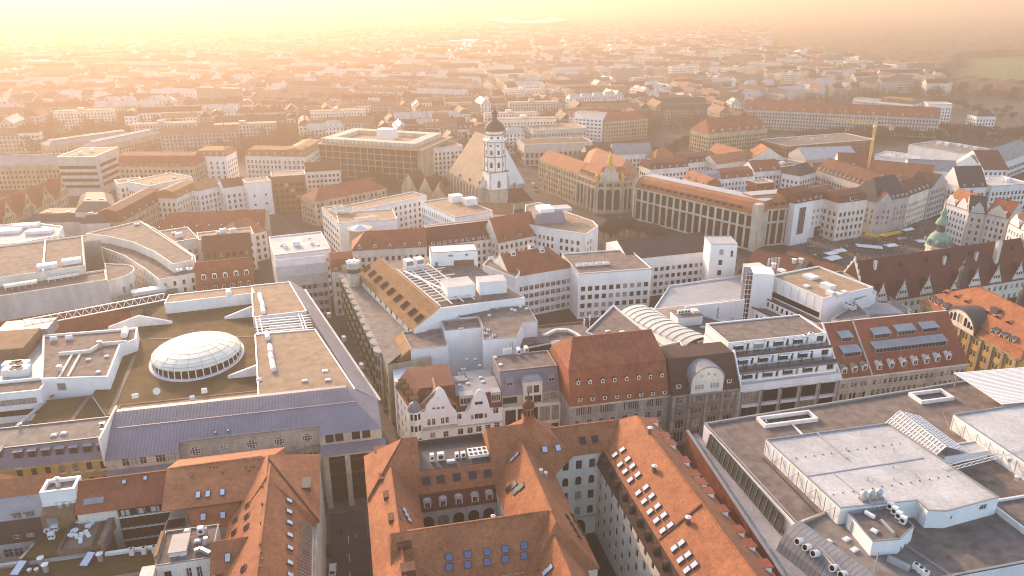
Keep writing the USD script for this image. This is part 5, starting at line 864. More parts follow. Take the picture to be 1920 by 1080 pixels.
    wedge(((-86, 270.8, 21.5), (-64.7, 270.8, 21.5), (-64.7, 270.8, 22.6), (-75.4, 270.8, 26), (-86, 270.8, 22.6))); wedge(((-46.5, 270.8, 21.5), (-36.4, 270.8, 21.5), (-36.4, 270.8, 26), (-46.5, 270.8, 22.5))); wedge(((-39.7, 221.6, 21.5), (-29.2, 221.6, 21.5), (-29.2, 221.6, 25.9), (-39.7, 221.6, 22.6)))
    Q = [C.w(*q)[:2] for q in ((-68.6, 281), (-36.5, 284.5), (-38.5, 293), (-68.6, 290))]; walls(t, Q, 26, 'plaster_white', {}, 20, name='rear_wall'); flat(t, Q, 26.1, 'gravel_tan', .2, .3, name='rear_roof'); drum(t, at(*Z4(1100, 425)[0], 26.6), at(*Z4(1106, 440)[0], 26.6), 1.0)
    # left roof blocks
    Q = [C.w(*q)[:2] for q in ((-92.8, 225.5), (-73.6, 222.5), (-75.6, 246), (-71.6, 249.3), (-73.2, 259.5), (-103, 260), (-97, 240))]; walls(t, Q, 26, 'plaster_bright', {0: [(5.4, 21.9, 2.6, 2.5, 'p', 'metal_grey')]}, 18, name='block_wall'); flat(t, Q, 26.1, 'gravel_brown', .6, .5, 'plaster_bright', name='block_roof')
    for x, y in Z4(258, 655, 332, 650): drum(t, at(x - 6, y, 26.4), at(x + 6, y - 1, 26.4), .7)
    a, b = Z4(598, 640, 606, 612); drum(t, at(*a, 26.6), at(*b, 26.6), 1.1); 
    for x, y in Z4(428, 760, 475, 820, 290, 800, 515, 745): rooflight(t, at(x, y, 25.5), 1.3, 1.2, 13, .4)
    for x, y in Z4(485, 695, 290, 815): vent(t, at(x, y, 25.6), .6, 2.0)
    t.add('inner_wall', MB().bar(C.w(-93, 243, 26), C.w(-84, 243, 26), .7, 1.2).bar(C.w(-84, 243, 26), C.w(-82, 248, 26), .7, 1.2).bar(C.w(-82, 248, 26), C.w(-74, 248, 26), .7, 1.2), 'plaster_cream')
    for u in (-88, -85.6): t.add('conduit', MB().bar(C.w(u, 226, 25.8), C.w(u - 1, 242.5, 25.8), .6, .5), 'plaster_cream')
    for k, (x, y) in enumerate(Z4(60, 775, 95, 775, 60, 800, 95, 800)): q = bx(t, 'cooler', 'ac_white', Fr(at(x, y, 26), 13), -2.6, 2.6, -1.6, 1.6, 24, 26.4); t.add('fan', MB().cyl(at(x, y, 26.4), 1.0, 26.4, 26.5, 10), 'dark', q)
    bx(t, 'deck_roof', 'metal_pale', C, -118, -93.5, 229, 262, 22, 24); bx(t, 'roof_cabin', 'brick_brown', C, -118, -104, 246, 262, 24, 28); bx(t, 'cabin_roof', 'metal_grey', C, -118, -102, 262, 272, 24, 27.5)
    # the dome: glazed drum tilted towards the street, shell of panels
    c0, a_, b_ = np.array([-51.3, 240.0]), 13.4, 16.2; n = 40; up = lambda s: 22.4 + 1.3 * (1 - s)          # rim is higher on the near side
    rim = []; base_ = []
    for i in range(n): q = 2 * math.pi * i / n; u, v = c0[0] + a_ * math.cos(q), c0[1] + b_ * math.sin(q); rim.append(C.w(u, v, up(math.sin(q)))); base_.append(C.w(c0[0] + (a_ + .3) * math.cos(q), c0[1] + (b_ + .3) * math.sin(q), 21.9))
    d = t.add('dome_base', MB().raw([C.w(c0[0] + (a_ + k) * math.cos(q), c0[1] + (b_ + k) * math.sin(q), z) for k, z in ((1.3, 21.8), (1.2, 22.2), (.2, 22.25)) for q in np.arange(n) * 2 * math.pi / n], [x for k in range(2) for i in range(n) for x in ((k * n + i, k * n + (i + 1) % n, k * n + n + (i + 1) % n), (k * n + i, k * n + n + (i + 1) % n, k * n + n + i))]), 'plaster_white')
    for i in range(n):
        j = (i + 1) % n
        if rim[i][2] > 22.5: t.add('drum_pane', MB().poly(base_[i] + (0, 0, .2), base_[j] + (0, 0, .2), rim[j], rim[i]), 'glass'); t.add('drum_post', MB().bar(base_[i] + (0, 0, .2), rim[i], .3, .3), 'frame_white')
    rings = 7
    def sh(i, k): q = 2 * math.pi * i / n; s = math.cos(k / rings * math.pi / 2); return C.w(c0[0] + (a_ + .4) * s * math.cos(q), c0[1] + (b_ + .4) * s * math.sin(q), (up(math.sin(q)) - 24.1) * s + 24.1 + 4.0 * math.sin(k / rings * math.pi / 2))
    shell = t.add('dome', MB().raw([sh(i, k) for k in range(rings + 1) for i in range(n)], [x for k in range(rings) for i in range(n) for x in ((k * n + i, k * n + (i + 1) % n, k * n + n + (i + 1) % n), (k * n + i, k * n + n + (i + 1) % n, k * n + n + i))]), 'glass_dome', smooth=40)
    for k in range(1, rings): m = MB(); [m.bar(sh(i, k), sh((i + 1) % n, k), .12, .12) for i in range(n)]; t.add('dome_ring', m, 'metal_pale', shell)
    for i in range(0, n, 2): m = MB(); [m.bar(sh(i, k), sh(i, k + 1), .12, .12) for k in range(rings - 1)]; t.add('dome_rib', m, 'metal_pale', shell)
    m = MB(); [m.bar(rim[i], rim[(i + 1) % n], .5, .35) for i in range(n)]; t.add('dome_rim', m, 'frame_white', shell)
    # lattice gangway along the rear edge
    A, B = at(*Z4(120, 600)[0], 26), at(*Z4(800, 468)[0], 26); m = MB(); L = 17
    for z in (0, 2.6): m.bar(A + (0, 0, z), B + (0, 0, z), .3)
    for i in range(L): p, q = A + (B - A) * i / L, A + (B - A) * (i + .5) / L; r = A + (B - A) * (i + 1) / L; m.bar(p + (0, 0, 2.6), q, .18).bar(q, r + (0, 0, 2.6), .18)
    t.add('truss', m, 'frame_white')
dome_store()
def office_low():
    t = T('ribbon_window_office', 'white low office with two ribbons of dark windows beside a moss covered roof court', 'office', C.w(-95, 222)); v = 220.0
    w = MB(); facade(t, w, C.w(-118, v), C.w(-91.5, v), 0, 25, [(14, 21, 22, 1.9, 'b'), (14, 17.4, 22, 1.9, 'b'), (14, 13.5, 22, 1.9, 'b')], frame='frame_dark'); w.poly(C.w(-91.5, v, 0), C.w(-91.5, v + 8, 0), C.w(-91.5, v + 8, 25), C.w(-91.5, v, 25)); t.add('wall', w, 'plaster_bright'); flat(t, C.rect(-118, -91.5, v, v + 8.8), 25.1, 'gravel_brown', .7, .5, 'plaster_bright')
    t.add('moss_roof', MB().prism([C.w(*q)[:2] for q in ((-91.4, 203), (-66.7, 203), (-66.7, 222), (-78.2, 222), (-91.4, 222))], 0, 20.6), 'moss'); 
    for a, b in (((-91.2, 221), (-95, 203)), ((-95, 203), (-68, 202.6))): t.add('edge_strip', MB().bar(C.w(*a, 20.8), C.w(*b, 20.8), .9, .5), 'plaster_grey')
    t.add('path', MB().bar(C.w(-79.5, 221, 20.7), C.w(-80.5, 203.5, 20.7), 1.2, .2).bar(C.w(-79, 222, 20.7), C.w(-67, 204.5, 20.7), 1.5, .22), 'wood_deck'); t.add('path', MB().box(Fr(C.w(-70, 215), -30), -2, 2, -1.6, 1.6, 20.6, 20.75), 'metal_pale')
    for x, y in Z4(226, 1005 - 0 + 0, 252, 1015, 286, 995): vent(t, at(*zoom(0, 660, 2.572)(x, y - 650)[0], 20.6), .8, 1.9)
    f = Fr(at(*Z4(265, 940)[0], 20.6), 20); m = MB()
    for i in range(4): m.box(f, -1.2 + i * .3, -1.0 + i * .3, -.9, .9, 21.1, 21.2)
    t.add('pallet', m, 'tile_tan')
office_low()
def flat_hall():
    t = T('rendered_flat_hall', 'long plain rendered hall with brown gravel roof and white cooling racks on a ledge', 'hall', C.w(-130, 330))
    P = pp(27, 0, 554, 200, 525, 230, 546, 114, 444); fl, fr = at(-160, 580, 27)[:2], at(200, 525, 27)[:2]; f = Fr(fl, math.degrees(math.atan2(*(fr - fl)[::-1]))); L = float(np.linalg.norm(fr - fl)); D = 62
    Q = f.rect(0, L, 0, D); walls(t, Q, 27, 'plaster_grey', {}); flat(t, f.rect(0, L, 0, 14), 27.1, 'gravel_brown', .6, .4, 'plaster_cream', name='ledge_roof'); Q2 = f.rect(0, L - 7, 14, D); walls(t, Q2, 30, 'plaster_cream', {}, 26, name='upper_wall'); flat(t, Q2, 30.1, 'gravel_brown', .5, .4, 'plaster_cream')
    for x0, x1, y0, y1 in ((22, 182, 420, 395), (230, 382, 382, 357)):
        a, b = at(*Z4(x0, y0)[0], 27), at(*Z4(x1, y1)[0], 27); g = Fr(a, math.degrees(math.atan2(*(b - a)[:2][::-1]))); l = float(np.linalg.norm(b - a)); q = bx(t, 'cooling_rack', 'ac_white', g, 0, l, 0, 2.4, 27.6, 28.6)
        for i in range(8): t.add('fan', MB().cyl(g.w((i + .5) * l / 8, 1.2), .75, 28.6, 28.7, 8), 'metal_grey', q)
        m = MB(); [m.box(g, (i + .1) * l / 5, (i + .1) * l / 5 + .2, .1, .3, 26.4, 27.6) for i in range(5)]; t.add('leg', m, 'ac_white', q)
    for q in ((300, 300, 360, 285), (180, 325, 230, 330)): (x0, y0), (x1, y1) = Z4(*q); bx(t, 'roof_unit', 'plaster_white', Fr(at(x0, y0, 30), f.ang), 0, 7, 0, 4, 29, 31.5)
    bx(t, 'upper_edge', 'frame_white', f, L - 22, L - 21.4, 14, D, 30.1, 30.6); t.add('tile_apron', MB().hexa([f.w(u, v, 9) for u, v in ((0, -6), (L + 6, -6), (L + 6, -.1), (0, -.1))], [f.w(0, -6, 10), f.w(L + 6, -6, 10), f.w(L + 6, -.1, 17), f.w(0, -.1, 17)]), 'tile_red')
    fw = Fr(f.w(L, 2), f.ang); pts = [f.w(L + r * math.cos(a), 16 + r * math.sin(a))[:2] for r, a in [(11, k) for k in np.linspace(-1.2, 1.2, 8)]]; Q = [f.w(L, 4)[:2]] + pts + [f.w(L, 30)[:2]]; walls(t, Q, 25, 'plaster_cream', {i: storeys(elen(Q, i), 2.2, 14, 2, 4.2, 1.5, 2.6, 'p', .2) for i in range(1, 7)}); flat(t, Q, 25.1, 'gravel_brown', .3, .4, 'plaster_cream', name='round_roof')
    b = T('glass_bridge', 'small green glass bridge between the rendered hall and the store', 'bridge', f.w(L + 12, -6)); g = Fr(at(*Z4(575, 475)[0], 19), f.ang); b.add('glass', MB().box(g, 0, 22, 0, 6, 14, 19.2), 'glass_green'); bx(b, 'roof', 'frame_white', g, 5, 18, 2, 6.2, 20.4, 20.9); bx(b, 'cabin', 'glass_pale', g, 5.2, 17.8, 2.2, 6, 19.2, 20.4)
flat_hall()
def curved_office():
    t = T('curved_office', 'cream office with a long concave curved front of small windows and a stepped gravel roof', 'office', at(260, 470, 20)); z1_, z2_ = 24.0, 27.5
    low = [(132, 449), (185, 462), (233, 480), (272, 505), (297, 525), (371, 512), (366, 480), (290, 428), (262, 414)]; P = pp(z1_, *sum([list(q) for q in low], []))
    w = MB()
    for i in range(len(P)):
        a, b = P[i], P[(i + 1) % len(P)]; Lq = float(np.linalg.norm(b - a)); facade(t, w, a, b, 0, z1_, storeys(Lq, 2.9, 13.2, 3, 3.5, 1.1, 2.0, 'p', .5) if i < 5 else [])
    t.add('wall', w, 'plaster_cream'); flat(t, P, z1_ + .1, 'gravel_brown', .3, .5, 'plaster_cream')
    up = [(161, 438), (205, 444), (250, 455), (290, 473), (324, 496), (361, 488), (362, 480), (262, 414)]; Q = pp(z2_, *sum([list(q) for q in up], [])); walls(t, Q, z2_, 'plaster_cream', {}, 23, name='attic_wall'); flat(t, Q, z2_ + .1, 'gravel_brown', .4, .5, 'plaster_cream', name='attic_roof')
    for x, y in Z4(660, 108, 865, 330, 915, 325): ac(t, at(x, y, 27.2), 13, 2.2, 1.5, 1.0, 1, True)
curved_office()
def red_round_dormers():
    f = prect(18, (371, 547), (476, 535), (470, 500)); f.D = 17; t = quick_house('red_roof_store', 'red brick store with white round headed dormers in its broad red roof', 'store', f, 18, 'brick_red', 'gable', 28, 'tile_red', (4.4, 4.5, 1.6, 2.6, 'A'), sides=(0, 0))
    pl = plane(f, 0, -.35, 18, f.L, -.35, 18, (f.L / 2, f.D / 2, 28))
    for x, y in Z4(984, 370, 1036, 365, 1088, 360, 1140, 352, 1190, 347): dormer(t, hit(x, y, pl), -f.n, 1.9, 1.8, 2, 'arch', 'plaster_white', 'tile_red', (1.3, 1.6))
    for x, y in Z4(992, 425, 1042, 420, 1082, 416, 1122, 408, 1160, 402, 1202, 396): dormer(t, hit(x, y, pl), -f.n, 2.0, 1.9, 2, 'gable', 'brick_red', 'tile_red', (1.3, 1.6))
red_round_dormers()
# ================================================================ the street building with the wavy front, its annexes
def wavy_store():
    t = T('wavy_front_store', 'beige store with wavy bay front, ochre metal roof with large roof windows and rooftop plant', 'store', C.w(10, 260)); S = Fr(C.w(19.9, 238.1), 28.4)
    A, B = C.w(9.5, 220)[:2], C.w(-3.5, 317)[:2]; f = Fr(B, math.degrees(math.atan2(*(A - B)[::-1]))); L = float(np.linalg.norm(A - B))      # u from far to near, outward to the street
    w = MB(); facade(t, w, B, A, 0, 21.8, [(3 + i * 3.3, z, 1.7, 3.2, 'p') for i in range(29) for z in (13.6, 9.0)] + [(4 + i * 6.6, .8, 4.6, 4.2, 'p') for i in range(14)])
    w.poly((*A, 0), C.w(24, 223, 0), C.w(24, 223, 21.8), (*A, 21.8)); w.poly(C.w(6.5, 318, 0), (*B, 0), (*B, 21.8), C.w(6.5, 318, 21.8)); t.add('wall', w, 'stone_tan')
    m = 13
    for i in range(m):
        u = 8 + i * (L - 14) / m; pts = [f.w(u + 2.6 * math.cos(a), -1.9 * math.sin(a))[:2] for a in np.linspace(0, math.pi, 9)]; t.add('bay', MB().prism(pts[::-1], 5.2, 21.4), 'stone_tan'); t.add('bay_top', MB().prism([f.w(u + 3.1 * math.cos(a), -2.4 * math.sin(a))[:2] for a in np.linspace(0, math.pi, 9)][::-1], 21.4, 21.95, True), 'stone_grey')
        for a in (.55, 1.1, 1.6, 2.1, 2.6):
            for z, h in ((6.2, 3.4), (11.4, 3.4), (16.6, 3.4)): p = f.w(u + 2.64 * math.cos(a), -1.95 * math.sin(a)); t.add('bay_window', MB().bar((*p[:2], z), (*p[:2], z + h), .62, .12, up=(*(f.e * math.cos(a) - f.n * math.sin(a)), 0)), 'glass')
        p = f.w(u + (L - 14) / m / 2, -.5); t.add('half_column', MB().cyl(p, .5, 0, 19.5, 8).cyl(p, .7, 19.5, 20.3, 8), 'stone_beige')
    t.add('ledge', MB().raw([(*A, 21.9), C.w(21.2, 237.2, 21.9), C.w(4.2, 300, 21.9), (*B, 21.9)], [(0, 1, 2), (0, 2, 3)]), 'gravel_grey')
    # set back attic and ochre roof
    w = MB(); facade(t, w, S.w(0, 62), S.w(0, 0), 21.5, 25, [(3 + i * 6.0, 22.3, 2.0, 2.1, 'p') for i in range(10)]); t.add('attic_wall', w, 'plaster_cream')
    r = roof(t, [m3.Manifold.hull_points(np.array([S.w(*q) for q in ((-.5, 0, 25), (-.5, 63, 25), (-.5, 0, 24.8), (-.5, 63, 24.8), (9.8, 0, 31.2), (9.8, 63, 31.2), (10.6, 0, 31.2), (10.6, 63, 31.2), (10.6, 0, 24.8), (10.6, 63, 24.8))]))], 'tile_tan'); pl = plane(S, -.5, 63, 25, -.5, 0, 25, (9.8, 30, 31.2))
    for i in range(56): v = 63 - i * 1.12; t.add('seam', MB().bar(S.w(-.5, v, 25.02), S.w(9.8, v, 31.25), .07, .09), 'tile_tan', r)
    for x, y in zoom(640, 440, 4.32)(205, 275, 250, 317, 297, 362, 350, 412, 403, 463, 460, 517, 517, 572, 578, 630, 632, 680): skyat(t, pl, x, y, 3.1, 3.6, pane='glass_matt', frame='brick_brown')
    # near gable wall, plant deck with boxes and pipes
    G = [(0, 0), (44.2, 0), (44.2, 29.0), (12.5, 30.8), (10.2, 31.5), (-.4, 25.2), (0, 25)]
    w = MB(); facade(t, w, S.w(0, -.3), S.w(44.2, -.3), 0, 31, [], outline=G); w.poly(*[S.w(u, .3, z) for u, z in ((44.2, 29), (12.5, 30.8), (10.2, 31.5), (10.6, 24), (44.2, 24))]); w.poly(S.w(44.2, -.3, 0), S.w(44.2, 34, 0), S.w(44.2, 34, 29), S.w(44.2, -.3, 29)); w.poly(*[S.w(u, v, z) for u, v, z in ((44.2, -.3, 29), (44.2, .3, 29), (12.5, .3, 30.8), (12.5, -.3, 30.8))]); w.poly(*[S.w(u, v, z) for u, v, z in ((12.5, -.3, 30.8), (12.5, .3, 30.8), (10.2, .3, 31.5), (10.2, -.3, 31.5))]); t.add('gable_wall', w, 'plaster_bright')
    bx(t, 'plant_deck', 'gravel_brown', S, 10.6, 44, .3, 62, 20, 28.6); b4 = zoom(640, 440, 4.32)
    for q, h in ((((860, 520), (1085, 490), (1000, 330)), 4.2), (((1120, 480), (1340, 460), (1250, 320)), 4.4)):
        (x0, y0), (x1, y1), (x2, y2) = [b4(*k)[0] for k in q]; g = prect(29.2, (x0, y0), (x1, y1), (x2, y2 + 22)); p = bx(t, 'plant_box', 'plaster_bright', g, 0, g.L, 0, min(g.D, 14), 28.6, 29.2 + h); t.add('box_lid', MB().box(g, -.1, g.L + .1, -.1, min(g.D, 14) + .1, 29.2 + h, 29.3 + h), 'membrane', p)
    for i in range(14): v = 10 + i * 3.0; t.add('pipe_rack', MB().bar(S.w(13, v, 29.6), S.w(25 + (i % 3) * 3, v, 29.6), .35, .35), 'frame_white')
    for u in (12.4, 17, 21.5, 26): t.add('pipe_rack', MB().bar(S.w(u, 5, 29.9), S.w(u, 50, 29.9), .4, .35), 'frame_white')
    t.add('catwalk', MB().bar(S.w(14, 46, 30), S.w(22, 9, 30), 1.0, .3), 'frame_white')
    for u in (16, 20.5): p = bx(t, 'cooling_tower', 'ac_white', S, u, u + 3.4, 48, 52, 28.6, 33); bx(t, 'grille', 'metal_grey', S, u + .3, u + 3.1, 47.95, 48, 31, 32.6, parent=p)
    g = prect(34.5, b4(725, 150)[0], b4(1105, 128)[0], b4(1040, 95)[0]); w = MB(); facade(t, w, g.w(0, 0), g.w(g.L, 0), 27, 34.5, [(2.2, 28, 1.4, 2.4, 'p', 'metal_grey'), (8.2, 32.4, 2, .9, 'p', 'metal_grey'), (14.8, 32.4, 1.2, .9, 'p', 'metal_grey'), (13.6, 27.3, 8.5, 3.4, 'p', 'brick_brown')]); w.box(g, 0, g.L, .35, 10, 20, 34.4); t.add('machine_house', w, 'plaster_bright'); flat(t, g.rect(0, g.L, 0, 10), 34.6, 'gravel_tan', .3, .3, 'brick_brown', name='machine_roof')
    # round stair turret at the far corner
    c = S.w(-2.2, 61); q = t.add('turret', MB().lathe(c, [(2.6, 20), (2.6, 31), (2.9, 31.2), (2.9, 31.8)], 16), 'stone_beige', smooth=40); t.add('turret_glass', MB().cyl(c, 2.75, 27.5, 29.3, 16), 'glass_green', q); m_ = MB().cyl(c, 2.9, 31.8, 32.2, 16); [m_.bar(c + (3 * math.cos(a), 3 * math.sin(a), 32.4), c - (3 * math.cos(a), 3 * math.sin(a), -32.4), .5, .3) for a in (0, .8, 1.6, 2.4)]; t.add('turret_top', m_, 'frame_white', q)
    t.add('corner_pier', MB().prism([B, f.w(3, 0)[:2], f.w(3, 3)[:2], f.w(0, 3)[:2]][::-1], 0, 24), 'stone_tan')
wavy_store()
def white_annexes():
    t = T('stepped_white_annex', 'tall plain white back walls with gravel roofs behind the white gabled houses', 'annex', C.w(40, 232))
    for q, z, wins in ((((17.6, 225), (30, 225), (29.6, 239.5), (16, 239.5)), 24, {}), (((30, 231.6), (43, 231.6), (43, 240), (30, 240)), 26.6, {}), (((41, 220.5), (52.4, 219.5), (57.5, 231), (62.5, 231), (62.8, 246), (36.5, 246), (36.5, 240), (43, 240), (43, 231.6)), 27.2, {})):
        Q = [C.w(*k)[:2] for k in q]; walls(t, Q, z, 'plaster_bright', wins); flat(t, Q, z + .1, 'gravel_brown', .35, .35, 'frame_grey')
    w = MB(); facade(t, w, C.w(52.6, 222.5), C.w(66, 225.3), 0, 21.5, [(9.8, 18.6, 9.6, 2.2, 'b')], frame='frame_dark'); t.add('ribbon_wall', w, 'plaster_bright'); bx(t, 'ribbon_roof', 'gravel_brown', C, 53, 66, 225.6, 231, 15, 21.4)
    for s, ww in ((58.2, 1.5), (60.1, .9), (61.6, .1)): pass
    for x, y in zoom(640, 440, 4.32)(1200, 665, 1258, 605, 1380, 618, 1405, 625, 1450, 595, 1500, 612): rooflight(t, at(x, y, 26.8), 1.3, 1.2, 13, .7)
    for x, y in zoom(640, 440, 4.32)(970, 765): rooflight(t, at(x, y, 26.2), 2.2, 1.2, 13, .2)
    for x, y in zoom(640, 440, 4.32)(1150, 770, 1190, 780, 1170, 810, 1235, 825, 1215, 850): ac(t, at(x, y, 26.8), 13, 1.0, .9, .9, 1, True)
    t.add('tile_apron', MB().hexa([C.w(*k) for k in ((12.6, 225.5, 20), (17.7, 225.5, 20), (16, 239.5, 20), (11, 239.5, 20))], [C.w(*k) for k in ((12.6, 225.5, 20.3), (17.6, 225.5, 24), (16, 239.5, 24), (11, 239.5, 20.3))]), 'tile_tan')
    w = MB(); w.box(C, 11, 18, 212, 225, 0, 19.6); t.add('side_wall', w, 'plaster_white')
white_annexes()
# ================================================================ centre and right: white offices, arcade, old town hall, orange bank house
def white_office_a():
    f = prect(20, (958, 520), (1075, 500), (900, 470)); f.D = 20; t = quick_house('white_office', 'white office with red hipped roof and dark window bands behind the wavy store', 'office', f, 20, 'plaster_white', 'gable', 27.5, 'tile_red', (2.6, 3.8, 2.2, 2.2, 'f'), h=(0, 8), sides=(0, 0)); pl = plane(f, 0, -.35, 20, f.L, -.35, 20, (f.L / 2, f.D / 2, 27.5))
    for x, y in ((963, 480), (1017, 474), (998, 467)): dormer(t, hit(x, y, pl), -f.n, 2.2, 1.8, 2.5, 'shed', 'plaster_white', 'metal_grey', (1.4, 1.0), slope=.1)
    Q = pp(22, 905, 497, 968, 522, 975, 508, 918, 484); walls(t, Q, 22, 'plaster_white', {}, 0, name='wing_wall'); flat(t, Q, 22.1, 'gravel_brown', .4, .3, name='wing_roof')
    for x, y in ((921, 487), (930, 491), (938, 497), (947, 502)): ac(t, at(x, y, 21.7), f.ang, 2.4, 1.8, 1.3, 2, True)
    Q = pp(20, 1000, 610, 1080, 600, 1075, 575, 985, 590); t2 = T('moss_court_roof', 'brown moss roof with a curved white gutter wall and a ribbed skylight strip', 'roof', (*Q[0], 0)); Q = [C.w(*q)[:2] for q in ((63, 212), (84, 212), (84, 246), (63, 246))]; walls(t2, Q, 18.5, 'plaster_white', {}); flat(t2, Q, 18.6, 'gravel_brown', .4, .3, 'brick_brown')
    m = MB(); pts = [C.w(*q, 19) for q in ((66, 236), (72, 240), (76, 239), (78, 235), (80, 226), (83.5, 224))]; [m.bar(a, b, 1.2, .9) for a, b in zip(pts[:-1], pts[1:])]; t2.add('gutter_wall', m, 'plaster_white')
    for i in range(14): t2.add('skylight_rib', MB().bar(C.w(65.5, 214 + i * 1.25, 19), C.w(70.5, 214.3 + i * 1.25, 19), .75, .5), 'frame_white')
    for x, y in ((1095, 620), (1105, 612)): t2.add('mast', MB().cyl(at(x, y, 18.4), .12, 18.4, 23, 6).cyl(at(x, y, 18.4), .35, 21, 23, 6), 'ac_white')
white_office_a()
def white_office_b():
    f = prect(21, (1085, 515), (1222, 505), (1160, 470)); t = quick_house('white_office', 'long white office with dark square windows, flat gravel roof and rows of chillers', 'office', f, 21, 'plaster_bright', 'flat', None, 'gravel_brown', (3.1, 4.0, 2.0, 2.2, 'p'), sides=(0, 1))
    for k in range(5): ac(t, f.w(3 + k * 3.2, f.D * .35, 21.1), f.ang, 2.6, 2.0, 1.4, 2, True)
    f = prect(22, (1180, 478), (1338, 462), (1300, 432)); t = quick_house('white_office', 'white office with long dark brown roof next to the white stair tower', 'office', f, 20, 'plaster_bright', 'gable', 25, 'tile_dark', (2.9, 3.8, 1.9, 2.0, 'p'), sides=(0, 0))
    Q = pp(30, 1318, 448, 1372, 448, 1407, 438, 1362, 427); t = T('stair_tower', 'white stair tower with a grey hipped cap between two dark brown roofs', 'tower', (*Q[0], 0)); g = frame((1332, 470), (1382, 470), 26); Q = g.rect(0, g.L, 0, 12); walls(t, Q, 29, 'plaster_bright', {0: [(g.L * .42, z, 1.8, 2.6, 'p') for z in (4, 9, 14, 19, 24)] + [(g.L * .82, 23, 1, 3, 'p')]}); flat(t, Q, 29.2, 'metal_pale', .1, .2, 'metal_pale')
    f = prect(20, (1385, 500), (1470, 520), (1400, 455)); t = quick_house('brown_roof_house', 'grey plastered house with wide dark brown roof right of the white stair tower', 'house', f, 17, 'stone_tan', 'gable', 24, 'tile_brown', (2.6, 3.8, 1.4, 1.8, 'f'), sides=(1, 0)); 
    f = prect(18, (1450, 490), (1545, 520), (1500, 470)); quick_house('brown_roof_house', 'house with brown roof sloping towards the square behind the white office slab', 'house', f, 16, 'stone_tan', 'gable', 21, 'tile_brown', sides=(0, 0), chim=1)
    g = Fr(at(1425, 500, 24), 13); t = T('chimney_group', 'cream roof block carrying four steel flues above the brown roof', 'chimney', g.w(0, 0)); t.add('block', MB().box(g, -6, 2, -3, 4, 0, 24.5), 'plaster_cream')
    for k in range(4): vent(t, g.w(4 + k * 1.6, 0, 18), .5, 9.5, False)
white_office_b()
def arcade():
    t = T('glass_arcade', 'shopping arcade with a pale glazed barrel roof curving between flat roofs', 'arcade', at(1200, 600, 15)); m = MB()
    f = Fr(at(1190, 570, 20), -68); n = 9; prof = [(-6.5 * math.cos(a), 17.0 + 2.8 * math.sin(a)) for a in np.linspace(0, math.pi, n)]; L = 36
    for k in range(12):
        for i in range(n - 1): u0, u1 = k * L / 12, (k + 1) * L / 12; bend = lambda u: (u / L) ** 2 * 6; t.add('glass_panel', MB().poly(*[f.w(u, prof[j][0] + bend(u), prof[j][1]) for u, j in ((u0, i), (u1, i), (u1, i + 1), (u0, i + 1))][::-1]), 'glass_dome') if i % 2 == 0 else m.poly(*[f.w(u, prof[j][0] + bend(u), prof[j][1]) for u, j in ((u0, i), (u1, i), (u1, i + 1), (u0, i + 1))][::-1])
    t.add('glass_vault', m, 'glass_dome')
    for k in range(13): u = k * L / 12; mm = MB(); [mm.bar(f.w(u, prof[i][0] + (u / L) ** 2 * 6, prof[i][1] + .05), f.w(u, prof[i + 1][0] + (u / L) ** 2 * 6, prof[i + 1][1] + .05), .2) for i in range(n - 1)]; t.add('rib', mm, 'metal_grey')
    Q = f.rect(0, L, -7, 8); t.add('wall', MB().prism(Q, 0, 17.4), 'plaster_cream')
    # flat roofs around
    for lab, q, z, w_, r, cl in (('white block with brown roof terrace and a vent house beside the arcade', ((1098, 622), (1140, 640), (1225, 632), (1150, 572)), 19, 'plaster_white', 'gravel_brown', 2), ('white roof house with a curved edge and a row of vents above the creeper wall', ((1252, 607), (1308, 640), (1395, 612), (1300, 585)), 18, 'plaster_white', 'gravel_brown', 1), ('long low wing with pale metal standing seam roof left of the glass slab', ((1225, 580), (1395, 560), (1398, 515), (1255, 535)), 16, 'plaster_cream', 'metal_pale', 0), ('low roof strip with glass block skylights along the arcade', ((1215, 640), (1330, 700), (1345, 668), (1265, 600)), 15, 'plaster_cream', 'gravel_grey', 3), ('flat roof with parapet lights behind the red steep roof', ((1235, 690), (1300, 672), (1275, 640), (1228, 650)), 20, 'plaster_cream', 'gravel_tan', 0)):
        Q = pp(z, *sum([list(k) for k in q], [])); b = box_house('flat_roof_house', lab, 'house', Q, z, w_, {}, r)
        c = np.mean(Q, 0)
        for k in range(cl): p = np.array([*(c + np.array([R.uniform(-8, 8), R.uniform(-3, 3)])), z - .5]); rooflight(b, p, 2, 1.5)
        if 'creeper' in lab:
            pass
    w = T('creeper_wall', 'tall pale plastered fire wall with three thin climbing plants', 'wall', at(1340, 600, 8)); g = frame((1285, 575), (1397, 562), 22); w.add('wall', MB().box(g, 0, g.L, 0, .6, 0, 22), 'plaster_bright')
    rr = np.random.default_rng(3)
    for s, h in ((.28, 13), (.55, 17), (.82, 11)):
        mm = MB(); x0 = g.L * s
        for k in range(int(h * 5)): z = 4 + rr.random() * h; d = (h + 5 - z) / h * 1.3; x = x0 + rr.normal(0, .25 + d * .25); mm.bar(g.w(x0 + (x - x0) * .2, -.08, z - .3), g.w(x, -.08, z + .3), .07)
        w.add('creeper', mm, 'bark')
    g = Fr(at(1270, 590, 21), 13); h = T('vent_house', 'white rooftop plant house with a row of white fans by the creeper wall', 'rooftop block', g.w(0, 0)); h.add('wall', MB().box(g, -1, 9, -3, 4, 14, 21), 'plaster_bright'); h.add('roof', MB().box(g, -1.2, 9.2, -3.2, 4.2, 21, 21.2), 'gravel_grey'); [ac(h, g.w(.6 + k * 1.3, 0, 21.2), 13, 1.1, 1, 1.6) for k in range(4)]; bx(h, 'hatch', 'plaster_cream', g, 6, 8.5, -1, 2, 21.2, 22.2)
arcade()
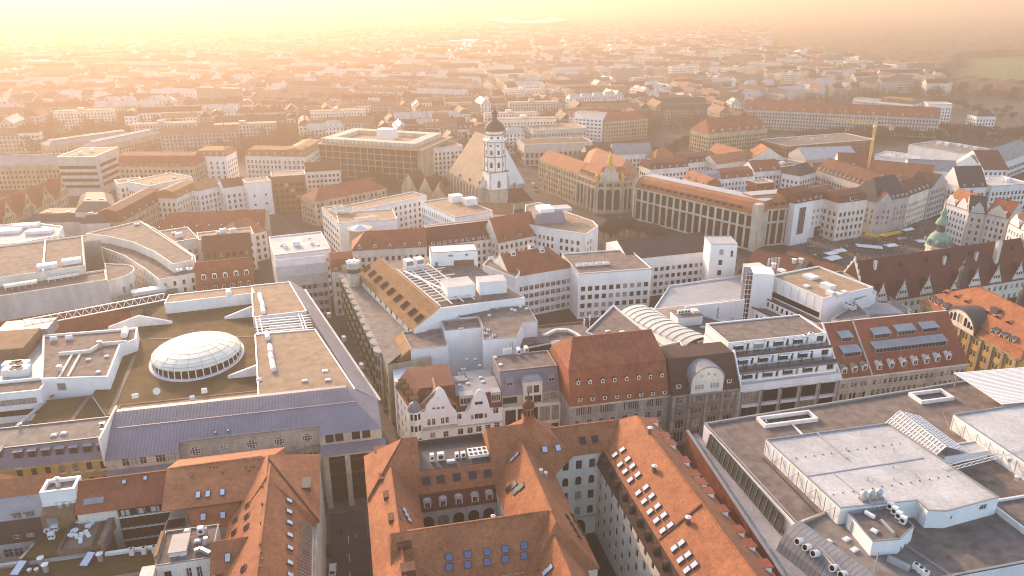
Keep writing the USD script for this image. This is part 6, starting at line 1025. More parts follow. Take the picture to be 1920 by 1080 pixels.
def glass_slab():
    t = T('white_slab_office', 'white modern office with stepped terraces, panelled top storey, glass stair slab and rooftop plant', 'office', at(1500, 560, 10))
    A, B = at(*ZR(525, 352)[0], 30), at(*ZR(782, 462)[0], 30); f = Fr(A, math.degrees(math.atan2(*(B - A)[:2][::-1]))); L = float(np.linalg.norm(B - A)); D = 26.0
    Q = f.rect(0, L, 0, D); w = MB(); facade(t, w, f.w(0, 0), f.w(L, 0), 21.4, 30, [(L / 2, 21.9, L - 1.4, 2.2, 'b')], frame='frame_dark'); w.poly(f.w(L, 0, 0), f.w(L, D, 0), f.w(L, D, 30), f.w(L, 0, 30)); t.add('wall', w, 'plaster_bright'); flat(t, Q, 30.1, 'gravel_tan', .5, .4, 'frame_white')
    for i in range(8): t.add('panel_joint', MB().bar(f.w(i * L / 7, -.03, 24.6), f.w(i * L / 7, -.03, 29.6), .1, .05), 'metal_grey')
    for k, (z0, z1, out) in enumerate(((17.6, 21.3, 3.0), (0, 17.5, 7.5))):
        w = MB(); facade(t, w, f.w(-1 + k * 2, -out), f.w(L + 1, -out), z0, z1, storeys(L, 2.5, z0 + 1 if k == 0 else 1.5, 1 if k == 0 else 4, 4.1, 1.2, 2.0, 'p')); w.poly(f.w(L + 1, -out, z0), f.w(L + 1, 0, z0), f.w(L + 1, 0, z1), f.w(L + 1, -out, z1)); t.add('terrace_wall', w, 'plaster_bright'); bx(t, 'terrace_floor', 'gravel_brown', f, -1, L + 1, -out + .2, -.02 if k == 0 else -3.1, z1 - .1, z1); bx(t, 'terrace_edge', 'metal_dark', f, -1, L + 1, -out - .1, -out + .25, z1, z1 + .5)
    # glass stair slab at the far end
    a, b = at(1400, 512, 32), at(1438, 514, 32); g = Fr(a, math.degrees(math.atan2(*(b - a)[:2][::-1]))); l = float(np.linalg.norm(b - a)); w = MB(); w.box(g, 2.6, l + 3, 0, 9, 0, 32); t.add('slab_wall', w, 'plaster_bright'); bx(t, 'stair_glass', 'glass', g, 0, 2.55, .3, 8, 0, 31.8)
    for i in range(16): bx(t, 'glazing_bar', 'frame_white', g, -.1, 2.58, .12, .3, 1 + i * 2, 1.2 + i * 2)
    for u in (0, 1.2, 2.4): bx(t, 'glazing_bar', 'frame_white', g, u, u + .15, .05, .12, 0, 32)
    # roof plant, near low wing with curved terrace
    for (x, y), ww, d, h in (((720, 362), 5, 4, 1.0), ((800, 415), 5, 3, 2.0), ((700, 405), 2, 2, .6), ((815, 445), 3, 2, 1.5), ((850, 450), 3, 2, 1.3), ((880, 440), 2, 2, 1.2), ((580, 330), 3, 2, .8)): bx(t, 'roof_unit', 'ac_white', Fr(at(*ZR(x, y)[0], 29.6), f.ang), -ww / 2, ww / 2, -d / 2, d / 2, 29.5, 29.6 + h)
    for x, y in ZR(540, 312, 640, 290, 672, 288): vent(t, at(x, y, 29.6), .9, 1.6)
    for q, z in (((760, 345, 940, 470, 1040, 430, 870, 330), 27), ((820, 560, 870, 572, 1005, 545, 940, 490), 26)):
        Q = pp(z, *sum([list(k) for k in ZR(*q)], [])); walls(t, Q, z, 'plaster_bright', {0: [(elen([np.array(k) for k in Q], 0) / 2, z - 3.6, elen([np.array(k) for k in Q], 0) - 1.5, 2.2, 'b')]}, 0, name='wing_wall', frame='frame_dark'); flat(t, Q, z + .1, 'gravel_grey', .5, .5, 'frame_grey', name='wing_roof')
    ac(t, at(*ZR(905, 510)[0], 25.7), f.ang, 4.6, 2.4, 1.6, 3, True)
    c = at(*ZR(1040, 520)[0], 22); pts = [c + np.array([12 * math.cos(a), 9 * math.sin(a), 0]) for a in np.linspace(-.3, 3.6, 14)]; t.add('round_wall', MB().prism([p[:2] for p in pts], 8, 22), 'plaster_grey'); m = MB(); [m.bar((*p[:2], 22.9), (*q[:2], 22.9), .2) for p, q in zip(pts[:-1], pts[1:])]; [m.bar((*p[:2], 21.9), (*p[:2], 22.9), .12) for p in pts]; t.add('railing', m, 'steel')
    g2 = Fr(at(*ZR(1100, 470)[0], 22), 0); m = MB(); [m.bar(g2.w(0, i * 1.0, 22.5 + i * .3) if False else at(1668 + i * 3.4, 556 + i * 2.2, 25), at(1672 + i * 3.4, 572 + i * 2.2, 22), .3) for i in range(10)]; t.add('escape_stair', m, 'metal_grey')
glass_slab()
def old_town_hall():
    t = T('old_town_hall', 'long town hall with steep dark red roof and a row of stepped cream gables', 'town hall', at(1760, 520, 10)); a, b = at(1600, 490, 31), at(1905, 447, 31); f0 = Fr(a, math.degrees(math.atan2(*(b - a)[:2][::-1]))); L = float(np.linalg.norm(b - a)) + 4; f = Fr(f0.w(0, -9.5), f0.ang); ze, zr = 15.0, 31.0; D = 19
    walls(t, f.rect(0, L, 0, D), ze, 'plaster_cream', {0: storeys(L, 3.3, 6.5, 2, 4.6, 1.5, 2.2, 'f')}); roof(t, [wing(f, .6, L - .4, 0, D, ze, zr, 'u')], 'tile_maroon'); bx(t, 'arcade_roof', 'tile_dark', f, -1, L, -4, -.02, 6, 6.6)
    pl = plane(f, 0, -.35, ze, L, -.35, ze, (L / 2, D / 2, zr)); Zt = zoom(1560, 420, 3.6)
    def stepped(fr, w, h, name='gable_dormer', steps=4, deep=5.0, base=0.0):
        m = MB(); out = [(-w / 2, base)]
        for k in range(steps): s = w / 2 * (1 - k / steps); z = base + h * (.32 + .68 * k / steps) if k < steps else h; out += [(-s, z), (-s * (1 - .5 / max(1, steps - k)), z)]
        pts = out + [(0, base + h + .4)] + [(-x, z) for x, z in out[::-1]]
        z0 = fr[1]; fr = fr[0]; wins = [(x + w / 2, z + z0, w * .16, 1.3, 'p') for z, xs in ((h * .08, (-.33, -.11, .11, .33)), (h * .42, (-.2, 0, .2))) for x in (q * w for q in xs)]
        facade(t, m, fr.w(-w / 2, 0), fr.w(w / 2, 0), z0, z0 + h, [q for q in wins], outline=[(x + w / 2, z + z0) for x, z in pts[::-1]]); m.poly(*[fr.w(x, .5, z + z0) for x, z in pts]); 
        for (x0, a0), (x1, a1) in zip(pts[:-1], pts[1:]): m.poly(fr.w(x0, 0, a0 + z0), fr.w(x0, .5, a0 + z0), fr.w(x1, .5, a1 + z0), fr.w(x1, 0, a1 + z0))
        d = t.add(name, m, 'plaster_cream'); q = h * .72; t.add('gable_roof', MB().raw([fr.w(-w * .45, .4, z0 + q * .45), fr.w(w * .45, .4, z0 + q * .45), fr.w(0, .4, z0 + h * .95), fr.w(-w * .45, deep, z0 + q * .45), fr.w(w * .45, deep, z0 + q * .45), fr.w(0, deep + 3, z0 + h * .95)], [(0, 3, 5), (0, 5, 2), (1, 2, 5), (1, 5, 4)]), 'tile_brown', d); t.add('gable_cheek', MB().box(fr, -w * .46, w * .46, .45, deep, z0 - 2, z0 + q * .45), 'plaster_cream', d); t.add('finial', MB().cyl(fr.w(0, .25), .15, z0 + h + base, z0 + h + 1.2, 6), 'stone_beige', d)
    for x, y in Zt(298, 440, 455, 475, 620, 450, 805, 345, 938, 372, 1080, 352, 1235, 340):
        p = hit(x, y - 10, pl); u, v = f.uv(p); u_, z_ = on(f, -.1, x + 1560 * 0, y) if False else (u, 0); stepped((Fr(f.w(u, -.15), f.ang), ze - 1.2), 6.6, 9.0)
    for s in (0, 1):                                              # end gables
        g = Fr(f.w(L - .3, D / 2), f.ang + 90) if s else Fr(f.w(.3, D / 2), f.ang - 90); m = MB(); st = [(-D / 2, 0)]
        for k in range(7): x = D / 2 * (1 - k / 7.3); z = (zr - ze) * (k + .75) / 7; st += [(-x, z), (-x + .9, z)]
        pts = st + [(0, zr - ze + 2.2)] + [(-x, z) for x, z in st[::-1]]; facade(t, m, g.w(-D / 2, 0), g.w(D / 2, 0), 0, 1, [], outline=[(x + D / 2, z + ze) for x, z in pts[::-1]]); m.poly(*[g.w(x, .7, z + ze) for x, z in pts])
        for (x0, a0), (x1, a1) in zip(pts[:-1], pts[1:]): m.poly(g.w(x0, 0, a0 + ze), g.w(x0, .7, a0 + ze), g.w(x1, .7, a1 + ze), g.w(x1, 0, a1 + ze))
        t.add('end_gable', m, 'plaster_cream')
    for x, y in Zt(287, 295, 753, 262, 968, 235): chimney(t, hit(x, y, pl), f.ang, 1.2, 1.0, 3.0, 'plaster_cream')
    chimney(t, hit(*Zt(1100, 245)[0], pl), f.ang, 2.0, 1.8, 9, 'plaster_cream')
    for x, y in Zt(470, 290, 638, 258, 787, 232, 930, 215, 1220, 180): dormer(t, hit(x, y, pl), -f.n, 1.2, 1.4, 2.2, 'gable', 'tile_dark', 'tile_dark', (.6, .9), frame='frame_dark')
    # tower with green cap, its shaft behind the roof
    ut, zt_ = on(f, D + 4, 1757, 462); c = f.w(ut, D + 4, 0); _a = t.add
    def lift(nm, mb, *a, **k): mb.v = [v + (0, 0, zt_ - 36.4) if v[:, 2].min() > 1 else np.c_[v[:, :2], np.where(v[:, 2] > 1, v[:, 2] + zt_ - 36.4, v[:, 2])] for v in mb.v]; return _a(nm, mb, *a, **k)
    t.add = lift; q = t.add('tower', MB().box(Fr(c, f.ang), -4.6, 4.6, -4.6, 4.6, 0, 31).cyl(c, 4.9, 31, 36.4, 8, ang=.6), 'plaster_cream'); t.add('tower_gallery', MB().cyl(c, 5.4, 36.4, 37.2, 8, ang=.6), 'plaster_cream', q)
    t.add('tower_dome', MB().lathe(c, [(4.8, 37.2), (4.9, 38.2), (4.6, 39.8), (3.8, 41.6), (2.6, 43.0), (1.8, 43.7)], 16), 'copper_green', q, smooth=50); t.add('tower_lantern', MB().lathe(c, [(2.0, 43.7), (1.6, 44), (1.6, 47)], 8), 'metal_dark', q); t.add('tower_cap', MB().lathe(c, [(2.6, 47), (2.7, 47.6), (2.0, 49.3), (1.1, 50.3), (1.2, 51.4), (1.5, 52.2), (.8, 53.6), (.3, 54.6), (.12, 58), (0, 60)], 12), 'copper_green', q, smooth=50)
    for a in np.arange(8) * math.pi / 4 + .2: t.add('tower_window', MB().bar((c[0] + 4.65 * math.cos(a), c[1] + 4.65 * math.sin(a), 32.5), (c[0] + 4.65 * math.cos(a), c[1] + 4.65 * math.sin(a), 34.4), 1.1, .2, up=(math.cos(a), math.sin(a), 0)), 'glass', q); p = (c[0] + 5.0 * math.cos(a), c[1] + 5.0 * math.sin(a)); t.add('dome_dormer', MB().lathe(p, [(.8, 38.4), (.9, 39.6), (.4, 40.3), (0, 40.6)], 8), 'copper_green', q)
old_town_hall()
def orange_bank():
    t = T('orange_bank_house', 'ochre stone building with bright orange hipped roof, eyebrow dormers and a great arched gable', 'building', at(1850, 620, 10)); Zt = zoom(1560, 420, 3.6); ze, zr = 20.0, 30.5
    a, b = at(1728, 566, ze), at(1905, 668, ze); f = Fr(a, math.degrees(math.atan2(*(b - a)[:2][::-1]))); L = float(np.linalg.norm(b - a)) + 2; D = 26
    n = 9; ws = [(1.5 + (i + .5) * (L - 3) / n + d, z, 1.1, 2.3, 'f') for i in range(n) for d in (-.75, .75) for z in (15.6, 11.2, 6.8)] + [(1.5 + (i + .5) * (L - 3) / n, .6, 3, 4.4, 'a') for i in range(n)]
    walls(t, f.rect(0, L, 0, D), ze, 'plaster_yellow', {0: ws, 1: [(3 + i * 4, z, 1.3, 2.3, 'f') for i in range(5) for z in (15.6, 11.2, 6.8, 2)]})
    for i in range(n + 1): s = 1.5 + i * (L - 3) / n; bx(t, 'pilaster', 'stone_tan', f, s - .5, s + .5, -.5, -.02, 5.6, 19)
    bands(t, f.rect(0, L, 0, D), [0, 1], [ze - .7], .7, .6, 'stone_tan'); roof(t, [frustum(f, (-.8, L + .8, -.8, D + .8), ze, (1.6, L - 1.6, 1.8, D - 1.8), ze + 2.6), wing(f, 1.2, L - 1.2, 1.4, D - 1.4, ze + 2.5, zr, 'u', 11, 6)], 'tile_orange', name='roof'); pl = plane(f, 0, 1.05, ze + 2.5, L, 1.05, ze + 2.5, (L / 2, D / 2, zr))
    for x, y in Zt(765, 470, 835, 497, 903, 530, 1045, 603, 1112, 635, 1188, 672):
        p = hit(x, y, pl); m = MB(); W = lambda s, d, z: f.w(*(np.array(f.uv(p)) + (s, d)), p[2] + z); k = 9; arc = [(s, .95 * math.cos(s / 1.9 * math.pi / 2) ** 2) for s in np.linspace(-1.9, 1.9, k)]
        for (s0, z0), (s1, z1) in zip(arc[:-1], arc[1:]): m.poly(W(s0, 0, z0), W(s1, 0, z1), W(s1, 1.6, z1 * .5 + .95), W(s0, 1.6, z0 * .5 + .95))
        d = t.add('dormer', m, 'tile_orange'); t.add('pane', MB().poly(*([W(s, .04, z) for s, z in arc][::-1])), 'glass', d)
    plm = plane(f, 0, -.8, ze, L, -.8, ze, (L / 2, 1.8, ze + 2.6))
    for x, y in Zt(658, 520, 700, 545, 755, 572, 1082, 745, 1140, 775, 1200, 805): dormer(t, hit(x, y, plm) + np.array([0, 0, .2]), -f.n, 1.9, 1.6, 2.4, 'shed', 'plaster_cream', 'metal_dark', (1.5, 1.2), slope=.1)
    c = f.uv(hit(*Zt(905, 640)[0], plm))[0]; r = 8.2; m = MB(); arc = [(c - r * math.cos(q), ze - .5 + 6.6 * math.sin(q)) for q in np.linspace(0, math.pi, 15)]
    facade(t, m, f.w(c - r, -1.0), f.w(c + r, -1.0), ze - 1, ze + 6, [(r + x, ze + .6, 1.5, h, 'a') for x, h in ((-4.6, 2.6), (-2.8, 3.4), (2.8, 3.4), (4.6, 2.6), (-6.1, 1.6), (6.1, 1.6))] + [(r, ze + .8, 2.6, 3.4, 'p', 'stone_tan')], outline=[(0, ze - 1), (2 * r, ze - 1)] + [(x - c + r, z) for x, z in arc[::-1]]); t.add('arched_gable', m, 'plaster_cream')
    m = MB()
    for k in range(14): q = [(arc[k][0], -1.5, arc[k][1]), (arc[k + 1][0], -1.5, arc[k + 1][1]), (arc[k + 1][0], 7, arc[k + 1][1]), (arc[k][0], 7, arc[k][1])]; m.hexa([f.w(*x) for x in q][::-1], [f.w(c + (x - c) * 1.07, v, ze + (z - ze) * 1.08) for x, v, z in q][::-1])
    t.add('gable_roof', m, 'metal_dark'); bx(t, 'roof_hatch', 'metal_dark', f, c + 3.5, c + 7, 7, 9, ze + 5, ze + 8.3)
    for x, y in ((1802, 525), (1912, 570)): p = at(x, y + 5, zr - 1); q = t.add('roof_turret', MB().cyl(p, 1.5, zr - 3, zr + 4, 8), 'metal_dark'); t.add('turret_cap', MB().lathe(p, [(1.9, zr + 4), (1.4, zr + 5), (.5, zr + 6), (.9, zr + 7), (.3, zr + 8.2), (.1, zr + 11)], 8), 'metal_dark', q)
    ridge(t, f.w(12.2, D / 2, zr), f.w(L - 7.2, D / 2, zr)); g = prect(21, (1790, 520), (1920, 550), (1880, 505)); quick_house('brown_roof_wing', 'lower wing with red metal roof and grey roof light between town hall and orange roof', 'house', Fr(f.w(2, D + 2), f.ang).__class__(f.w(2, D + 1), f.ang) if False else setfr(f.w(14, D + .5), f.ang, 40, 18), 19, 'plaster_yellow', 'gable', 24, 'tile_brown', sides=(0, 0))
def setfr(o, ang, L, D): f = Fr(o, ang); f.L, f.D = L, D; return f
orange_bank()
# ================================================================ middle distance
def fq(a, b, z, D): f = frame(a, b, z); f.D = D; return f
def Hs(label, a, b, z, D, wall, rf='flat', zr=None, tile='tile_red', name='town_house', cat='house', **k): return quick_house(name, label, cat, fq(a, b, z, D), z, wall, rf, zr, tile, **k)
W3 = (2.9, 3.6, 1.45, 2.2, 'p')
# left
t = Hs('long red roofed house with four stepped cream gables at the left edge', (-10, 428), (125, 364), 17, 16, 'stone_tan', 'gable', 27, 'tile_red', win=(3.0, 3.8, 1.6, 2.2, 'p'), name='gabled_row'); f = fq((-10, 428), (125, 364), 17, 16)
for k in range(4):
    u = f.L * (.1 + .26 * k); g = Fr(f.w(u, -.25), f.ang); w_ = f.L * .17; m = MB(); out = [(0, 0), (w_, 0), (w_, 2), (w_ * .86, 4.2), (w_ * .78, 4.2), (w_ * .6, 9.5), (w_ * .5, 11.8), (w_ * .4, 9.5), (w_ * .22, 4.2), (w_ * .14, 4.2), (0, 2)]
    facade(t, m, g.w(0, 0), g.w(w_, 0), 0, 1, [(w_ * q, 17.5, w_ * .1, 2.2, 'p') for q in (.2, .35, .5, .65, .8)] + [(w_ / 2, 22, w_ * .22, 2.6, 'a')], outline=[(s, z + 16.5) for s, z in out]); d = t.add('gable_front', m, 'stone_tan'); t.add('gable_roof', MB().man(m3.Manifold.hull_points(np.array([g.w(*q) for q in ((.3, .2, 16.6), (w_ - .3, .2, 16.6), (w_ / 2, .2, 27.6), (.3, 8, 16.6), (w_ - .3, 8, 16.6), (w_ / 2, 9, 27.6))]))), 'tile_red', d)
Hs('modern slab with four dark window ribbons and a blank pale flank', (177, 295), (221, 277), 28, 26, 'plaster_grey', 'flat', None, 'gravel_tan', win=(30, 4.6, 26, 2.2, 'p'), base=6, clutter=4, name='ribbon_slab', cat='office')
t = Hs('broad brown house with red mansard and long attic window strip', (222, 312), (363, 312), 20, 22, 'stone_tan', 'mansard', 27, 'tile_red', win=(3.2, 3.6, 1.5, 2.0, 'p'), h=(0, 0), dorm=12, dk=('shed', 'stone_tan', (1.8, 1.2)), pitch2=4)
Hs('white ornate corner house with mansard dormers and balconies', (365, 293), (424, 293), 22, 22, 'plaster_bright', 'mansard', 26, 'tile_tan', win=(3.8, 3.7, 1.4, 2.2, 'p'), h=(1, 1), dorm=5, dk=('arch', 'plaster_bright', (1, 1.2)), bandz=(21.4, 17.6))
Hs('long grey metal roofed block behind the gabled row', (-20, 312), (128, 308), 18, 20, 'stone_tan', 'gable', 24, 'metal_grey', win=W3, sides=(0, 1))
Hs('pinkish house with steep tiled roof and a row of small lit roof windows', (228, 416), (306, 372), 15, 14, 'stone_tan', 'mansard', 21, 'tile_brown', win=(2.6, 4.2, 1.5, 2.8, 'a'), h=(0, 0), dorm=6, dk=('shed', 'plaster_cream', (.9, 1.0)))
Hs('white flat roofed house with one row of close windows', (281, 350), (361, 332), 20, 24, 'plaster_white', 'flat', None, 'gravel_tan', win=(2.3, 4.6, 1.1, 2.4, 'p'), base=3, clutter=4)
Hs('small flat roofed white house with two round vents beside a slab office', (222, 346), (270, 340), 17, 14, 'plaster_white', 'flat', None, 'gravel_tan', win=W3, clutter=2)
t = T('slate_metal_roofs', 'cluster of dark grey metal roofs with shallow curved edges', 'roof', (*at(150, 400, 12)[:2], 0))
for q, z in ((((140, 398), (222, 398), (210, 365), (152, 365)), 20), (((40, 418), (170, 416), (175, 398), (75, 398)), 15), (((150, 420), (205, 418), (212, 400), (165, 400)), 16)):
    Q = pp(z, *sum([list(k) for k in q], [])); c = np.mean(Q, 0); t.add('wall', MB().prism(Q, 0, z), 'plaster_grey'); t.add('roof', MB().man(m3.Manifold.hull_points(np.array([(*p, z) for p in Q] + [(*(c + (np.array(p) - c) * .55), z + 4) for p in Q]))), 'slate'); [t.add('skylight', MB().box(Fr(c + (np.array(p) - c) * .3, 13), -1, 1, -1, 1, z + 3.6, z + 4.4), 'metal_pale') for p in Q[:2]]
t = T('white_ring_roof', 'white flat roof with a curved edge of slots at the left picture edge', 'roof', (*at(50, 440, 12)[:2], 0)); Q = pp(20, -30, 462, 40, 455, 108, 442, 118, 425, 60, 418, -30, 424); walls(t, Q, 20, 'plaster_white', {0: [(4 + i * 3, 17.5, 1.4, 1.5, 'p') for i in range(5)], 1: [(2 + i * 2.6, 17.5, 1.4, 1.5, 'p') for i in range(8)]}); flat(t, Q, 20.2, 'membrane', .4, .5); [bx(t, 'roof_unit', 'plaster_white', Fr(at(x, y, 20), 13), -6, 6, -3, 3, 20, 21.6) for x, y in ((15, 436), (75, 436), (50, 425))]
for lab, a, b, z, D, wl, rf, zr, tl, kw in (
    ('tan roofed house stepping up the lane with white dormers', (330, 372), (372, 352), 17, 14, 'plaster_cream', 'mansard', 21, 'tile_tan', dict(dorm=3)),
    ('white house with a rounded corner and tan roof', (372, 358), (420, 346), 18, 14, 'plaster_white', 'gable', 22, 'tile_tan', dict(h=(3, 3))),
    ('pale tall fire wall house with bare trees before it', (462, 345), (508, 340), 22, 14, 'plaster_white', 'flat', None, 'gravel_tan', dict(win=(7, 6, 1.2, 1.5, 'p'))),
    ('white rear house with roof terrace left of the brick flats', (420, 352), (464, 346), 19, 14, 'plaster_white', 'gable', 23, 'tile_brown', {}),
    ('brick flats with a white stair strip and shaded balconies', (508, 332), (572, 328), 24, 14, 'brick_brown', 'flat', None, 'gravel_tan', dict(win=(3.2, 4.0, 2.2, 2.2, 'p'))),
    ('brown tiled flats with white window bands beside the brick flats', (573, 322), (638, 318), 20, 14, 'plaster_cream', 'gable', 25, 'tile_brown', dict(win=(2.6, 3.6, 1.6, 1.8, 'p'))),
    ('hipped red roof house behind the white chiller office', (590, 378), (724, 352), 16, 18, 'stone_tan', 'gable', 22, 'tile_red', dict(h=(9, 9))),
    ('long red roofed back house with a few lit skylights', (286, 436), (495, 428), 15, 20, 'stone_tan', 'gable', 23, 'tile_red', dict(sky=9, dorm=0, h=(8, 0))),
    ('orange hipped house beside the long red back house', (440, 445), (500, 432), 16, 18, 'plaster_cream', 'gable', 22, 'tile_orange', dict(h=(5, 5))),
    ('dark red roofs with two small courts behind the red brick store', (285, 462), (372, 448), 19, 24, 'plaster_cream', 'flat', None, 'gravel_brown', dict(clutter=5)),
    ('white balcony house with striped awnings behind the red brick store', (372, 452), (476, 440), 19, 14, 'plaster_bright', 'flat', None, 'gravel_tan', dict(win=(3, 4, 1.8, 2, 'p'), clutter=4)),
    ('brown tiled roof strip behind the round headed dormers', (380, 470), (470, 462), 16, 16, 'brick_brown', 'gable', 21, 'tile_brown', {}),
    ('white house with rooftop fan boxes left of the lilac street roof', (515, 480), (620, 468), 23, 30, 'plaster_bright', 'flat', None, 'membrane', dict(clutter=8, win=(3, 4, 1.8, 2, 'p'))),
    ('grey stepped glass house at the end of the lilac street roof', (520, 520), (615, 510), 20, 14, 'metal_pale', 'mansard', 24, 'metal_pale', dict(win=(2.2, 4, 1.8, 2, 'p'), h=(0, 0))),
    ('cream corner house with arched windows on the shopping street', (622, 510), (664, 506), 21, 14, 'plaster_cream', 'mansard', 26, 'tile_red', dict(win=(2.6, 4.2, 1.3, 2.4, 'a'), dorm=3, h=(0, 0))),
    ('red roofed house with small dormers behind the round stair turret', (660, 470), (800, 462), 18, 16, 'plaster_cream', 'gable', 25, 'tile_red', dict(dorm=5, dk=('gable', 'plaster_white', (.9, 1.0)), h=(7, 0))),
    ('white house with brown mansard and two rows of white framed dormers', (806, 462), (935, 446), 16, 16, 'plaster_cream', 'mansard', 24, 'tile_brown', dict(dorm=12, dk=('shed', 'plaster_white', (1.0, 1.2)), h=(0, 0), pitch2=6, top=1)),
    ('steep red house with one pale gable wall and a window strip', (935, 455), (1010, 440), 16, 16, 'plaster_cream', 'gable', 27, 'tile_red', dict(dorm=3, dk=('gable', 'brick_brown', (1.4, 1.3)))),
    ('low tan roof house between church tower and white offices', (880, 400), (960, 402), 12, 14, 'plaster_cream', 'gable', 17, 'tile_tan', {}),
    ('cream house with tall windows left of the church roof', (796, 280), (868, 274), 22, 22, 'plaster_cream', 'flat', None, 'gravel_tan', dict(win=(3.2, 3.8, 1.6, 2.4, 'p'), clutter=3, bandz=(18.2,))),
    ('dark long house with mossy flat roof and pale upper wall panels', (983, 272), (1111, 267), 18, 26, 'plaster_grey', 'flat', None, 'moss', dict(win=(4, 6, 2.6, 4, 'p'), clutter=3)),
    ('grey slate roofed house above the corner bank', (1152, 290), (1223, 288), 18, 18, 'plaster_white', 'gable', 25, 'metal_grey', {}),
    ('brown tiled house left of the grey slate roof', (1103, 292), (1150, 290), 18, 18, 'stone_tan', 'gable', 24, 'tile_brown', dict(sky=4)),
    ('small house with pyramid tile roof behind the bank gable', (1228, 300), (1268, 297), 16, 14, 'plaster_cream', 'gable', 23, 'tile_orange', dict(h=(6, 6))),
    ('white tall house block with ribbon windows in the haze', (1077, 212), (1130, 216), 26, 16, 'plaster_bright', 'flat', None, 'gravel_tan', dict(win=(4, 3.6, 2.5, 1.6, 'p'))),
    ('grey flat roofed block behind the mossy roof', (1000, 245), (1100, 240), 18, 30, 'plaster_grey', 'flat', None, 'gravel_tan', dict(clutter=4)),
    ('brown hipped roof house beyond the white ribbon block', (1135, 228), (1215, 222), 20, 18, 'stone_tan', 'gable', 27, 'tile_red', dict(h=(8, 8))),
    ('narrow white house with black glass slot and tiled mansard', (1491, 382), (1524, 376), 25, 15, 'plaster_bright', 'mansard', 31, 'tile_brown', dict(win=(9, 17.5, 5.5, 16, 'b'), base=6, dorm=3, h=(0, 0))),
    ('white house with shop sign and brown mansard on the market', (1525, 376), (1571, 368), 23, 15, 'plaster_bright', 'mansard', 27, 'tile_brown', dict(win=(3.1, 3.8, 1.3, 2.2, 'f'), base=7.5, dorm=5, dk=('gable', 'plaster_white', (1, 1.2)), h=(0, 0))),
    ('cream house with dark windows and a flat attic on the market', (1574, 381), (1626, 374), 23, 16, 'plaster_cream', 'mansard', 27, 'tile_brown', dict(win=(3.2, 4.2, 1.7, 2.4, 'p'), base=2, dorm=1, dk=('shed', 'plaster_bright', (5, 1.6)), h=(0, 0))),
    ('light house beside the dark slate roof, narrow and many windowed', (1706, 366), (1745, 352), 20.5, 14, 'plaster_cream', 'gable', 28, 'tile_brown', dict(win=(2.4, 3.8, 1.2, 2.2, 'p'), dorm=5)),
    ('ornate grey gabled house in the corner of the market', (1746, 352), (1776, 342), 21, 14, 'plaster_grey', 'gable', 28, 'tile_dark', dict(ax='v', win=(2.4, 3.8, 1.2, 2.2, 'p')))):
    Hs(lab, a, b, z, D, wl, rf, zr, tl, **({'win': W3} | kw))
for lab, a, b in (('long bent grey metal roof far behind the ribbon slab', (92, 274), (250, 252)), ('second long grey metal roof with a rounded end behind the ribbon slab', (180, 276), (300, 250))): Hs(lab, a, b, 15, 16, 'stone_tan', 'mansard', 18.5, 'metal_grey', h=(1, 1), pitch2=5, top=1)
# white chiller offices
t = Hs('white L shaped office with chillers on its brown flat roof', (635, 420), (745, 412), 20, 22, 'plaster_bright', 'flat', None, 'gravel_tan', win=(18, 4.2, 14, 1.0, 'p'), name='chiller_office', cat='office')
t = Hs('long rear wing with access galleries and flat tan roof', (640, 402), (800, 368), 20, 14, 'plaster_white', 'flat', None, 'gravel_tan', win=(3.4, 3.6, 1.4, 2.0, 'p'), name='gallery_wing', cat='office')
w = Hs('white balcony side of the chiller office', (603, 390), (634, 419), 19, 12, 'plaster_white', 'flat', None, 'gravel_tan', win=(4.4, 4.0, 3.6, 2.2, 'b'), name='balcony_wing', cat='office')
for k in range(16): q = at(630 + (k % 8) * 4.2, 393 + (k // 8) * 5 + (k % 8) * .3, 21); ac(t, q, 15, 1.7, 1.5, 1.6, 1, True)
for k in range(6): ac(t, at(668 + k * 7, 413 - k * .8, 21), 15, 2.0, 1.8, 1.3, 2, True)
v_ = T('round_stair_drum', 'brown round stair drum with a glass cone top at the white office corner', 'tower', at(676, 440, 0)); c = at(676, 446, 16); v_.add('drum', MB().cyl(c, 6.2, 0, 21, 18), 'stone_tan', smooth=40); v_.add('rim', MB().cyl(c, 6.4, 21, 21.4, 18), 'stone_beige'); v_.add('cone', MB().cyl(c, 4.2, 21.4, 23.2, 12, .2), 'glass_pale')
t = Hs('white cube office with three even window rows and two roof boxes', (789, 380), (854, 409), 22, 24, 'plaster_bright', 'flat', None, 'gravel_tan', win=(2.3, 3.9, 1.1, 2.7, 'p'), name='cube_office', cat='office')
for x, y in ((848, 372), (875, 378)): bx(t, 'roof_box', 'plaster_white', Fr(at(x, y + 8, 22.3), 28), 0, 7, 0, 6, 22, 26)
t = T('rounded_grey_house', 'pale house with a rounded white rimmed roof terrace and grey metal attic', 'house', at(1050, 440, 0)); z = 21; Q = pp(z, 982, 420, 1045, 432, 1100, 440, 1122, 425, 1112, 415, 1010, 380, 985, 385); walls(t, Q, z, 'plaster_white', {0: storeys(20, 2.6, 3, 4, 3.9, 1.4, 2.2), 1: storeys(14, 2.6, 3, 4, 3.9, 1.6, 2.2), 2: storeys(9, 2.6, 3, 4, 3.9, 1.6, 2.2)}); flat(t, Q, z + .3, 'gravel_tan', .5, .6); f = fq((1003, 418), (1062, 414), 22, 10); t.add('attic', MB().man(m3.Manifold.hull_points(np.array([f.w(u, v, zz) for u, v, zz in ((0, 0, 21), (f.L, 0, 21), (0, 12, 21), (f.L, 12, 21), (1, 2, 26), (f.L - 1, 2, 26), (1, 12, 26), (f.L - 1, 12, 26))]))), 'metal_blue'); bx(t, 'roof_house', 'plaster_bright', f, 4, 12, 4, 14, 26, 28); bx(t, 'roof_house', 'membrane', f, 13, 22, 5, 13, 26, 27.4)
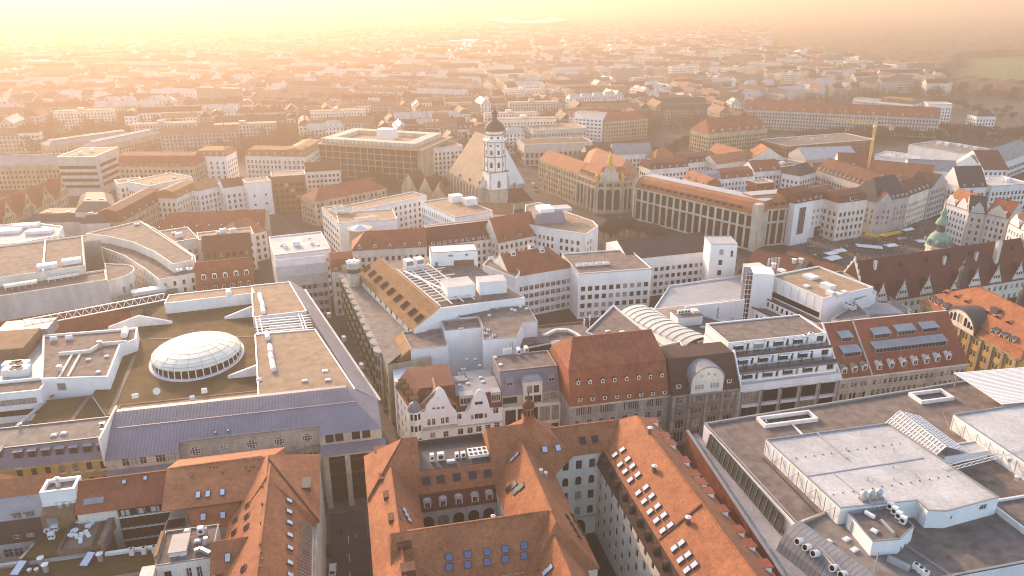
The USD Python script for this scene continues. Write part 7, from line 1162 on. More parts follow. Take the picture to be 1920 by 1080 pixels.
# dark glass block with overhanging roof
t = T('glass_block', 'large dark glazed office block with a flat overhanging slatted roof round a white box', 'office', at(690, 290, 0)); f = fq((593, 270), (783, 282), 25, 62); w = MB(); f.L = 90
facade(t, w, f.w(0, 0), f.w(f.L, 0), 0, 25, [(2 + (i + .5) * 86 / 14, 1 + j * 4.8, 5.5, 4.3, 'b') for i in range(14) for j in range(5)], frame='stone_tan', pane='glass_dull'); w.poly(f.w(f.L, 0, 0), f.w(f.L, f.D, 0), f.w(f.L, f.D, 25), f.w(f.L, 0, 25)); t.add('wall', w, 'stone_tan'); bx(t, 'roof_slab', 'gravel_tan', f, -3, f.L + 3, -3, f.D, 25, 25.8)
g = Polygon([f.w(*q)[:2] for q in ((2, 4), (f.L - 6, 4), (f.L - 6, f.D - 4), (2, f.D - 4))]); h_ = g.buffer(-9, join_style=2); t.add('roof_storey', MB().prism(Polygon(g.exterior.coords, [list(h_.exterior.coords)]), 25.8, 29), 'stone_beige'); [t.add('roof_fin', MB().bar(f.w(3 + i * 3.9, 3.7, 26), f.w(3 + i * 3.9, 3.7, 29), .4), 'frame_white') for i in range(21)]; bx(t, 'roof_box', 'plaster_white', f, 38, 52, 30, 40, 25.8, 34)
# yellow ornate block
for lab, a, b, D in (('cream ornate house front with mansard dormers above the lane', (459, 292), (572, 294), 20), ('long side of the cream ornate house towards the glass block', (572, 294), (607, 272), 18)): Hs(lab, a, b, 22, D, 'plaster_cream', 'mansard', 26.5, 'tile_tan', win=(3.0, 3.9, 1.3, 2.2, 'p'), h=(1, 1), dorm=7, dk=('arch', 'plaster_cream', (1, 1.3)), bandz=(21.3, 17.8), name='ornate_house')
# steep gables before the church
for lab, a, b, zr in (('narrow house with steep dark gable left of the church', (752, 352), (782, 356), 23), ('second steep gabled house left of the church with lit slope', (785, 358), (812, 362), 22), ('small stone gable house next to the church wall', (806, 372), (840, 372), 20)): Hs(lab, a, b, 12, 14, 'stone_tan', 'gable', zr, 'tile_brown', ax='v', win=(2.6, 3.5, 1.1, 1.8, 'p'))
# ---- the church
def church():
    t = T('church', 'white church with huge steep pale nave roof and an octagonal tower with dark onion dome', 'church', at(928, 400, 0)); c = at(928, 356, 14); c[1] += 5; f = Fr(c, 25); n = 60.0
    ze, zr, hw = 14, 44, 17.5
    # nave: u across, v along, away from the camera
    u0 = 7.0; P = f.rect(u0 - hw, u0 + hw, 4, n); walls(t, P, ze, 'stone_tan', {3: storeys(n - 4, 6.2, 3, 1, 4, 2.4, 9, 'a')}, name='nave_wall'); roof(t, [wing(f, u0 - hw, u0 + hw, 4.7, n, ze, zr, 'v', 0, 10)], 'tile_pale', name='nave_roof'); w = MB(); facade(t, w, f.w(u0 - hw - .2, 4), f.w(u0 + hw + .2, 4), 0, ze, [(hw + 4.5, 12, 2, 8, 'a'), (hw + 9.5, 9, 1.6, 6, 'a')], outline=[(0, 0), (2 * hw + .4, 0), (2 * hw + .4, ze), (hw + .2, zr + 1), (0, ze)]); w.poly(*[f.w(u0 + s, 4.6, z) for s, z in ((-hw - .2, ze), (0, zr + 1), (hw + .2, ze), (hw + .2, 0), (-hw - .2, 0))]); t.add('west_gable', w, 'plaster_bright')
    for s in (-1, 1): t.add('gable_coping', MB().bar(f.w(u0 + s * (hw + .3), 4.3, ze), f.w(u0, 4.3, zr + 1.1), .9, .3), 'stone_brown')
    for k in range(12): v = 7 + k * 5.9; t.add('buttress', MB().hexa([f.w(u0 - hw - 1.6, v, 0), f.w(u0 - hw, v, 0), f.w(u0 - hw, v + 1.2, 0), f.w(u0 - hw - 1.6, v + 1.2, 0)], [f.w(u0 - hw - .9, v, 12), f.w(u0 - hw, v, 14), f.w(u0 - hw, v + 1.2, 14), f.w(u0 - hw - .9, v + 1.2, 12)]), 'stone_beige')
    pl = plane(f, u0 - hw - .35, n, ze, u0 - hw - .35, 4, ze, (u0, 30, zr))
    for x, y in ((848, 295), (880, 258), (862, 332), (880, 340), (898, 345)): dormer(t, hit(x, y, pl), -f.e, 1.2, 1.2, 1.6, 'gable', 'tile_dark', 'tile_dark', (.7, .8), frame='frame_dark')
    bx(t, 'porch', 'plaster_bright', f, 7.5, 10.5, 1, 3.9, 0, 20); roof(t, [wing(f, 6, 24, -9, 3.2, 5, 13, 'u', 3, 6)], 'tile_brown', name='porch_roof'); t.add('porch_wall', MB().box(f, 6, 24, -9, 3.1, 0, 5), 'stone_tan')
    # tower
    f = Fr(c, 25); q = T('church_tower', 'white church tower, square below and octagonal above, with balconies and dark curved cap', 'tower', (*c[:2], 0)); s = 6.6; _add = q.add
    def squeeze(nm, mb, *a, **k): mb.v = [np.c_[v[:, :2], np.where(v[:, 2] > 14, 14 + (v[:, 2] - 14) * .80, v[:, 2])] for v in mb.v]; return _add(nm, mb, *a, **k)
    q.add = squeeze
    w = MB(); P = f.rect(-s, s, -s, s); walls(q, P, 14, 'stone_beige', {0: [(s, 7, .5, 1.5, 'p')]}, name='tower_base'); walls(q, P, 29, 'plaster_bright', {0: [(s, 16, 2.2, 6.4, 'g')], 3: [(s, 16, 2.2, 6.4, 'g')]}, 14.3, name='tower_stage'); q.add('ledge', MB().box(f, -s - .4, s + .4, -s - .4, s + .4, 13.9, 14.4), 'stone_brown'); q.add('ledge', MB().box(f, -s - .6, s + .6, -s - .6, s + .6, 28.9, 29.5), 'stone_brown')
    for sx in (-1, 1):
        for sy in (-1, 1):
            for k in range(9): z = 14.6 + k * 1.6; q.add('quoin', MB().box(f, sx * s - .75, sx * s + .75, sy * s - .75, sy * s + .75, z, z + .8) if False else MB().box(f, min(sx * s, sx * (s - .9)) - (.06 if sx < 0 else 0), max(sx * s, sx * (s - .9)) + (.06 if sx > 0 else 0), min(sy * s, sy * (s - .9)) - (.06 if sy < 0 else 0), max(sy * s, sy * (s - .9)) + (.06 if sy > 0 else 0), z, z + .8), 'stone_brown')
    O = lambda r, z: [(c[0] + r * math.cos(k * math.pi / 4 + math.radians(25) + math.pi / 8), c[1] + r * math.sin(k * math.pi / 4 + math.radians(25) + math.pi / 8)) for k in range(8)]
    for z0, z1, r, hs in ((29.5, 41, 6.9, (32.5, 5.2, 'g')), (41.6, 53.5, 6.6, (43, 3.6, 'p')), (55.2, 58.8, 5.9, (56, 1.8, 'p')), (59.6, 62, 5.6, None)):
        pts = O(r, 0); L = elen([np.array(p) for p in pts], 0); walls(q, [np.array(p) for p in pts], z1, 'plaster_bright', {i: [(L / 2, hs[0], L * .36, hs[1], hs[2])] for i in range(8)} if hs else {}, z0, name='tower_stage')
        if z0 < 50:
            for p in pts: q.add('corner_strip', MB().bar((*p, z0), (*p, z1), .5), 'stone_brown')
        if z0 > 40 and z0 < 50: [q.add('clock_face', drum_disc(np.array([c[0] + 6.25 * math.cos(an), c[1] + 6.25 * math.sin(an), 50.6]), np.array([math.cos(an), math.sin(an), 0]), .9), 'metal_dark') for an in (math.radians(-70), math.radians(-115), math.radians(-160))]
    for z, r, h, m_ in ((41, 7.3, .6, 'stone_brown'), (53.5, 7.8, .5, 'stone_brown'), (54, 7.9, 1.1, 'plaster_bright'), (58.8, 6.7, .8, 'stone_brown'), (62, 6.9, .6, 'stone_brown')): q.add('gallery', MB().cyl(c, r, z, z + h, 8, ang=math.radians(47.5)), m_)
    d = q.add('tower_dome', MB().lathe(c, [(6.7, 62.6), (6.5, 64.5), (5.5, 67), (3.8, 69), (2.4, 70)], 16), 'slate', smooth=50); q.add('lantern', MB().lathe(c, [(2.2, 70), (1.7, 70.3), (1.7, 75), (2.4, 75.3)], 8), 'metal_dark', d); q.add('lantern_cap', MB().lathe(c, [(2.4, 75.3), (2.2, 76.4), (1.2, 77.6), (.4, 78.6), (.15, 81), (0, 82)], 10), 'slate', d, smooth=50)
tiles('tile_pale', 'b09a84', '988270')
church()
# ---- corner bank with arches and golden gable
def corner_bank():
    t = T('corner_bank', 'sandstone corner building with tall arched bays, orange roofs and a gilded chamfer gable', 'building', at(1110, 380, 0)); p = [at(x, y, 22)[:2] for x, y in ((1010, 300), (1082, 326), (1118, 340), (1168, 340), (1188, 337))]; back = [p[4] + np.array([8, 30]), p[0] + np.array([40, 34])]; P = p + back; w = {}
    for i in range(4):
        L = elen(P, i); n = max(1, int(L / 4.4)); w[i] = [(.8 + (k + .5) * (L - 1.6) / n, 3, (L - 1.6) / n * .68, 13.4, 'a') for k in range(n)] + [(.8 + (k + .5) * (L - 1.6) / n + d, 18.2, .8, 2.2, 'p') for k in range(n) for d in (-1.1, 0, 1.1)] if i else storeys(L, 3.4, 2.5, 5, 3.9, 1.6, 2.4)
    walls(t, P, 22, 'stone_tan', w); bands(t, P, [1, 2, 3], [21.4, 17.2], .5, .5, 'stone_beige')
    for i in (1, 2, 3):
        L = elen(P, i); n = max(1, int(L / 4.4)); d = (P[i + 1] - P[i]) / L; nn = np.array([d[1], -d[0]])
        for k in range(n + 1): q = P[i] + d * (.8 + k * (L - 1.6) / n) + nn * .35; t.add('half_column', MB().cyl(q, .55, 1, 16.6, 8), 'stone_beige')
    g = orient(Polygon(P)); h_ = g.buffer(-7, join_style=2); pts = np.array(g.exterior.coords)[:-1]; roof(t, [m3.Manifold.hull_points(np.array([(*q, 22.1) for q in Polygon(P[1:]).exterior.coords[:-1]] + [(*q, 30) for q in Polygon(P[1:]).buffer(-8).exterior.coords[:-1]])), m3.Manifold.hull_points(np.array([(*q, 22.1) for q in (P[0], P[1], P[1] + (14, 8), P[0] + (14, 8))] + [(*((P[0] + P[0] + (14, 8)) / 2), 29), (*((P[1] + P[1] + (14, 8)) / 2), 29)]))], 'tile_orange')
    f = Fr(P[2], math.degrees(math.atan2(*(P[3] - P[2])[::-1]))); L = elen(P, 2); m = MB(); facade(t, m, f.w(2, -.2), f.w(L - 2, -.2), 22, 30, [((L - 4) / 2, 22.8, 4.4, 4.2, 'a')], outline=[(0, 22), (L - 4, 22), (L - 4.4, 24), (L - 6.5, 28), (L / 2 + .2, 33), (L / 2 - 4.2, 33), (2.5, 28), (.4, 24)]); m.box(f, 3, L - 3, .0, 3, 22, 27); t.add('gable', m, 'stone_beige'); q = t.add('gilded_lantern', MB().lathe(f.w(L / 2, .2), [(2.0, 32), (1.6, 34), (1.9, 35), (1.1, 37), (1.4, 38), (.4, 40), (0, 42)], 10), 'gold', smooth=40)
    for u in (.5, L - .5): t.add('gilded_urn', MB().lathe(f.w(u, .2), [(1.2, 22), (.9, 24), (1.2, 25.4), (.5, 27), (0, 28.6)], 8), 'gold')
    for i in (1, 3):
        L = elen(P, i); d = (P[i + 1] - P[i]) / L; nn = np.array([d[1], -d[0]])
        for k in range(int(L / 4.4)): dormer(t, (*(P[i] + d * (2.5 + k * 4.4) - nn * .9), 22.9), nn, 1.9, 1.7, 2.2, 'gable', 'stone_beige', 'tile_orange', (1.0, 1.2))
corner_bank()
# ---- market gallery: long stone block with two storey windows and a row of eaves dormers
def market_gallery():
    for lab, a, b, z, D, n, sd in (('long sandstone gallery block with double height windows and thirteen eaves dormers', (1191, 351), (1416, 403), 21, 17, 17, 1), ('sandstone gallery block end facing the market with orange curved roof', (1420, 394), (1490, 388), 22, 17, 5, 0)):
        f = fq(a, b, z, D); t = T('market_gallery', lab, 'building', f.w(f.L / 2, D / 2)); L = f.L; P = f.rect(0, L, 0, D); pit = (L - 1.6) / n; ws = [(.8 + (i + .5) * pit, zz, pit * .72, h, 'b') for i in range(n) for zz, h in ((z - 7.4, 6.2), (1, z - 9.6))]; walls(t, P, z, 'stone_beige', {0: ws, 3: storeys(D, 4, 16, 1, 4, 1.6, 2.6)}, frame='frame_dark', pane='glass_dull', depth=.5); bands(t, P, [0], [z - .8, z - 8.1], .4, .4, 'stone_beige')
        r0 = z + .1; roof(t, [m3.Manifold.hull_points(np.array([f.w(u, v, zz) for u in (.4, L) for v, zz in ((-.4, r0), (1.4, r0 + 3.2), (4.2, r0 + 5.4), (8, r0 + 6.2), (D - .5, r0 + 6.2), (D - .5, r0))]))], 'tile_orange'); bx(t, 'roof_ledge', 'metal_pale', f, .4, L, 8, D - .4, r0 + 6.1, r0 + 6.4)
        for i in range(n - 2 if sd else n): dormer(t, f.w(.8 + (i + 1 + (0 if sd else -.5)) * pit, .5, r0 + .6), -f.n, 2.9, 2.2, 3.0, 'shed', 'brick_brown', 'tile_brown', (2.0, 1.6), slope=.12, frame='frame_dark')
        if sd: w = MB(); facade(t, w, f.w(-.6, D), f.w(-.6, -.8), 0, 20, [(D / 2, z + 1, 1.4, 2.6, 'p')], outline=[(0, 0), (D + .8, 0), (D + .8, z), (D - 1, z + 4), (D - 4, z + 6.4), (0, z + 6.8)]); w.poly(f.w(-.6, -.8, 0), f.w(.4, -.8, 0), f.w(.4, -.8, z), f.w(-.6, -.8, z)); t.add('end_wall', w, 'plaster_cream'); bx(t, 'corner_tower', 'stone_beige', f, L - 1.5, L + 2, -1, 5, 0, z + 6)
    f = fq((1300, 340), (1416, 362), 18, 10)
    for lab, a, b, z, D, tl in (('white courtyard wing with even windows and brown roof windows', (1282, 334), (1322, 352), 19, 12, 'tile_orange'), ('white courtyard wing with grey mansard end', (1322, 340), (1352, 336), 20, 12, 'metal_grey'), ('white courtyard wing with terraces under a tile strip', (1352, 336), (1412, 330), 20, 14, 'tile_red')): Hs(lab, a, b, z, D, 'plaster_bright', 'mansard', z + 4, tl, win=(2.6, 3.5, 1.3, 1.9, 'p'), h=(0, 0), dorm=3)
    Hs('brick red box house above the courtyard', (1420, 345), (1452, 342), 22, 10, 'brick_red', 'flat', None, 'gravel_tan', win=(3, 4, 1.4, 2, 'p')); Hs('white inner block with steel roof and a brick wall field', (1378, 372), (1440, 362), 15, 14, 'plaster_bright', 'flat', None, 'metal_pale', win=(20, 20, 5, 5, 'p'))
market_gallery()
# ---- right of the market
t = Hs('corner house with tall dark slate hip and small white dormers above yellow awnings', (1645, 379), (1705, 368), 20.5, 22, 'plaster_grey', 'gable', 32, 'slate', win=(3.0, 3.4, 1.3, 2.2, 'f'), base=6.5, h=(9, 2), dorm=7, dk=('gable', 'plaster_white', (.9, 1.0)))
Hs('side house of the dark slate corner with brown roof', (1623, 368), (1645, 379), 20.5, 10, 'plaster_grey', 'gable', 26, 'tile_brown', win=(2.8, 3.4, 1.2, 2.2, 'f'), base=6.5)
for lab, a, b, wl, tl, k in (('white house with two curled gables facing the square', (1771, 380), (1816, 395), 'plaster_bright', 'tile_orange', 2), ('grey house with dark slate roof on the square', (1817, 398), (1848, 401), 'plaster_grey', 'slate', 1), ('pale grey house with broad plaster gable on the square', (1849, 401), (1890, 410), 'plaster_grey', 'tile_red', 1), ('white stepped gable house at the right picture edge', (1892, 418), (1935, 440), 'plaster_bright', 'tile_brown', 2)):
    f = fq(a, b, 21, 16); t = quick_house('market_house', lab, 'house', f, 21, wl, 'gable', 29, tl, (2.3, 3.7, 1.1, 2.0, 'p'), chim=1, base=1.2)
    for i in range(k):
        g = Fr(f.w(f.L * (i + .5) / k, -.2), f.ang); h = f.L / k * .42; m = MB(); facade(t, m, g.w(-h, 0), g.w(h, 0), 0, 1, [(h + d, 22, .9, 1.5, 'p') for d in (-h * .4, 0, h * .4)], outline=[(0, 20.8), (2 * h, 20.8), (2 * h, 22.2), (1.6 * h, 24.5), (1.35 * h, 26), (h, 27.4), (.65 * h, 26), (.4 * h, 24.5), (0, 22.2)]); m.box(g, -h * .8, h * .8, .05, 3, 21, 24); t.add('gable', m, wl)
for lab, a, b, z, D, wl, rf, zr, tl, kw in (
    ('long brown roof with a row of little dormers behind the market houses', (1530, 318), (1628, 350), 19, 18, 'plaster_grey', 'gable', 27, 'tile_brown', dict(dorm=12)),
    ('pale metal roof house with gable glass left of the crane', (1512, 300), (1610, 296), 17, 26, 'metal_pale', 'gable', 24, 'metal_pale', {}),
    ('red roofed house with a white dormer gable beneath the crane', (1572, 316), (1625, 318), 18, 18, 'plaster_white', 'gable', 28, 'tile_red', dict(dorm=1, dk=('gable', 'plaster_white', (2, 2.4)))),
    ('broad orange roof group behind the slate corner', (1628, 330), (1745, 342), 18, 26, 'plaster_cream', 'gable', 27, 'tile_orange', dict(dorm=3)),
    ('grey glazed roof house behind the curled gables', (1705, 318), (1795, 322), 18, 18, 'plaster_white', 'gable', 24, 'metal_grey', dict(sky=5)),
    ('small red roofs in front of the crane', (1526, 326), (1572, 322), 16, 14, 'plaster_cream', 'gable', 22, 'tile_red', dict(h=(4, 4))),
    ('grey hipped roof house with white eaves left of the brown row', (1500, 330), (1530, 322), 18, 14, 'plaster_white', 'gable', 24, 'slate', dict(h=(5, 2))),
    ('low white courtyard roofs with blue awnings', (1640, 292), (1740, 305), 15, 26, 'plaster_bright', 'flat', None, 'membrane', dict(clutter=10, win=(3, 4, 1.5, 2.6, 'a'))),
    ('long white gallery hall with flat grey roof and shed lights', (1704, 272), (1822, 292), 17, 40, 'plaster_bright', 'flat', None, 'gravel_grey', dict(clutter=12, win=(9, 9, 1, 1, 'p'))),
    ('steep brown roof with white gable at the end of the long grey roof', (1795, 300), (1845, 318), 16, 18, 'plaster_white', 'gable', 27, 'tile_brown', dict(ax='v')),
    ('long grey roof running right with a strip of windows', (1843, 318), (1935, 285), 15, 20, 'plaster_white', 'gable', 24, 'metal_grey', dict(win=(3, 5, 2, 3, 'p'), dorm=10)),
    ('dark slate house with long roof above the white curled gables', (1800, 352), (1850, 350), 18, 18, 'plaster_white', 'gable', 30, 'slate', dict(dorm=3)),
    ('white flat roofs at the right edge above the market', (1860, 350), (1935, 345), 18, 26, 'plaster_white', 'flat', None, 'membrane', dict(clutter=8)),
    ('large brown mass roof left of the metal roof house', (1455, 315), (1515, 308), 18, 30, 'brick_brown', 'flat', None, 'gravel_brown', dict(clutter=6)),
    ('unfinished dark block with concrete stair core', (1475, 275), (1640, 262), 16, 36, 'brick_brown', 'flat', None, 'gravel_brown', dict(clutter=8)),
    ('cream house with rounded gable and small tower roof', (1405, 300), (1475, 300), 18, 20, 'plaster_cream', 'gable', 27, 'tile_orange', dict(ax='v')),
    ('orange roofed castle like house with corner turrets', (1330, 250), (1440, 240), 22, 26, 'stone_tan', 'gable', 33, 'tile_red', dict(dorm=7, dk=('arch', 'plaster_white', (1.2, 1.4)), h=(6, 6))),
    ('lit orange roof wing of the castle like house', (1326, 285), (1375, 300), 17, 16, 'stone_tan', 'gable', 24, 'tile_orange', {}),
    ('orange roofed house with round dormers in the middle row', (1378, 305), (1420, 300), 17, 18, 'plaster_cream', 'gable', 23, 'tile_orange', dict(dorm=4)),
    ('house row with brown roofs and skylights behind the gallery', (1220, 318), (1290, 312), 18, 16, 'plaster_white', 'mansard', 22, 'tile_brown', dict(dorm=5, h=(0, 0))),
    ('white and brown mansard house in the row behind the gallery', (1290, 306), (1345, 300), 18, 18, 'plaster_white', 'mansard', 22, 'tile_brown', dict(dorm=5, h=(0, 0))),
    ('orange skylight house in the row behind the gallery', (1345, 308), (1405, 300), 18, 18, 'plaster_cream', 'gable', 23, 'tile_orange', dict(sky=6)),
    ('small red roofed house with white gable in the gallery row', (1415, 322), (1465, 318), 18, 16, 'plaster_white', 'gable', 24, 'tile_red', dict(dorm=2)),
    ('very long red roofed block with a curved gable in the haze', (1395, 205), (1762, 222), 20, 26, 'plaster_grey', 'gable', 29, 'tile_red', dict(dorm=14, dk=('arch', 'plaster_white', (1.4, 1.6)))),
    ('white villa with mansard in the trees on the right', (1650, 190), (1712, 196), 20, 22, 'plaster_bright', 'mansard', 24, 'tile_tan', dict(dorm=3, h=(1, 1))),
    ('tall white villa left of the tree lined road', (1741, 195), (1786, 196), 22, 20, 'plaster_bright', 'flat', None, 'membrane', {}),
    ('small white villa with grey hipped roof near the right edge', (1832, 218), (1868, 218), 14, 18, 'plaster_bright', 'gable', 20, 'slate', dict(h=(7, 7))),
    ('white long villa front with ornate attic', (1600, 186), (1650, 190), 20, 20, 'plaster_bright', 'flat', None, 'gravel_tan', {})):
    Hs(lab, a, b, z, D, wl, rf, zr, tl, **({'win': W3} | kw))
# ================================================================ streets, market life, trees, crane
def sheet(name, pts, z, m, label=None, kind='structure'):
    mb = MB(); mb.prism([p[:2] for p in pts], z - .1, z); return ground_piece(name, mb, m, kind, label)
sheet('road', [C.w(*q) for q in ((-10.6, 60), (-1.2, 60), (-1.2, 176), (-10.6, 176))], .012, 'asphalt'); sheet('pavement', [C.w(*q) for q in ((-12.6, 60), (-10.6, 60), (-10.6, 178), (-12.6, 178))], .14, 'paving'); sheet('pavement', [C.w(*q) for q in ((-1.2, 60), (.1, 60), (.1, 176), (-1.2, 176))], .14, 'paving')
for k in range(10): sheet('road_marking', [C.w(-6.1, 100 + k * 7), C.w(-5.95, 100 + k * 7), C.w(-5.95, 103 + k * 7), C.w(-6.1, 103 + k * 7)], .02, 'frame_white')
sheet('street', [C.w(*q) for q in ((-110, 172), (95, 176), (95, 187), (-70, 181))], .008, 'paving'); sheet('shopping_street', [C.w(*q) for q in ((5, 182), (11, 182), (10, 220), (-4, 318), (-22, 318), (-17, 296))], .016, 'paving')
MK = [at(x, y, 0) for x, y in ((1478, 492), (1620, 505), (1790, 470), (1780, 420), (1700, 405), (1640, 420), (1490, 450))]; sheet('market_square', MK, .02, 'paving')
def car_proto(label, m, p, ang, grp):
    t = T('parked_car', label, 'car', p, grp); f = Fr(p, ang); z = p[2]
    h = lambda u0, u1, v, z0, i0, i1, vi, z1: MB().hexa([f.w(u0, -v, z + z0), f.w(u1, -v, z + z0), f.w(u1, v, z + z0), f.w(u0, v, z + z0)], [f.w(i0, -vi, z + z1), f.w(i1, -vi, z + z1), f.w(i1, vi, z + z1), f.w(i0, vi, z + z1)])
    b = h(-2.15, 2.15, .88, .3, -2.1, 2.05, .86, .85); b.hexa(*[[f.w(u, v, z + q) for u, v in ((-1.75, -.8), (1.0, -.8), (1.0, .8), (-1.75, .8))] if q < 1 else [f.w(u, v, z + q) for u, v in ((-1.35, -.66), (.35, -.66), (.35, .66), (-1.35, .66))] for q in (.85, 1.42)]); t.add('body', b, m)
    t.add('windscreen', h(.36, 1.03, .6, .9, .36, .42, .58, 1.36), 'glass'); t.add('rear_window', h(-1.78, -1.36, .6, .9, -1.42, -1.36, .58, 1.36), 'glass')
    for u in (-1.35, 1.3):
        for s in (-1, 1): w = f.w(u, s * .8); a, b_ = np.array([*f.w(u, s * .70)[:2], z + .32]), np.array([*f.w(u, s * .92)[:2], z + .32]); t.add('wheel', drum(_Dummy, a, b_, .32), 'dark')
    return t
class _D:
    def add(s, n, mb, m, *a, **k): return mb
_Dummy = _D()
plain('paint_white', 'dcdad6', .3, .5); plain('paint_black', '2a2a2e', .3, .5); plain('paint_grey', '85868a', .3, .5, .3); plain('paint_red', '7c2a26', .3, .5)
car_proto('black car parked in the dark street behind the white car', 'paint_black', at(617, 1035, 0), 100, None); car_proto('white car in the dark street at the lower picture edge', 'paint_white', at(624, 1072, 0), 100, None)
for k, (x, y, m, lab) in enumerate(((963, 268, 'paint_white', 'pale car far up the lane right of the church tower'), (966, 276, 'paint_grey', 'second car up the lane right of the church tower'), (1000, 345, 'paint_white', 'white car parked beside the corner bank'), (1004, 352, 'paint_black', 'black car parked beside the corner bank'), (1006, 360, 'paint_red', 'dark red car nearest the church porch by the corner bank'), (1160, 418, 'paint_grey', 'grey car under the bare trees before the gallery block'), (1175, 428, 'paint_black', 'black car under the bare trees before the gallery block'))): car_proto(lab, m, at(x, y, 0), 110 + k * 3, None)
# ---- people on the market: one continuous body each, dark coats
def person_mesh(h, lean, arm):
    S = lambda x, y, z, r: m3.Manifold.sphere(r, 8).translate([x, y, z]); H = lambda *a: m3.Manifold.batch_hull(list(a)); st = .12 + lean
    parts = [H(S(0, 0, 1.0, .15), S(0, 0, 1.38, .19), S(-.17, 0, 1.42, .08), S(.17, 0, 1.42, .08)), H(S(0, 0, 1.45, .07), S(0, .02, 1.55, .06)), H(S(0, .02, 1.62, .1), S(0, .03, 1.68, .09)), H(S(-.09, 0, .95, .11), S(-.1, st, .5, .075)), H(S(-.1, st, .5, .075), S(-.1, st - .05, .08, .05), S(-.1, st + .08, .05, .05)), H(S(.09, 0, .95, .11), S(.1, -st, .5, .075)), H(S(.1, -st, .5, .075), S(.1, -st - .08, .08, .05), S(.1, -st + .08, .05, .05))]
    for s in (-1, 1): parts += [H(S(s * .21, 0, 1.4, .07), S(s * .27, arm * s * .5, 1.12, .055)), H(S(s * .27, arm * s * .5, 1.12, .055), S(s * .25, arm * s + .12, .88, .04))]
    m = union(parts).scale([h / 1.76] * 3); q = m.to_mesh(); return q.vert_properties[:, :3], q.tri_verts
plain('coat_dark', '2f2b30', .9, .2); plain('coat_brown', '5a4638', .9, .2); plain('coat_blue', '39425c', .9, .2); plain('coat_red', '8a3a34', .9, .2); plain('coat_pale', 'b8aea2', .9, .2)
protos = [person_mesh(1.65 + .05 * i, .04 + .05 * (i % 3), .05 + .06 * (i % 2)) for i in range(5)]; PL = {}
rp = random.Random(11)
for k in range(255):
    while True:
        x, y = rp.uniform(1490, 1775), rp.uniform(420, 490)
        if y < 505 - abs(x - 1600) * .12 and y > 452 - (x - 1490) * .16 and not (1720 < x < 1790 and y > 440): break
    if k >= 240: x, y = [(712, 700), (722, 735), (705, 680), (690, 640), (726, 760), (640, 1000), (655, 610), (1190, 440), (1150, 430), (1230, 445), (668, 1010), (607, 1005), (1010, 390), (1040, 405), (648, 640)][k - 240]
    i = k % 5; m = ('coat_dark', 'coat_brown', 'coat_blue', 'coat_dark', 'coat_red', 'coat_pale', 'coat_dark')[k % 7]; nm = {'coat_dark': 'dark', 'coat_brown': 'brown', 'coat_blue': 'blue', 'coat_red': 'red', 'coat_pale': 'pale'}[m]; p = at(x, y, (.02 if k < 240 else .016) if True else .016)
    key = (i, m)
    if k >= 240: lab, g = 'person in a %s coat walking in the %s' % (nm, 'shopping street' if k in range(240, 245) or k in (246, 254) else 'street, well away from the market'), 'people in the other streets'
    else: lab, g = 'person in a %s coat standing or walking on the market square' % nm, 'people on the market square'
    if key not in PL:
        t = T('person', lab, 'person', p, g); PL[key] = t; v, fc = protos[i]; a = rp.random() * 6.28; r = np.array([[math.cos(a), -math.sin(a)], [math.sin(a), math.cos(a)]]); v = np.c_[v[:, :2] @ r.T, v[:, 2]]
        t.add('body', MB().raw(v + p, fc), m); t.add('hair', MB().lathe((p[0], p[1] + .02), [(.11, p[2] + 1.66), (.1, p[2] + 1.73), (.05, p[2] + 1.78), (0, p[2] + 1.79)], 7), 'dark')
    else: ref(PL[key], 'person', p, rp.random() * 360, lab, 'person', g)

# ---- stalls and awnings
def stall(lab, x, y, m, L, D, ang, z=2.6, grp=None):
    p = at(x, y, .02); t = T('market_stall', lab, 'market stall', p, grp); f = Fr(p, ang); t.add('canopy', MB().man(m3.Manifold.hull_points(np.array([f.w(u, v, z) for u in (-L / 2, L / 2) for v in (-D / 2, D / 2)] + [f.w(u, 0, z + .9) for u in (-L / 2 + .6, L / 2 - .6)]))), m)
    for u in (-L / 2 + .1, L / 2 - .1):
        for v in (-D / 2 + .1, D / 2 - .1): t.add('post', MB().box(f, u - .05, u + .05, v - .05, v + .05, .02, z), 'metal_dark')
    t.add('counter', MB().box(f, -L / 2 + .4, L / 2 - .4, -D / 2 + .3, -D / 2 + .9, .02, 1.0), 'wood_deck'); return t
for lab, x, y, m, L, D, a in (('long white market canopy in the middle of the square', 1628, 470, 'white_cloth', 14, 6, -20), ('white market canopy left of the town hall gable', 1556, 483, 'white_cloth', 7, 5, 25), ('second white canopy near the town hall gable', 1572, 478, 'white_cloth', 7, 5, 25), ('white canopy touching the town hall roof line', 1560, 492, 'white_cloth', 9, 6, 30), ('small white canopy in the centre right of the square', 1668, 468, 'white_cloth', 7, 5, 20), ('white canopy just left of the green tower dome', 1728, 460, 'white_cloth', 7, 5, 0), ('yellow awning beneath the dark slate corner, long one', 1668, 446, 'yellow_cloth', 17, 4.5, 29), ('yellow awning beneath the dark slate corner, short left one', 1633, 449, 'yellow_cloth', 8, 4, -40), ('white awning at the right end of the yellow awnings', 1700, 438, 'white_cloth', 9, 4, 29), ('blue canopy right of the green tower dome', 1806, 452, 'blue_cloth', 12, 6, -15), ('dark stall with goods, left of the long white canopy', 1595, 470, 'metal_dark', 6, 3, 10), ('brown stall roof near the shop with black glass', 1520, 470, 'wood_deck', 5, 3, 10), ('grey stall roof in the crowd right of the long canopy', 1690, 455, 'metal_grey', 6, 3, 20)): stall(lab, x, y, m, L, D, a)
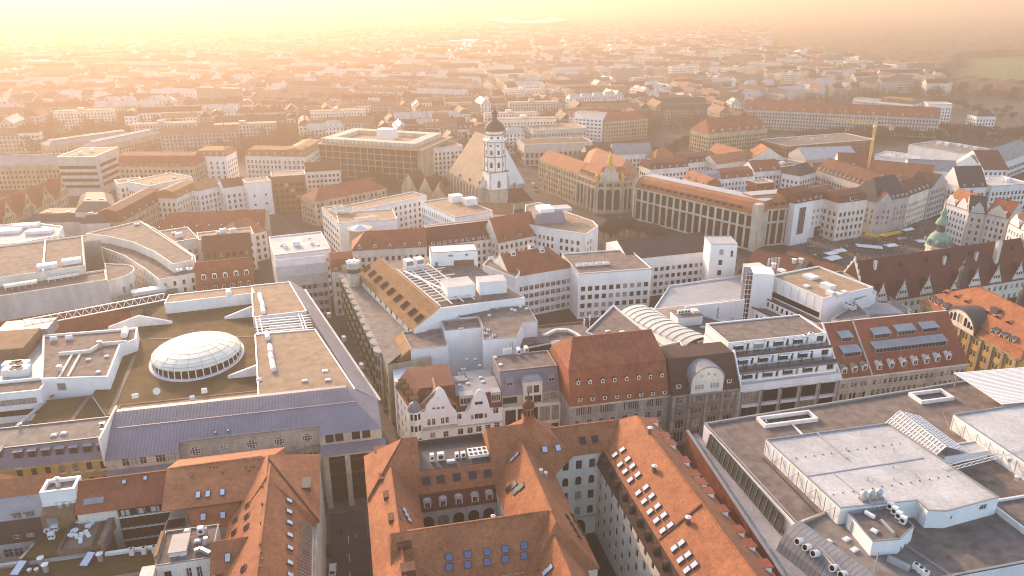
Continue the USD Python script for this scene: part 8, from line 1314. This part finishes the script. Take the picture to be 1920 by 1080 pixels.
# shop sign lettering over the white market house door
f = fq((1525, 376), (1571, 368), 23, 15); sg = T('shop_sign', 'black shop front panel with white lettering on the white market house', 'sign', f.w(f.L / 2, -.1, 3)); sg.add('panel', MB().box(f, f.L * .22, f.L * .92, -.3, -.02, .3, 6.4), 'dark'); tm = text_mesh('RESERVED', 1.0, .05); v = np.array(tm.vertices); v[:, 0] *= f.L * .5 / v[:, 0].max(); sg.add('lettering', MB().raw(np.array([f.w(f.L * .32 + x, -.33 - d, 3.9 + y) for x, y, d in v]), np.array(tm.faces)), 'frame_white')
for i in range(3): sg.add('shop_window', MB().box(f, f.L * (.25 + i * .22), f.L * (.43 + i * .22), -.36, -.31, .5, 3.4), 'glass')
# ---- crane
def crane():
    p = at(1627, 318, 0); t = T('tower_crane', 'yellow tower crane with long jib over the building site', 'crane', p); top = 37.0; m = MB()
    for dx in (-.75, .75):
        for dy in (-.75, .75): m.bar(p + (dx, dy, 0), p + (dx, dy, top), .24)
    for k in range(15):
        z = k * top / 15; s = 1 if k % 2 else -1
        for a, b in (((-1, -1), (1, -1)), ((1, -1), (1, 1)), ((1, 1), (-1, 1)), ((-1, 1), (-1, -1))): m.bar(p + (a[0] * s * .75, a[1] * s * .75, z), p + (b[0] * s * .75, b[1] * s * .75, z + top / 15), .14)
    t.add('mast', m, 'crane_yellow', kind=None); e = at(1552, 222, top + 1) - p; e[2] = 0; L = min(58, np.linalg.norm(e)); e /= np.linalg.norm(e); n = np.array([-e[1], e[0], 0]); m = MB(); T0 = p + (0, 0, top)
    for s in (-.8, .8): m.bar(T0 - e * 14 + n * s, T0 + e * L + n * s, .3)
    m.bar(T0 + (0, 0, 1.6), T0 + e * L + (0, 0, 1.4), .4)
    for k in range(24): a = k * L / 24; m.bar(T0 + e * a + n * .8, T0 + e * (a + L / 48) + (0, 0, 1.5), .22).bar(T0 + e * (a + L / 48) + (0, 0, 1.5), T0 + e * (a + L / 24) - n * .8, .22)
    t.add('jib', m, 'crane_yellow'); t.add('tower_head', MB().cyl(T0, 1.1, top, top + 8, 4, .2), 'crane_yellow'); t.add('cab', MB().box(Fr(T0 + n * 1.6, 0), -1, 1, -1, 1, top - 2, top), 'ac_white'); t.add('counterweight', MB().box(Fr(T0 - e * 13, 0), -1.6, 1.6, -1.2, 1.2, top - 3, top), 'stone_grey'); t.add('tie_rod', MB().bar(T0 + (0, 0, 8), T0 + e * L * .7 + (0, 0, 1.5), .2), 'crane_yellow'); t.add('tie_rod', MB().bar(T0 + (0, 0, 8), T0 - e * 13, .2), 'crane_yellow')
crane()
# ---- bare winter trees
def tree_proto(seed, p, lab, grp, H=13.0):
    r = np.random.default_rng(seed); t = T('bare_tree', lab, 'tree', p, grp); tr = MB(); cr = MB(); p = np.array(p, float); tr.cyl(p, .28, p[2] - .1, p[2] + H * .35, 7, .2); top = p + (0, 0, H * .35)
    def grow(a, d, L, w, k):
        b = a + d * L; (tr if k < 2 else cr).bar(a, b, w, w)
        if k >= 3:
            for _ in range(2): e = b + r.normal(0, .5, 3); n_ = r.normal(0, .16, 3); cr.poly(b - n_, b + n_, e + d * .8)
        if k == 4: return
        for _ in range(4 if k < 3 else 3):
            q = d + r.normal(0, .55, 3); q[2] = q[2] * .6 + .35; q /= np.linalg.norm(q); grow(a + d * L * r.uniform(.5, 1), q, L * r.uniform(.55, .8), w * .68, k + 1)
    for k in range(5): a = k * 1.257 + r.random(); d = np.array([math.cos(a) * .6, math.sin(a) * .6, .8]); grow(top - (0, 0, r.uniform(0, 2)), d / np.linalg.norm(d), H * .23, .17, 1)
    t.add('trunk', tr, 'bark'); t.add('crown', cr, 'twig'); return t
spots = []
rt = random.Random(5)
def along(poly, n, zone, lab, jit=4):
    for i in range(n): s = rt.random() * (len(poly) - 1); k = int(s); u = s - k; x = poly[k][0] + (poly[k + 1][0] - poly[k][0]) * u + rt.uniform(-jit, jit); y = poly[k][1] + (poly[k + 1][1] - poly[k][1]) * u + rt.uniform(-jit * .6, jit * .6); spots.append((x, y, zone, lab))
along([(1505, 268), (1600, 262), (1700, 258), (1800, 256), (1915, 262)], 170, 'bare trees in the park strip on the right', 'bare brown tree in the park strip between villas and grey hall roofs', 14)
along([(1130, 452), (1180, 440), (1240, 458)], 22, 'bare trees before the gallery block', 'bare tree on the small square before the sandstone gallery', 9)
along([(1195, 305), (1260, 290), (1310, 278)], 34, 'bare trees on the ring behind the bank', 'bare tree on the open space behind the corner bank', 12)
along([(640, 352), (700, 346), (750, 352)], 12, 'bare trees left of the church', 'bare tree in the lane between glass block and church', 6)
along([(820, 372), (845, 350), (865, 330)], 7, 'bare trees by the church wall', 'bare tree close to the left church wall', 5)
along([(960, 330), (975, 300), (968, 270)], 8, 'bare trees in the lane right of the church', 'bare tree in the lane right of the church tower', 4)
along([(380, 395), (440, 385), (500, 392)], 10, 'bare trees behind the flats', 'bare tree before the pale fire wall flats on the left', 6)
along([(60, 245), (200, 255), (330, 250), (440, 240)], 26, 'bare trees on the left ring road', 'hazy bare tree on the ring road at the left', 9)
along([(1640, 215), (1725, 205), (1800, 205), (1905, 225)], 60, 'bare trees among the villas', 'hazy bare tree among the white villas on the right', 9)
along([(520, 240), (640, 225), (760, 215)], 18, 'hazy trees beyond the glass block', 'hazy bare tree beyond the glass office block', 8)
P0 = None; protosT = {}
for i, (x, y, g, lab) in enumerate(spots):
    p = at(x, y, 0); k = i % 3
    if k not in protosT: protosT[k] = tree_proto(20 + k, p, lab, g)
    else: ref(protosT[k], 'bare_tree', p, rt.random() * 360, lab, 'tree', g, rt.uniform(.75, 1.15))
# ================================================================ the far districts
rf_ = random.Random(99)
BX, BY = [-40, 365, 460, 600, 790, 800, 900, 970, 1000, 1110, 1215, 1225, 1320, 1330, 1394, 1396, 1640, 1760, 1960], [305, 305, 295, 285, 283, 298, 298, 296, 262, 262, 262, 246, 246, 262, 258, 214, 186, 186, 190]
HOLES = [(1270, 262, 60, 26), (195, 275, 115, 26)]
def far_ok(x, y, z0=0):
    b = np.interp(x, BX, BY) - 5
    if y > b or y < 24 or x < -60 or x > 1980: return False
    if x > 1440 and y < 150 + (x - 1440) * .02 and y > 20 and y < 96 + max(0, (x - 1440)) * .16: return False     # the wood
    if x > 1770 and y < 186: return False
    if any(abs(x - a) < w and abs(y - c) < h_ for a, c, w, h_ in HOLES): return False
    if 85 < y < 112 and x < 760 and rf_.random() < .85: return False                                             # park belt on the left
    if y < 60 and rf_.random() < .4: return False
    return True
def toPx(p):
    d = np.array([p[0], p[1], p[2] - CAM_H]); w = d[1] * cp - d[2] * sp; return 960 + CAM_F * d[0] / w, 540 - CAM_F * (d[1] * sp + d[2] * cp) / w
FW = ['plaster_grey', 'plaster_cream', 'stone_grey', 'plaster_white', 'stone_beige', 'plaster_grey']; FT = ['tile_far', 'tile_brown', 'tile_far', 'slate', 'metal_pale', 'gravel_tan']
protosF, spotsF = [], []
for ry in range(6):                                             # regions with their own street grid
    for gx in range(-46, 47):
        for gy in range(0, 82):
            ang = [8, -14, 24, 3, -28, 15][(gx // 7 + 2 * (gy // 6)) % 6] if ry == 0 else None
            if ang is None: continue
            cx, cy = gx * 92 + (gy % 2) * 20, 520 + gy * 74; f = Fr((cx, cy), ang)
            modern = rf_.random() < .2
            if cy > 3300 and rf_.random() < .4: continue
            if modern: rows = [(rf_.uniform(-8, 8), 0, 60, 0)]
            else: rows = [(i * 16.5 - 28, -22, 16, 0) for i in range(4)] + [(i * 16.5 - 28, 22, 16, 180) for i in range(4)] + [(-38, i * 16 - 12, 14, -90) for i in range(2)] + [(38, i * 16 - 12, 14, 90) for i in range(2)]
            row = {0: rf_.randrange(1000), 180: rf_.randrange(1000), -90: rf_.randrange(1000), 90: rf_.randrange(1000)}
            for u, v, w, r in rows:
                if rf_.random() < .05: continue
                p = f.w(u, v); x, y = toPx((*p[:2], 0))
                if far_ok(x, y): spotsF.append((float(np.hypot(*p[:2])), p, ang + r, modern, row[r] if rf_.random() < .8 else rf_.randrange(1000)))
spotsF.sort(key=lambda s: s[0])
def proto_house(i, p, ang, lab, grp, modern):
    f = Fr((0, 0), 0); L = 17.0 if not modern else 58.0; D = 12.0; z = (15 + (i * 7 % 5)) if not modern else 19 + i % 3 * 5; f = Fr(np.array(p[:2]), 0)
    t = T('town_house' if not modern else 'slab_block', lab, 'house' if not modern else 'apartment block', p, grp); o = f.w(-L / 2, -D / 2)[:2]; f = Fr(o, 0); w, pn = MB(), MB(); wl = FW[i % 6]
    w.box(f, 0, L, 0, D, 0, z)
    for a, b in ((f.w(0, 0), f.w(L, 0)), (f.w(L, D), f.w(0, D)), (f.w(0, D), f.w(0, 0)), (f.w(L, 0), f.w(L, D))):
        d = (b - a)[:2]; l = np.linalg.norm(d); d /= l; nn = np.array([d[1], -d[0]]) * .05
        for zz in np.arange(2, z - 2.2, 3.4):
            for k in range(int(l / 3.1)): c = a[:2] + d * (l / int(l / 3.1) * (k + .5)) + nn; e = d * .65; pn.poly((*(c - e), zz), (*(c + e), zz), (*(c + e), zz + 1.9), (*(c - e), zz + 1.9))
    t.add('wall', w, wl); t.add('windows', pn, 'glass_dull', kind='stuff')
    if modern: t.add('roof', MB().box(f, -.2, L + .2, -.2, D + .2, z, z + .5), 'gravel_tan'); t.add('lift_house', MB().box(f, L * .4, L * .4 + 6, 3, 8, z + .5, z + 3.2), wl)
    else:
        m = [wing(f, 0, L, 0, D, z, z + 5.5, 'u', 0 if i % 3 else 3, 0 if i % 3 else 3)] if i % 4 != 3 else [frustum(f, (-.2, L + .2, -.3, D + .3), z, (0, L, 2, D - 2), z + 4), frustum(f, (0, L, 2, D - 2), z + 3.9, (0, L, 5, D - 5), z + 5.2)]
        roof(t, m, FT[i % 5]); [t.add('dormer', MB().box(f, L * q - .8, L * q + .8, .8, 3.4, z + .6, z + 2.6), wl) for q in (.2, .5, .8)] if i % 2 else None
        t.add('chimney', MB().box(f, L * .7, L * .7 + 1.2, D / 2 - .5, D / 2 + .5, z + 4, z + 7.2), 'brick_red')
    return t
KEY = {}; nT = nM = 0; rest = []
for dist, p, ang, modern, s in spotsF:
    if (nM >= 60 if modern else nT >= 290): rest.append((p, ang, modern, s)); continue
    i = s % (12 if not modern else 4); k = (modern, i); side = 'left' if p[0] < -80 else 'right' if p[0] > 80 else 'middle'
    col = {'plaster_white': 'white', 'plaster_cream': 'cream', 'plaster_grey': 'grey', 'stone_beige': 'stone', 'stone_grey': 'dull grey', 'plaster_bright': 'bright white'}[FW[i % 6]]; rc = {'tile_far': 'faded red', 'tile_brown': 'brown', 'metal_pale': 'pale metal', 'slate': 'dark slate'}[FT[i % 5]]
    far = 'nearer' if dist < 850 else 'farther'
    lab = ('hazy %s town house with %s roof in the %s far district, %s rows' % (col, rc, side, far)) if not modern else 'long %s slab block with flat roof in the hazy %s district' % (col, side)
    g = lab.replace('hazy ', 'far ').replace(' with', 's with', 1) if not modern else 'slab blocks, %s, %s' % (col, side)
    if k not in KEY: KEY[k] = proto_house(i, p, 0, lab, g, modern); KEY[k].prim.GetAttribute('xformOp:translate'); UsdGeom.Xformable(KEY[k].prim).AddRotateZOp().Set(float(ang))
    else: ref(KEY[k], 'slab_block' if modern else 'town_house', p, ang, lab, 'apartment block' if modern else 'house', g, (1, 1, .9 + .2 * ((s // 12) % 3) / 2))
    if modern: nM += 1
    else: nT += 1
DW, DR, DN = {}, {}, MB()
for p, ang, modern, s in rest:
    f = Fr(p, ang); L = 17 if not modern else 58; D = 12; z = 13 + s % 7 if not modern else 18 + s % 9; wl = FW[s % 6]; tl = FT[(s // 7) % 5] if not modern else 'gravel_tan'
    w = DW.setdefault(wl, MB()); r = DR.setdefault(tl, MB()); w.box(f, -L / 2, L / 2, -D / 2, D / 2, 0, z)
    if modern: r.box(f, -L / 2, L / 2, -D / 2, D / 2, z, z + .6)
    else: a = [f.w(u, v, z) for u, v in ((-L / 2, -D / 2), (L / 2, -D / 2), (L / 2, D / 2), (-L / 2, D / 2))]; e, g = f.w(-L / 2, 0, z + 5.5), f.w(L / 2, 0, z + 5.5); r.poly(a[0], a[1], g, e); r.poly(a[2], a[3], e, g); w.poly(a[1], a[2], g); w.poly(a[3], a[0], e)
    for zz in range(3, int(z) - 2, 4): DN.poly(f.w(-L / 2 + 1, -D / 2 - .05, zz), f.w(L / 2 - 1, -D / 2 - .05, zz), f.w(L / 2 - 1, -D / 2 - .05, zz + 1.5), f.w(-L / 2 + 1, -D / 2 - .05, zz + 1.5)) if modern else [DN.poly(f.w(x - .7, -D / 2 - .05, zz), f.w(x + .7, -D / 2 - .05, zz), f.w(x + .7, -D / 2 - .05, zz + 2), f.w(x - .7, -D / 2 - .05, zz + 2)) for x in (-6, -2, 2, 6)]
dt = T('distant_town', 'mass of small hazy houses filling the far districts towards the horizon', 'town', (0, 1500, 0)); tag(dt.prim, kind='stuff')
for k, m in DW.items(): dt.add('walls', m, k, kind='stuff')
for k, m in DR.items(): dt.add('roofs', m, k, kind='stuff')
dt.add('windows', DN, 'glass_dull', kind='stuff')
print('far houses', nT, nM, len(rest))
# ---- trees between the far houses
tp = tree_proto(77, (0, -3000.0, 0), 'bare tree far outside', 'far') if False else None
vs, fs = [], []
rr = np.random.default_rng(8); m_ = MB()
for k in range(150): c = rr.normal(0, 1, 3) * (2.4, 2.4, 2.2) + (0, 0, 6.5); d = rr.normal(0, .8, (2, 3)); m_.poly(c, c + d[0] * 1.3, c + d[1])
m_.cyl((0, 0), .35, 0, 6, 6, .2); v, f = m_.arr()
pi = UsdGeom.PointInstancer.Define(stage, '/World/distant_trees'); tag(pi.GetPrim(), 'bare brown trees scattered between the far rows of houses', 'trees', None, 'stuff'); quick('/World/distant_trees/tree', v, f, MATS['twig']); pi.CreatePrototypesRel().AddTarget('/World/distant_trees/tree'); pts = []
rt2 = random.Random(4)
while len(pts) < 5200:
    x, y = rt2.uniform(-30, 1950), 28 + 266 * rt2.random() ** 1.5
    if y < np.interp(x, BX, BY) + 2 and not (x > 1770 and 100 < y < 180): pts.append(at(x, y, 0))
pi.CreatePositionsAttr(Vt.Vec3fArray.FromNumpy(np.array(pts, np.float32))); pi.CreateProtoIndicesAttr(Vt.IntArray([0] * len(pts))); sc_ = np.array([[rt2.uniform(.8, 1.6)] * 3 for _ in pts], np.float32); pi.CreateScalesAttr(Vt.Vec3fArray.FromNumpy(sc_))
# ---- woods, meadow, hills
def wood(name, px, lab, h=15, step=14, seed=1):
    P = Polygon([at(x, y, 0)[:2] for x, y in px]); x0, y0, x1, y1 = P.bounds; step = max(step, math.sqrt((x1 - x0) * (y1 - y0) / 60000)); xs, ys = np.arange(x0, x1, step), np.arange(y0, y1, step); X, Y = np.meshgrid(xs, ys); import shapely
    ins = shapely.contains_xy(P, X, Y); q = np.stack([X, Y, 0 * X], -1); n = fbm(q / 45, 4, seed) ; n2 = np.random.default_rng(seed).random(X.shape); Z = np.where(ins, h * (.55 + .5 * n + .3 * n2), -.5); Xj = X + (n2 - .5) * step * .7; v = np.stack([Xj, Y, Z], -1).reshape(-1, 3); k = np.arange(X.size).reshape(X.shape); a, b, c, d = k[:-1, :-1], k[:-1, 1:], k[1:, 1:], k[1:, :-1]; keep = (ins[:-1, :-1] | ins[:-1, 1:] | ins[1:, 1:] | ins[1:, :-1]); f = np.concatenate([np.stack([a, b, c], -1)[keep], np.stack([a, c, d], -1)[keep]])
    m = ground_piece(name, MB().raw(v, f), 'wood_far', 'stuff', lab); tag(m.GetPrim(), None, 'wood')
mat('wood_far', '5c4a3c', .95, .4, .02, fine=.15, col2='43362c')
wood('wood', [(1432, 60), (1470, 100), (1560, 118), (1640, 138), (1720, 146), (1775, 142), (1800, 110), (1985, 100), (1985, 34), (1700, 22), (1500, 24)], 'broad brown winter wood behind the right hand districts', seed=2)
wood('wood', [(1760, 168), (1985, 196), (1985, 176), (1800, 158)], 'strip of bare wood between meadow and villas', seed=3); wood('wood', [(-60, 118), (250, 112), (560, 110), (780, 100), (760, 84), (500, 88), (200, 92), (-60, 96)], 'belt of hazy wood across the left far districts', seed=4); wood('wood', [(700, 70), (900, 66), (1130, 62), (1300, 60), (1430, 60), (1440, 36), (1100, 40), (800, 44), (640, 50)], 'dark band of wood round the stadium', seed=5); wood('wood', [(-60, 60), (400, 56), (650, 50), (640, 40), (300, 44), (-60, 46)], 'farthest hazy wood on the left', seed=6)
wood('wood', [(790, 130), (900, 135), (960, 126), (950, 112), (830, 112)], 'small grove in the middle of the far districts', seed=7)
sheet('meadow', [at(x, y, 0) for x, y in ((1775, 160), (1985, 190), (1985, 100), (1800, 112))], .05, 'meadow')
ht = MB(); yy = 9500
for k in range(40): pass
def far_hall(name, lab, cat, x0, x1, y, h, m='plaster_bright', curve=True):
    a, b = at(x0, y, 0), at(x1, y, 0); L = float(np.linalg.norm(b - a)); f = Fr(a, math.degrees(math.atan2(*(b - a)[:2][::-1]))); t = T(name, lab, cat, f.w(L / 2, 0)); n = 14; D = L * .5; t.add('wall', MB().box(f, 0, L, 0, D, 0, h * .5), 'plaster_grey'); v = [f.w(u * L, vv * D, h * .5 + h * .5 * math.sin(math.pi * min(1, max(0, .1 + .8 * u)))) for vv in (0, 1) for u in np.linspace(0, 1, n)]; mm = MB().raw(v, [x for i in range(n - 1) for x in ((i, i + 1, n + i + 1), (i, n + i + 1, n + i))]); mm.poly(*([f.w(0, 0, h * .5)] + [f.w(L, 0, h * .5)] + v[:n][::-1])); t.add('roof', mm, m); return t
far_hall('arena_hall', 'wide hall with pale curved roof below the stadium', 'hall', 808, 945, 92, 22)
def stadium():
    c = at(990, 57, 0); t = T('stadium', 'white roofed oval stadium in the haze at the top centre', 'stadium', c); sc = float(np.linalg.norm(at(1065, 57, 0) - at(915, 57, 0))) / 2; n = 48
    ring = lambda a, b, z, wv=0: [np.array([c[0] + a * math.cos(q), c[1] + b * math.sin(q) + b * 0, z + wv * math.cos(2 * q)]) for q in np.arange(n) * 2 * math.pi / n]
    def band(r0, r1): return MB().raw(r0 + r1, [x for i in range(n) for x in ((i, (i + 1) % n, n + (i + 1) % n), (i, n + (i + 1) % n, n + i))])
    t.add('wall', band(ring(sc, sc * .95, 0), ring(sc * 1.02, sc * .97, 38)), 'stone_tan'); t.add('roof', band(ring(sc * 1.03, sc, 42, 8), ring(sc * .5, sc * .5, 54, 6)), 'plaster_bright'); t.add('stand', band(ring(sc * .98, sc * .95, 38), ring(sc * .5, sc * .45, 4)), 'stone_grey'); t.add('pitch', MB().prism([p[:2] for p in ring(sc * .5, sc * .45, 0)], 0, .6), 'meadow')
stadium()
for lab, x, y, r, h, nm, ct in (('thin transmitter mast on the hazy horizon at left', 388, 40, 2.6, 140, 'radio_mast', 'mast'), ('slim tower left of the stadium', 880, 62, 5, 62, 'far_tower', 'tower'), ('narrow pale chimney tower before the wood', 1615, 150, 4, 34, 'far_tower', 'tower'), ('small tower block at the wood edge', 1440, 98, 12, 40, 'far_tower', 'tower')):
    p = at(x, y, 0); t = T(nm, lab, ct, p); t.add('shaft', MB().cyl(p, r, 0, h, 8, r * .7), 'plaster_grey'); t.add('head', MB().cyl(p, r * 1.2, h * .86, h * .9, 8), 'metal_grey')
for k, (x, y, w, h) in enumerate(((1460, 28, 36, 40), (620, 132, 70, 18), (560, 78, 60, 16), (150, 128, 60, 20), (250, 90, 46, 18), (60, 135, 80, 20), (470, 145, 60, 20), (1500, 118, 30, 26))):
    far_hall('far_hall', ['white tower group on the horizon', 'long white block beneath the arena', 'pale works halls left of the stadium', 'hazy block in the left far district, second row', 'bright reflecting hall roof at far left', 'leftmost long hazy block', 'hazy hall right of the reflecting glass roof', 'white block at the right wood edge'][k], 'hall', x - w / 2, x + w / 2, y, h)
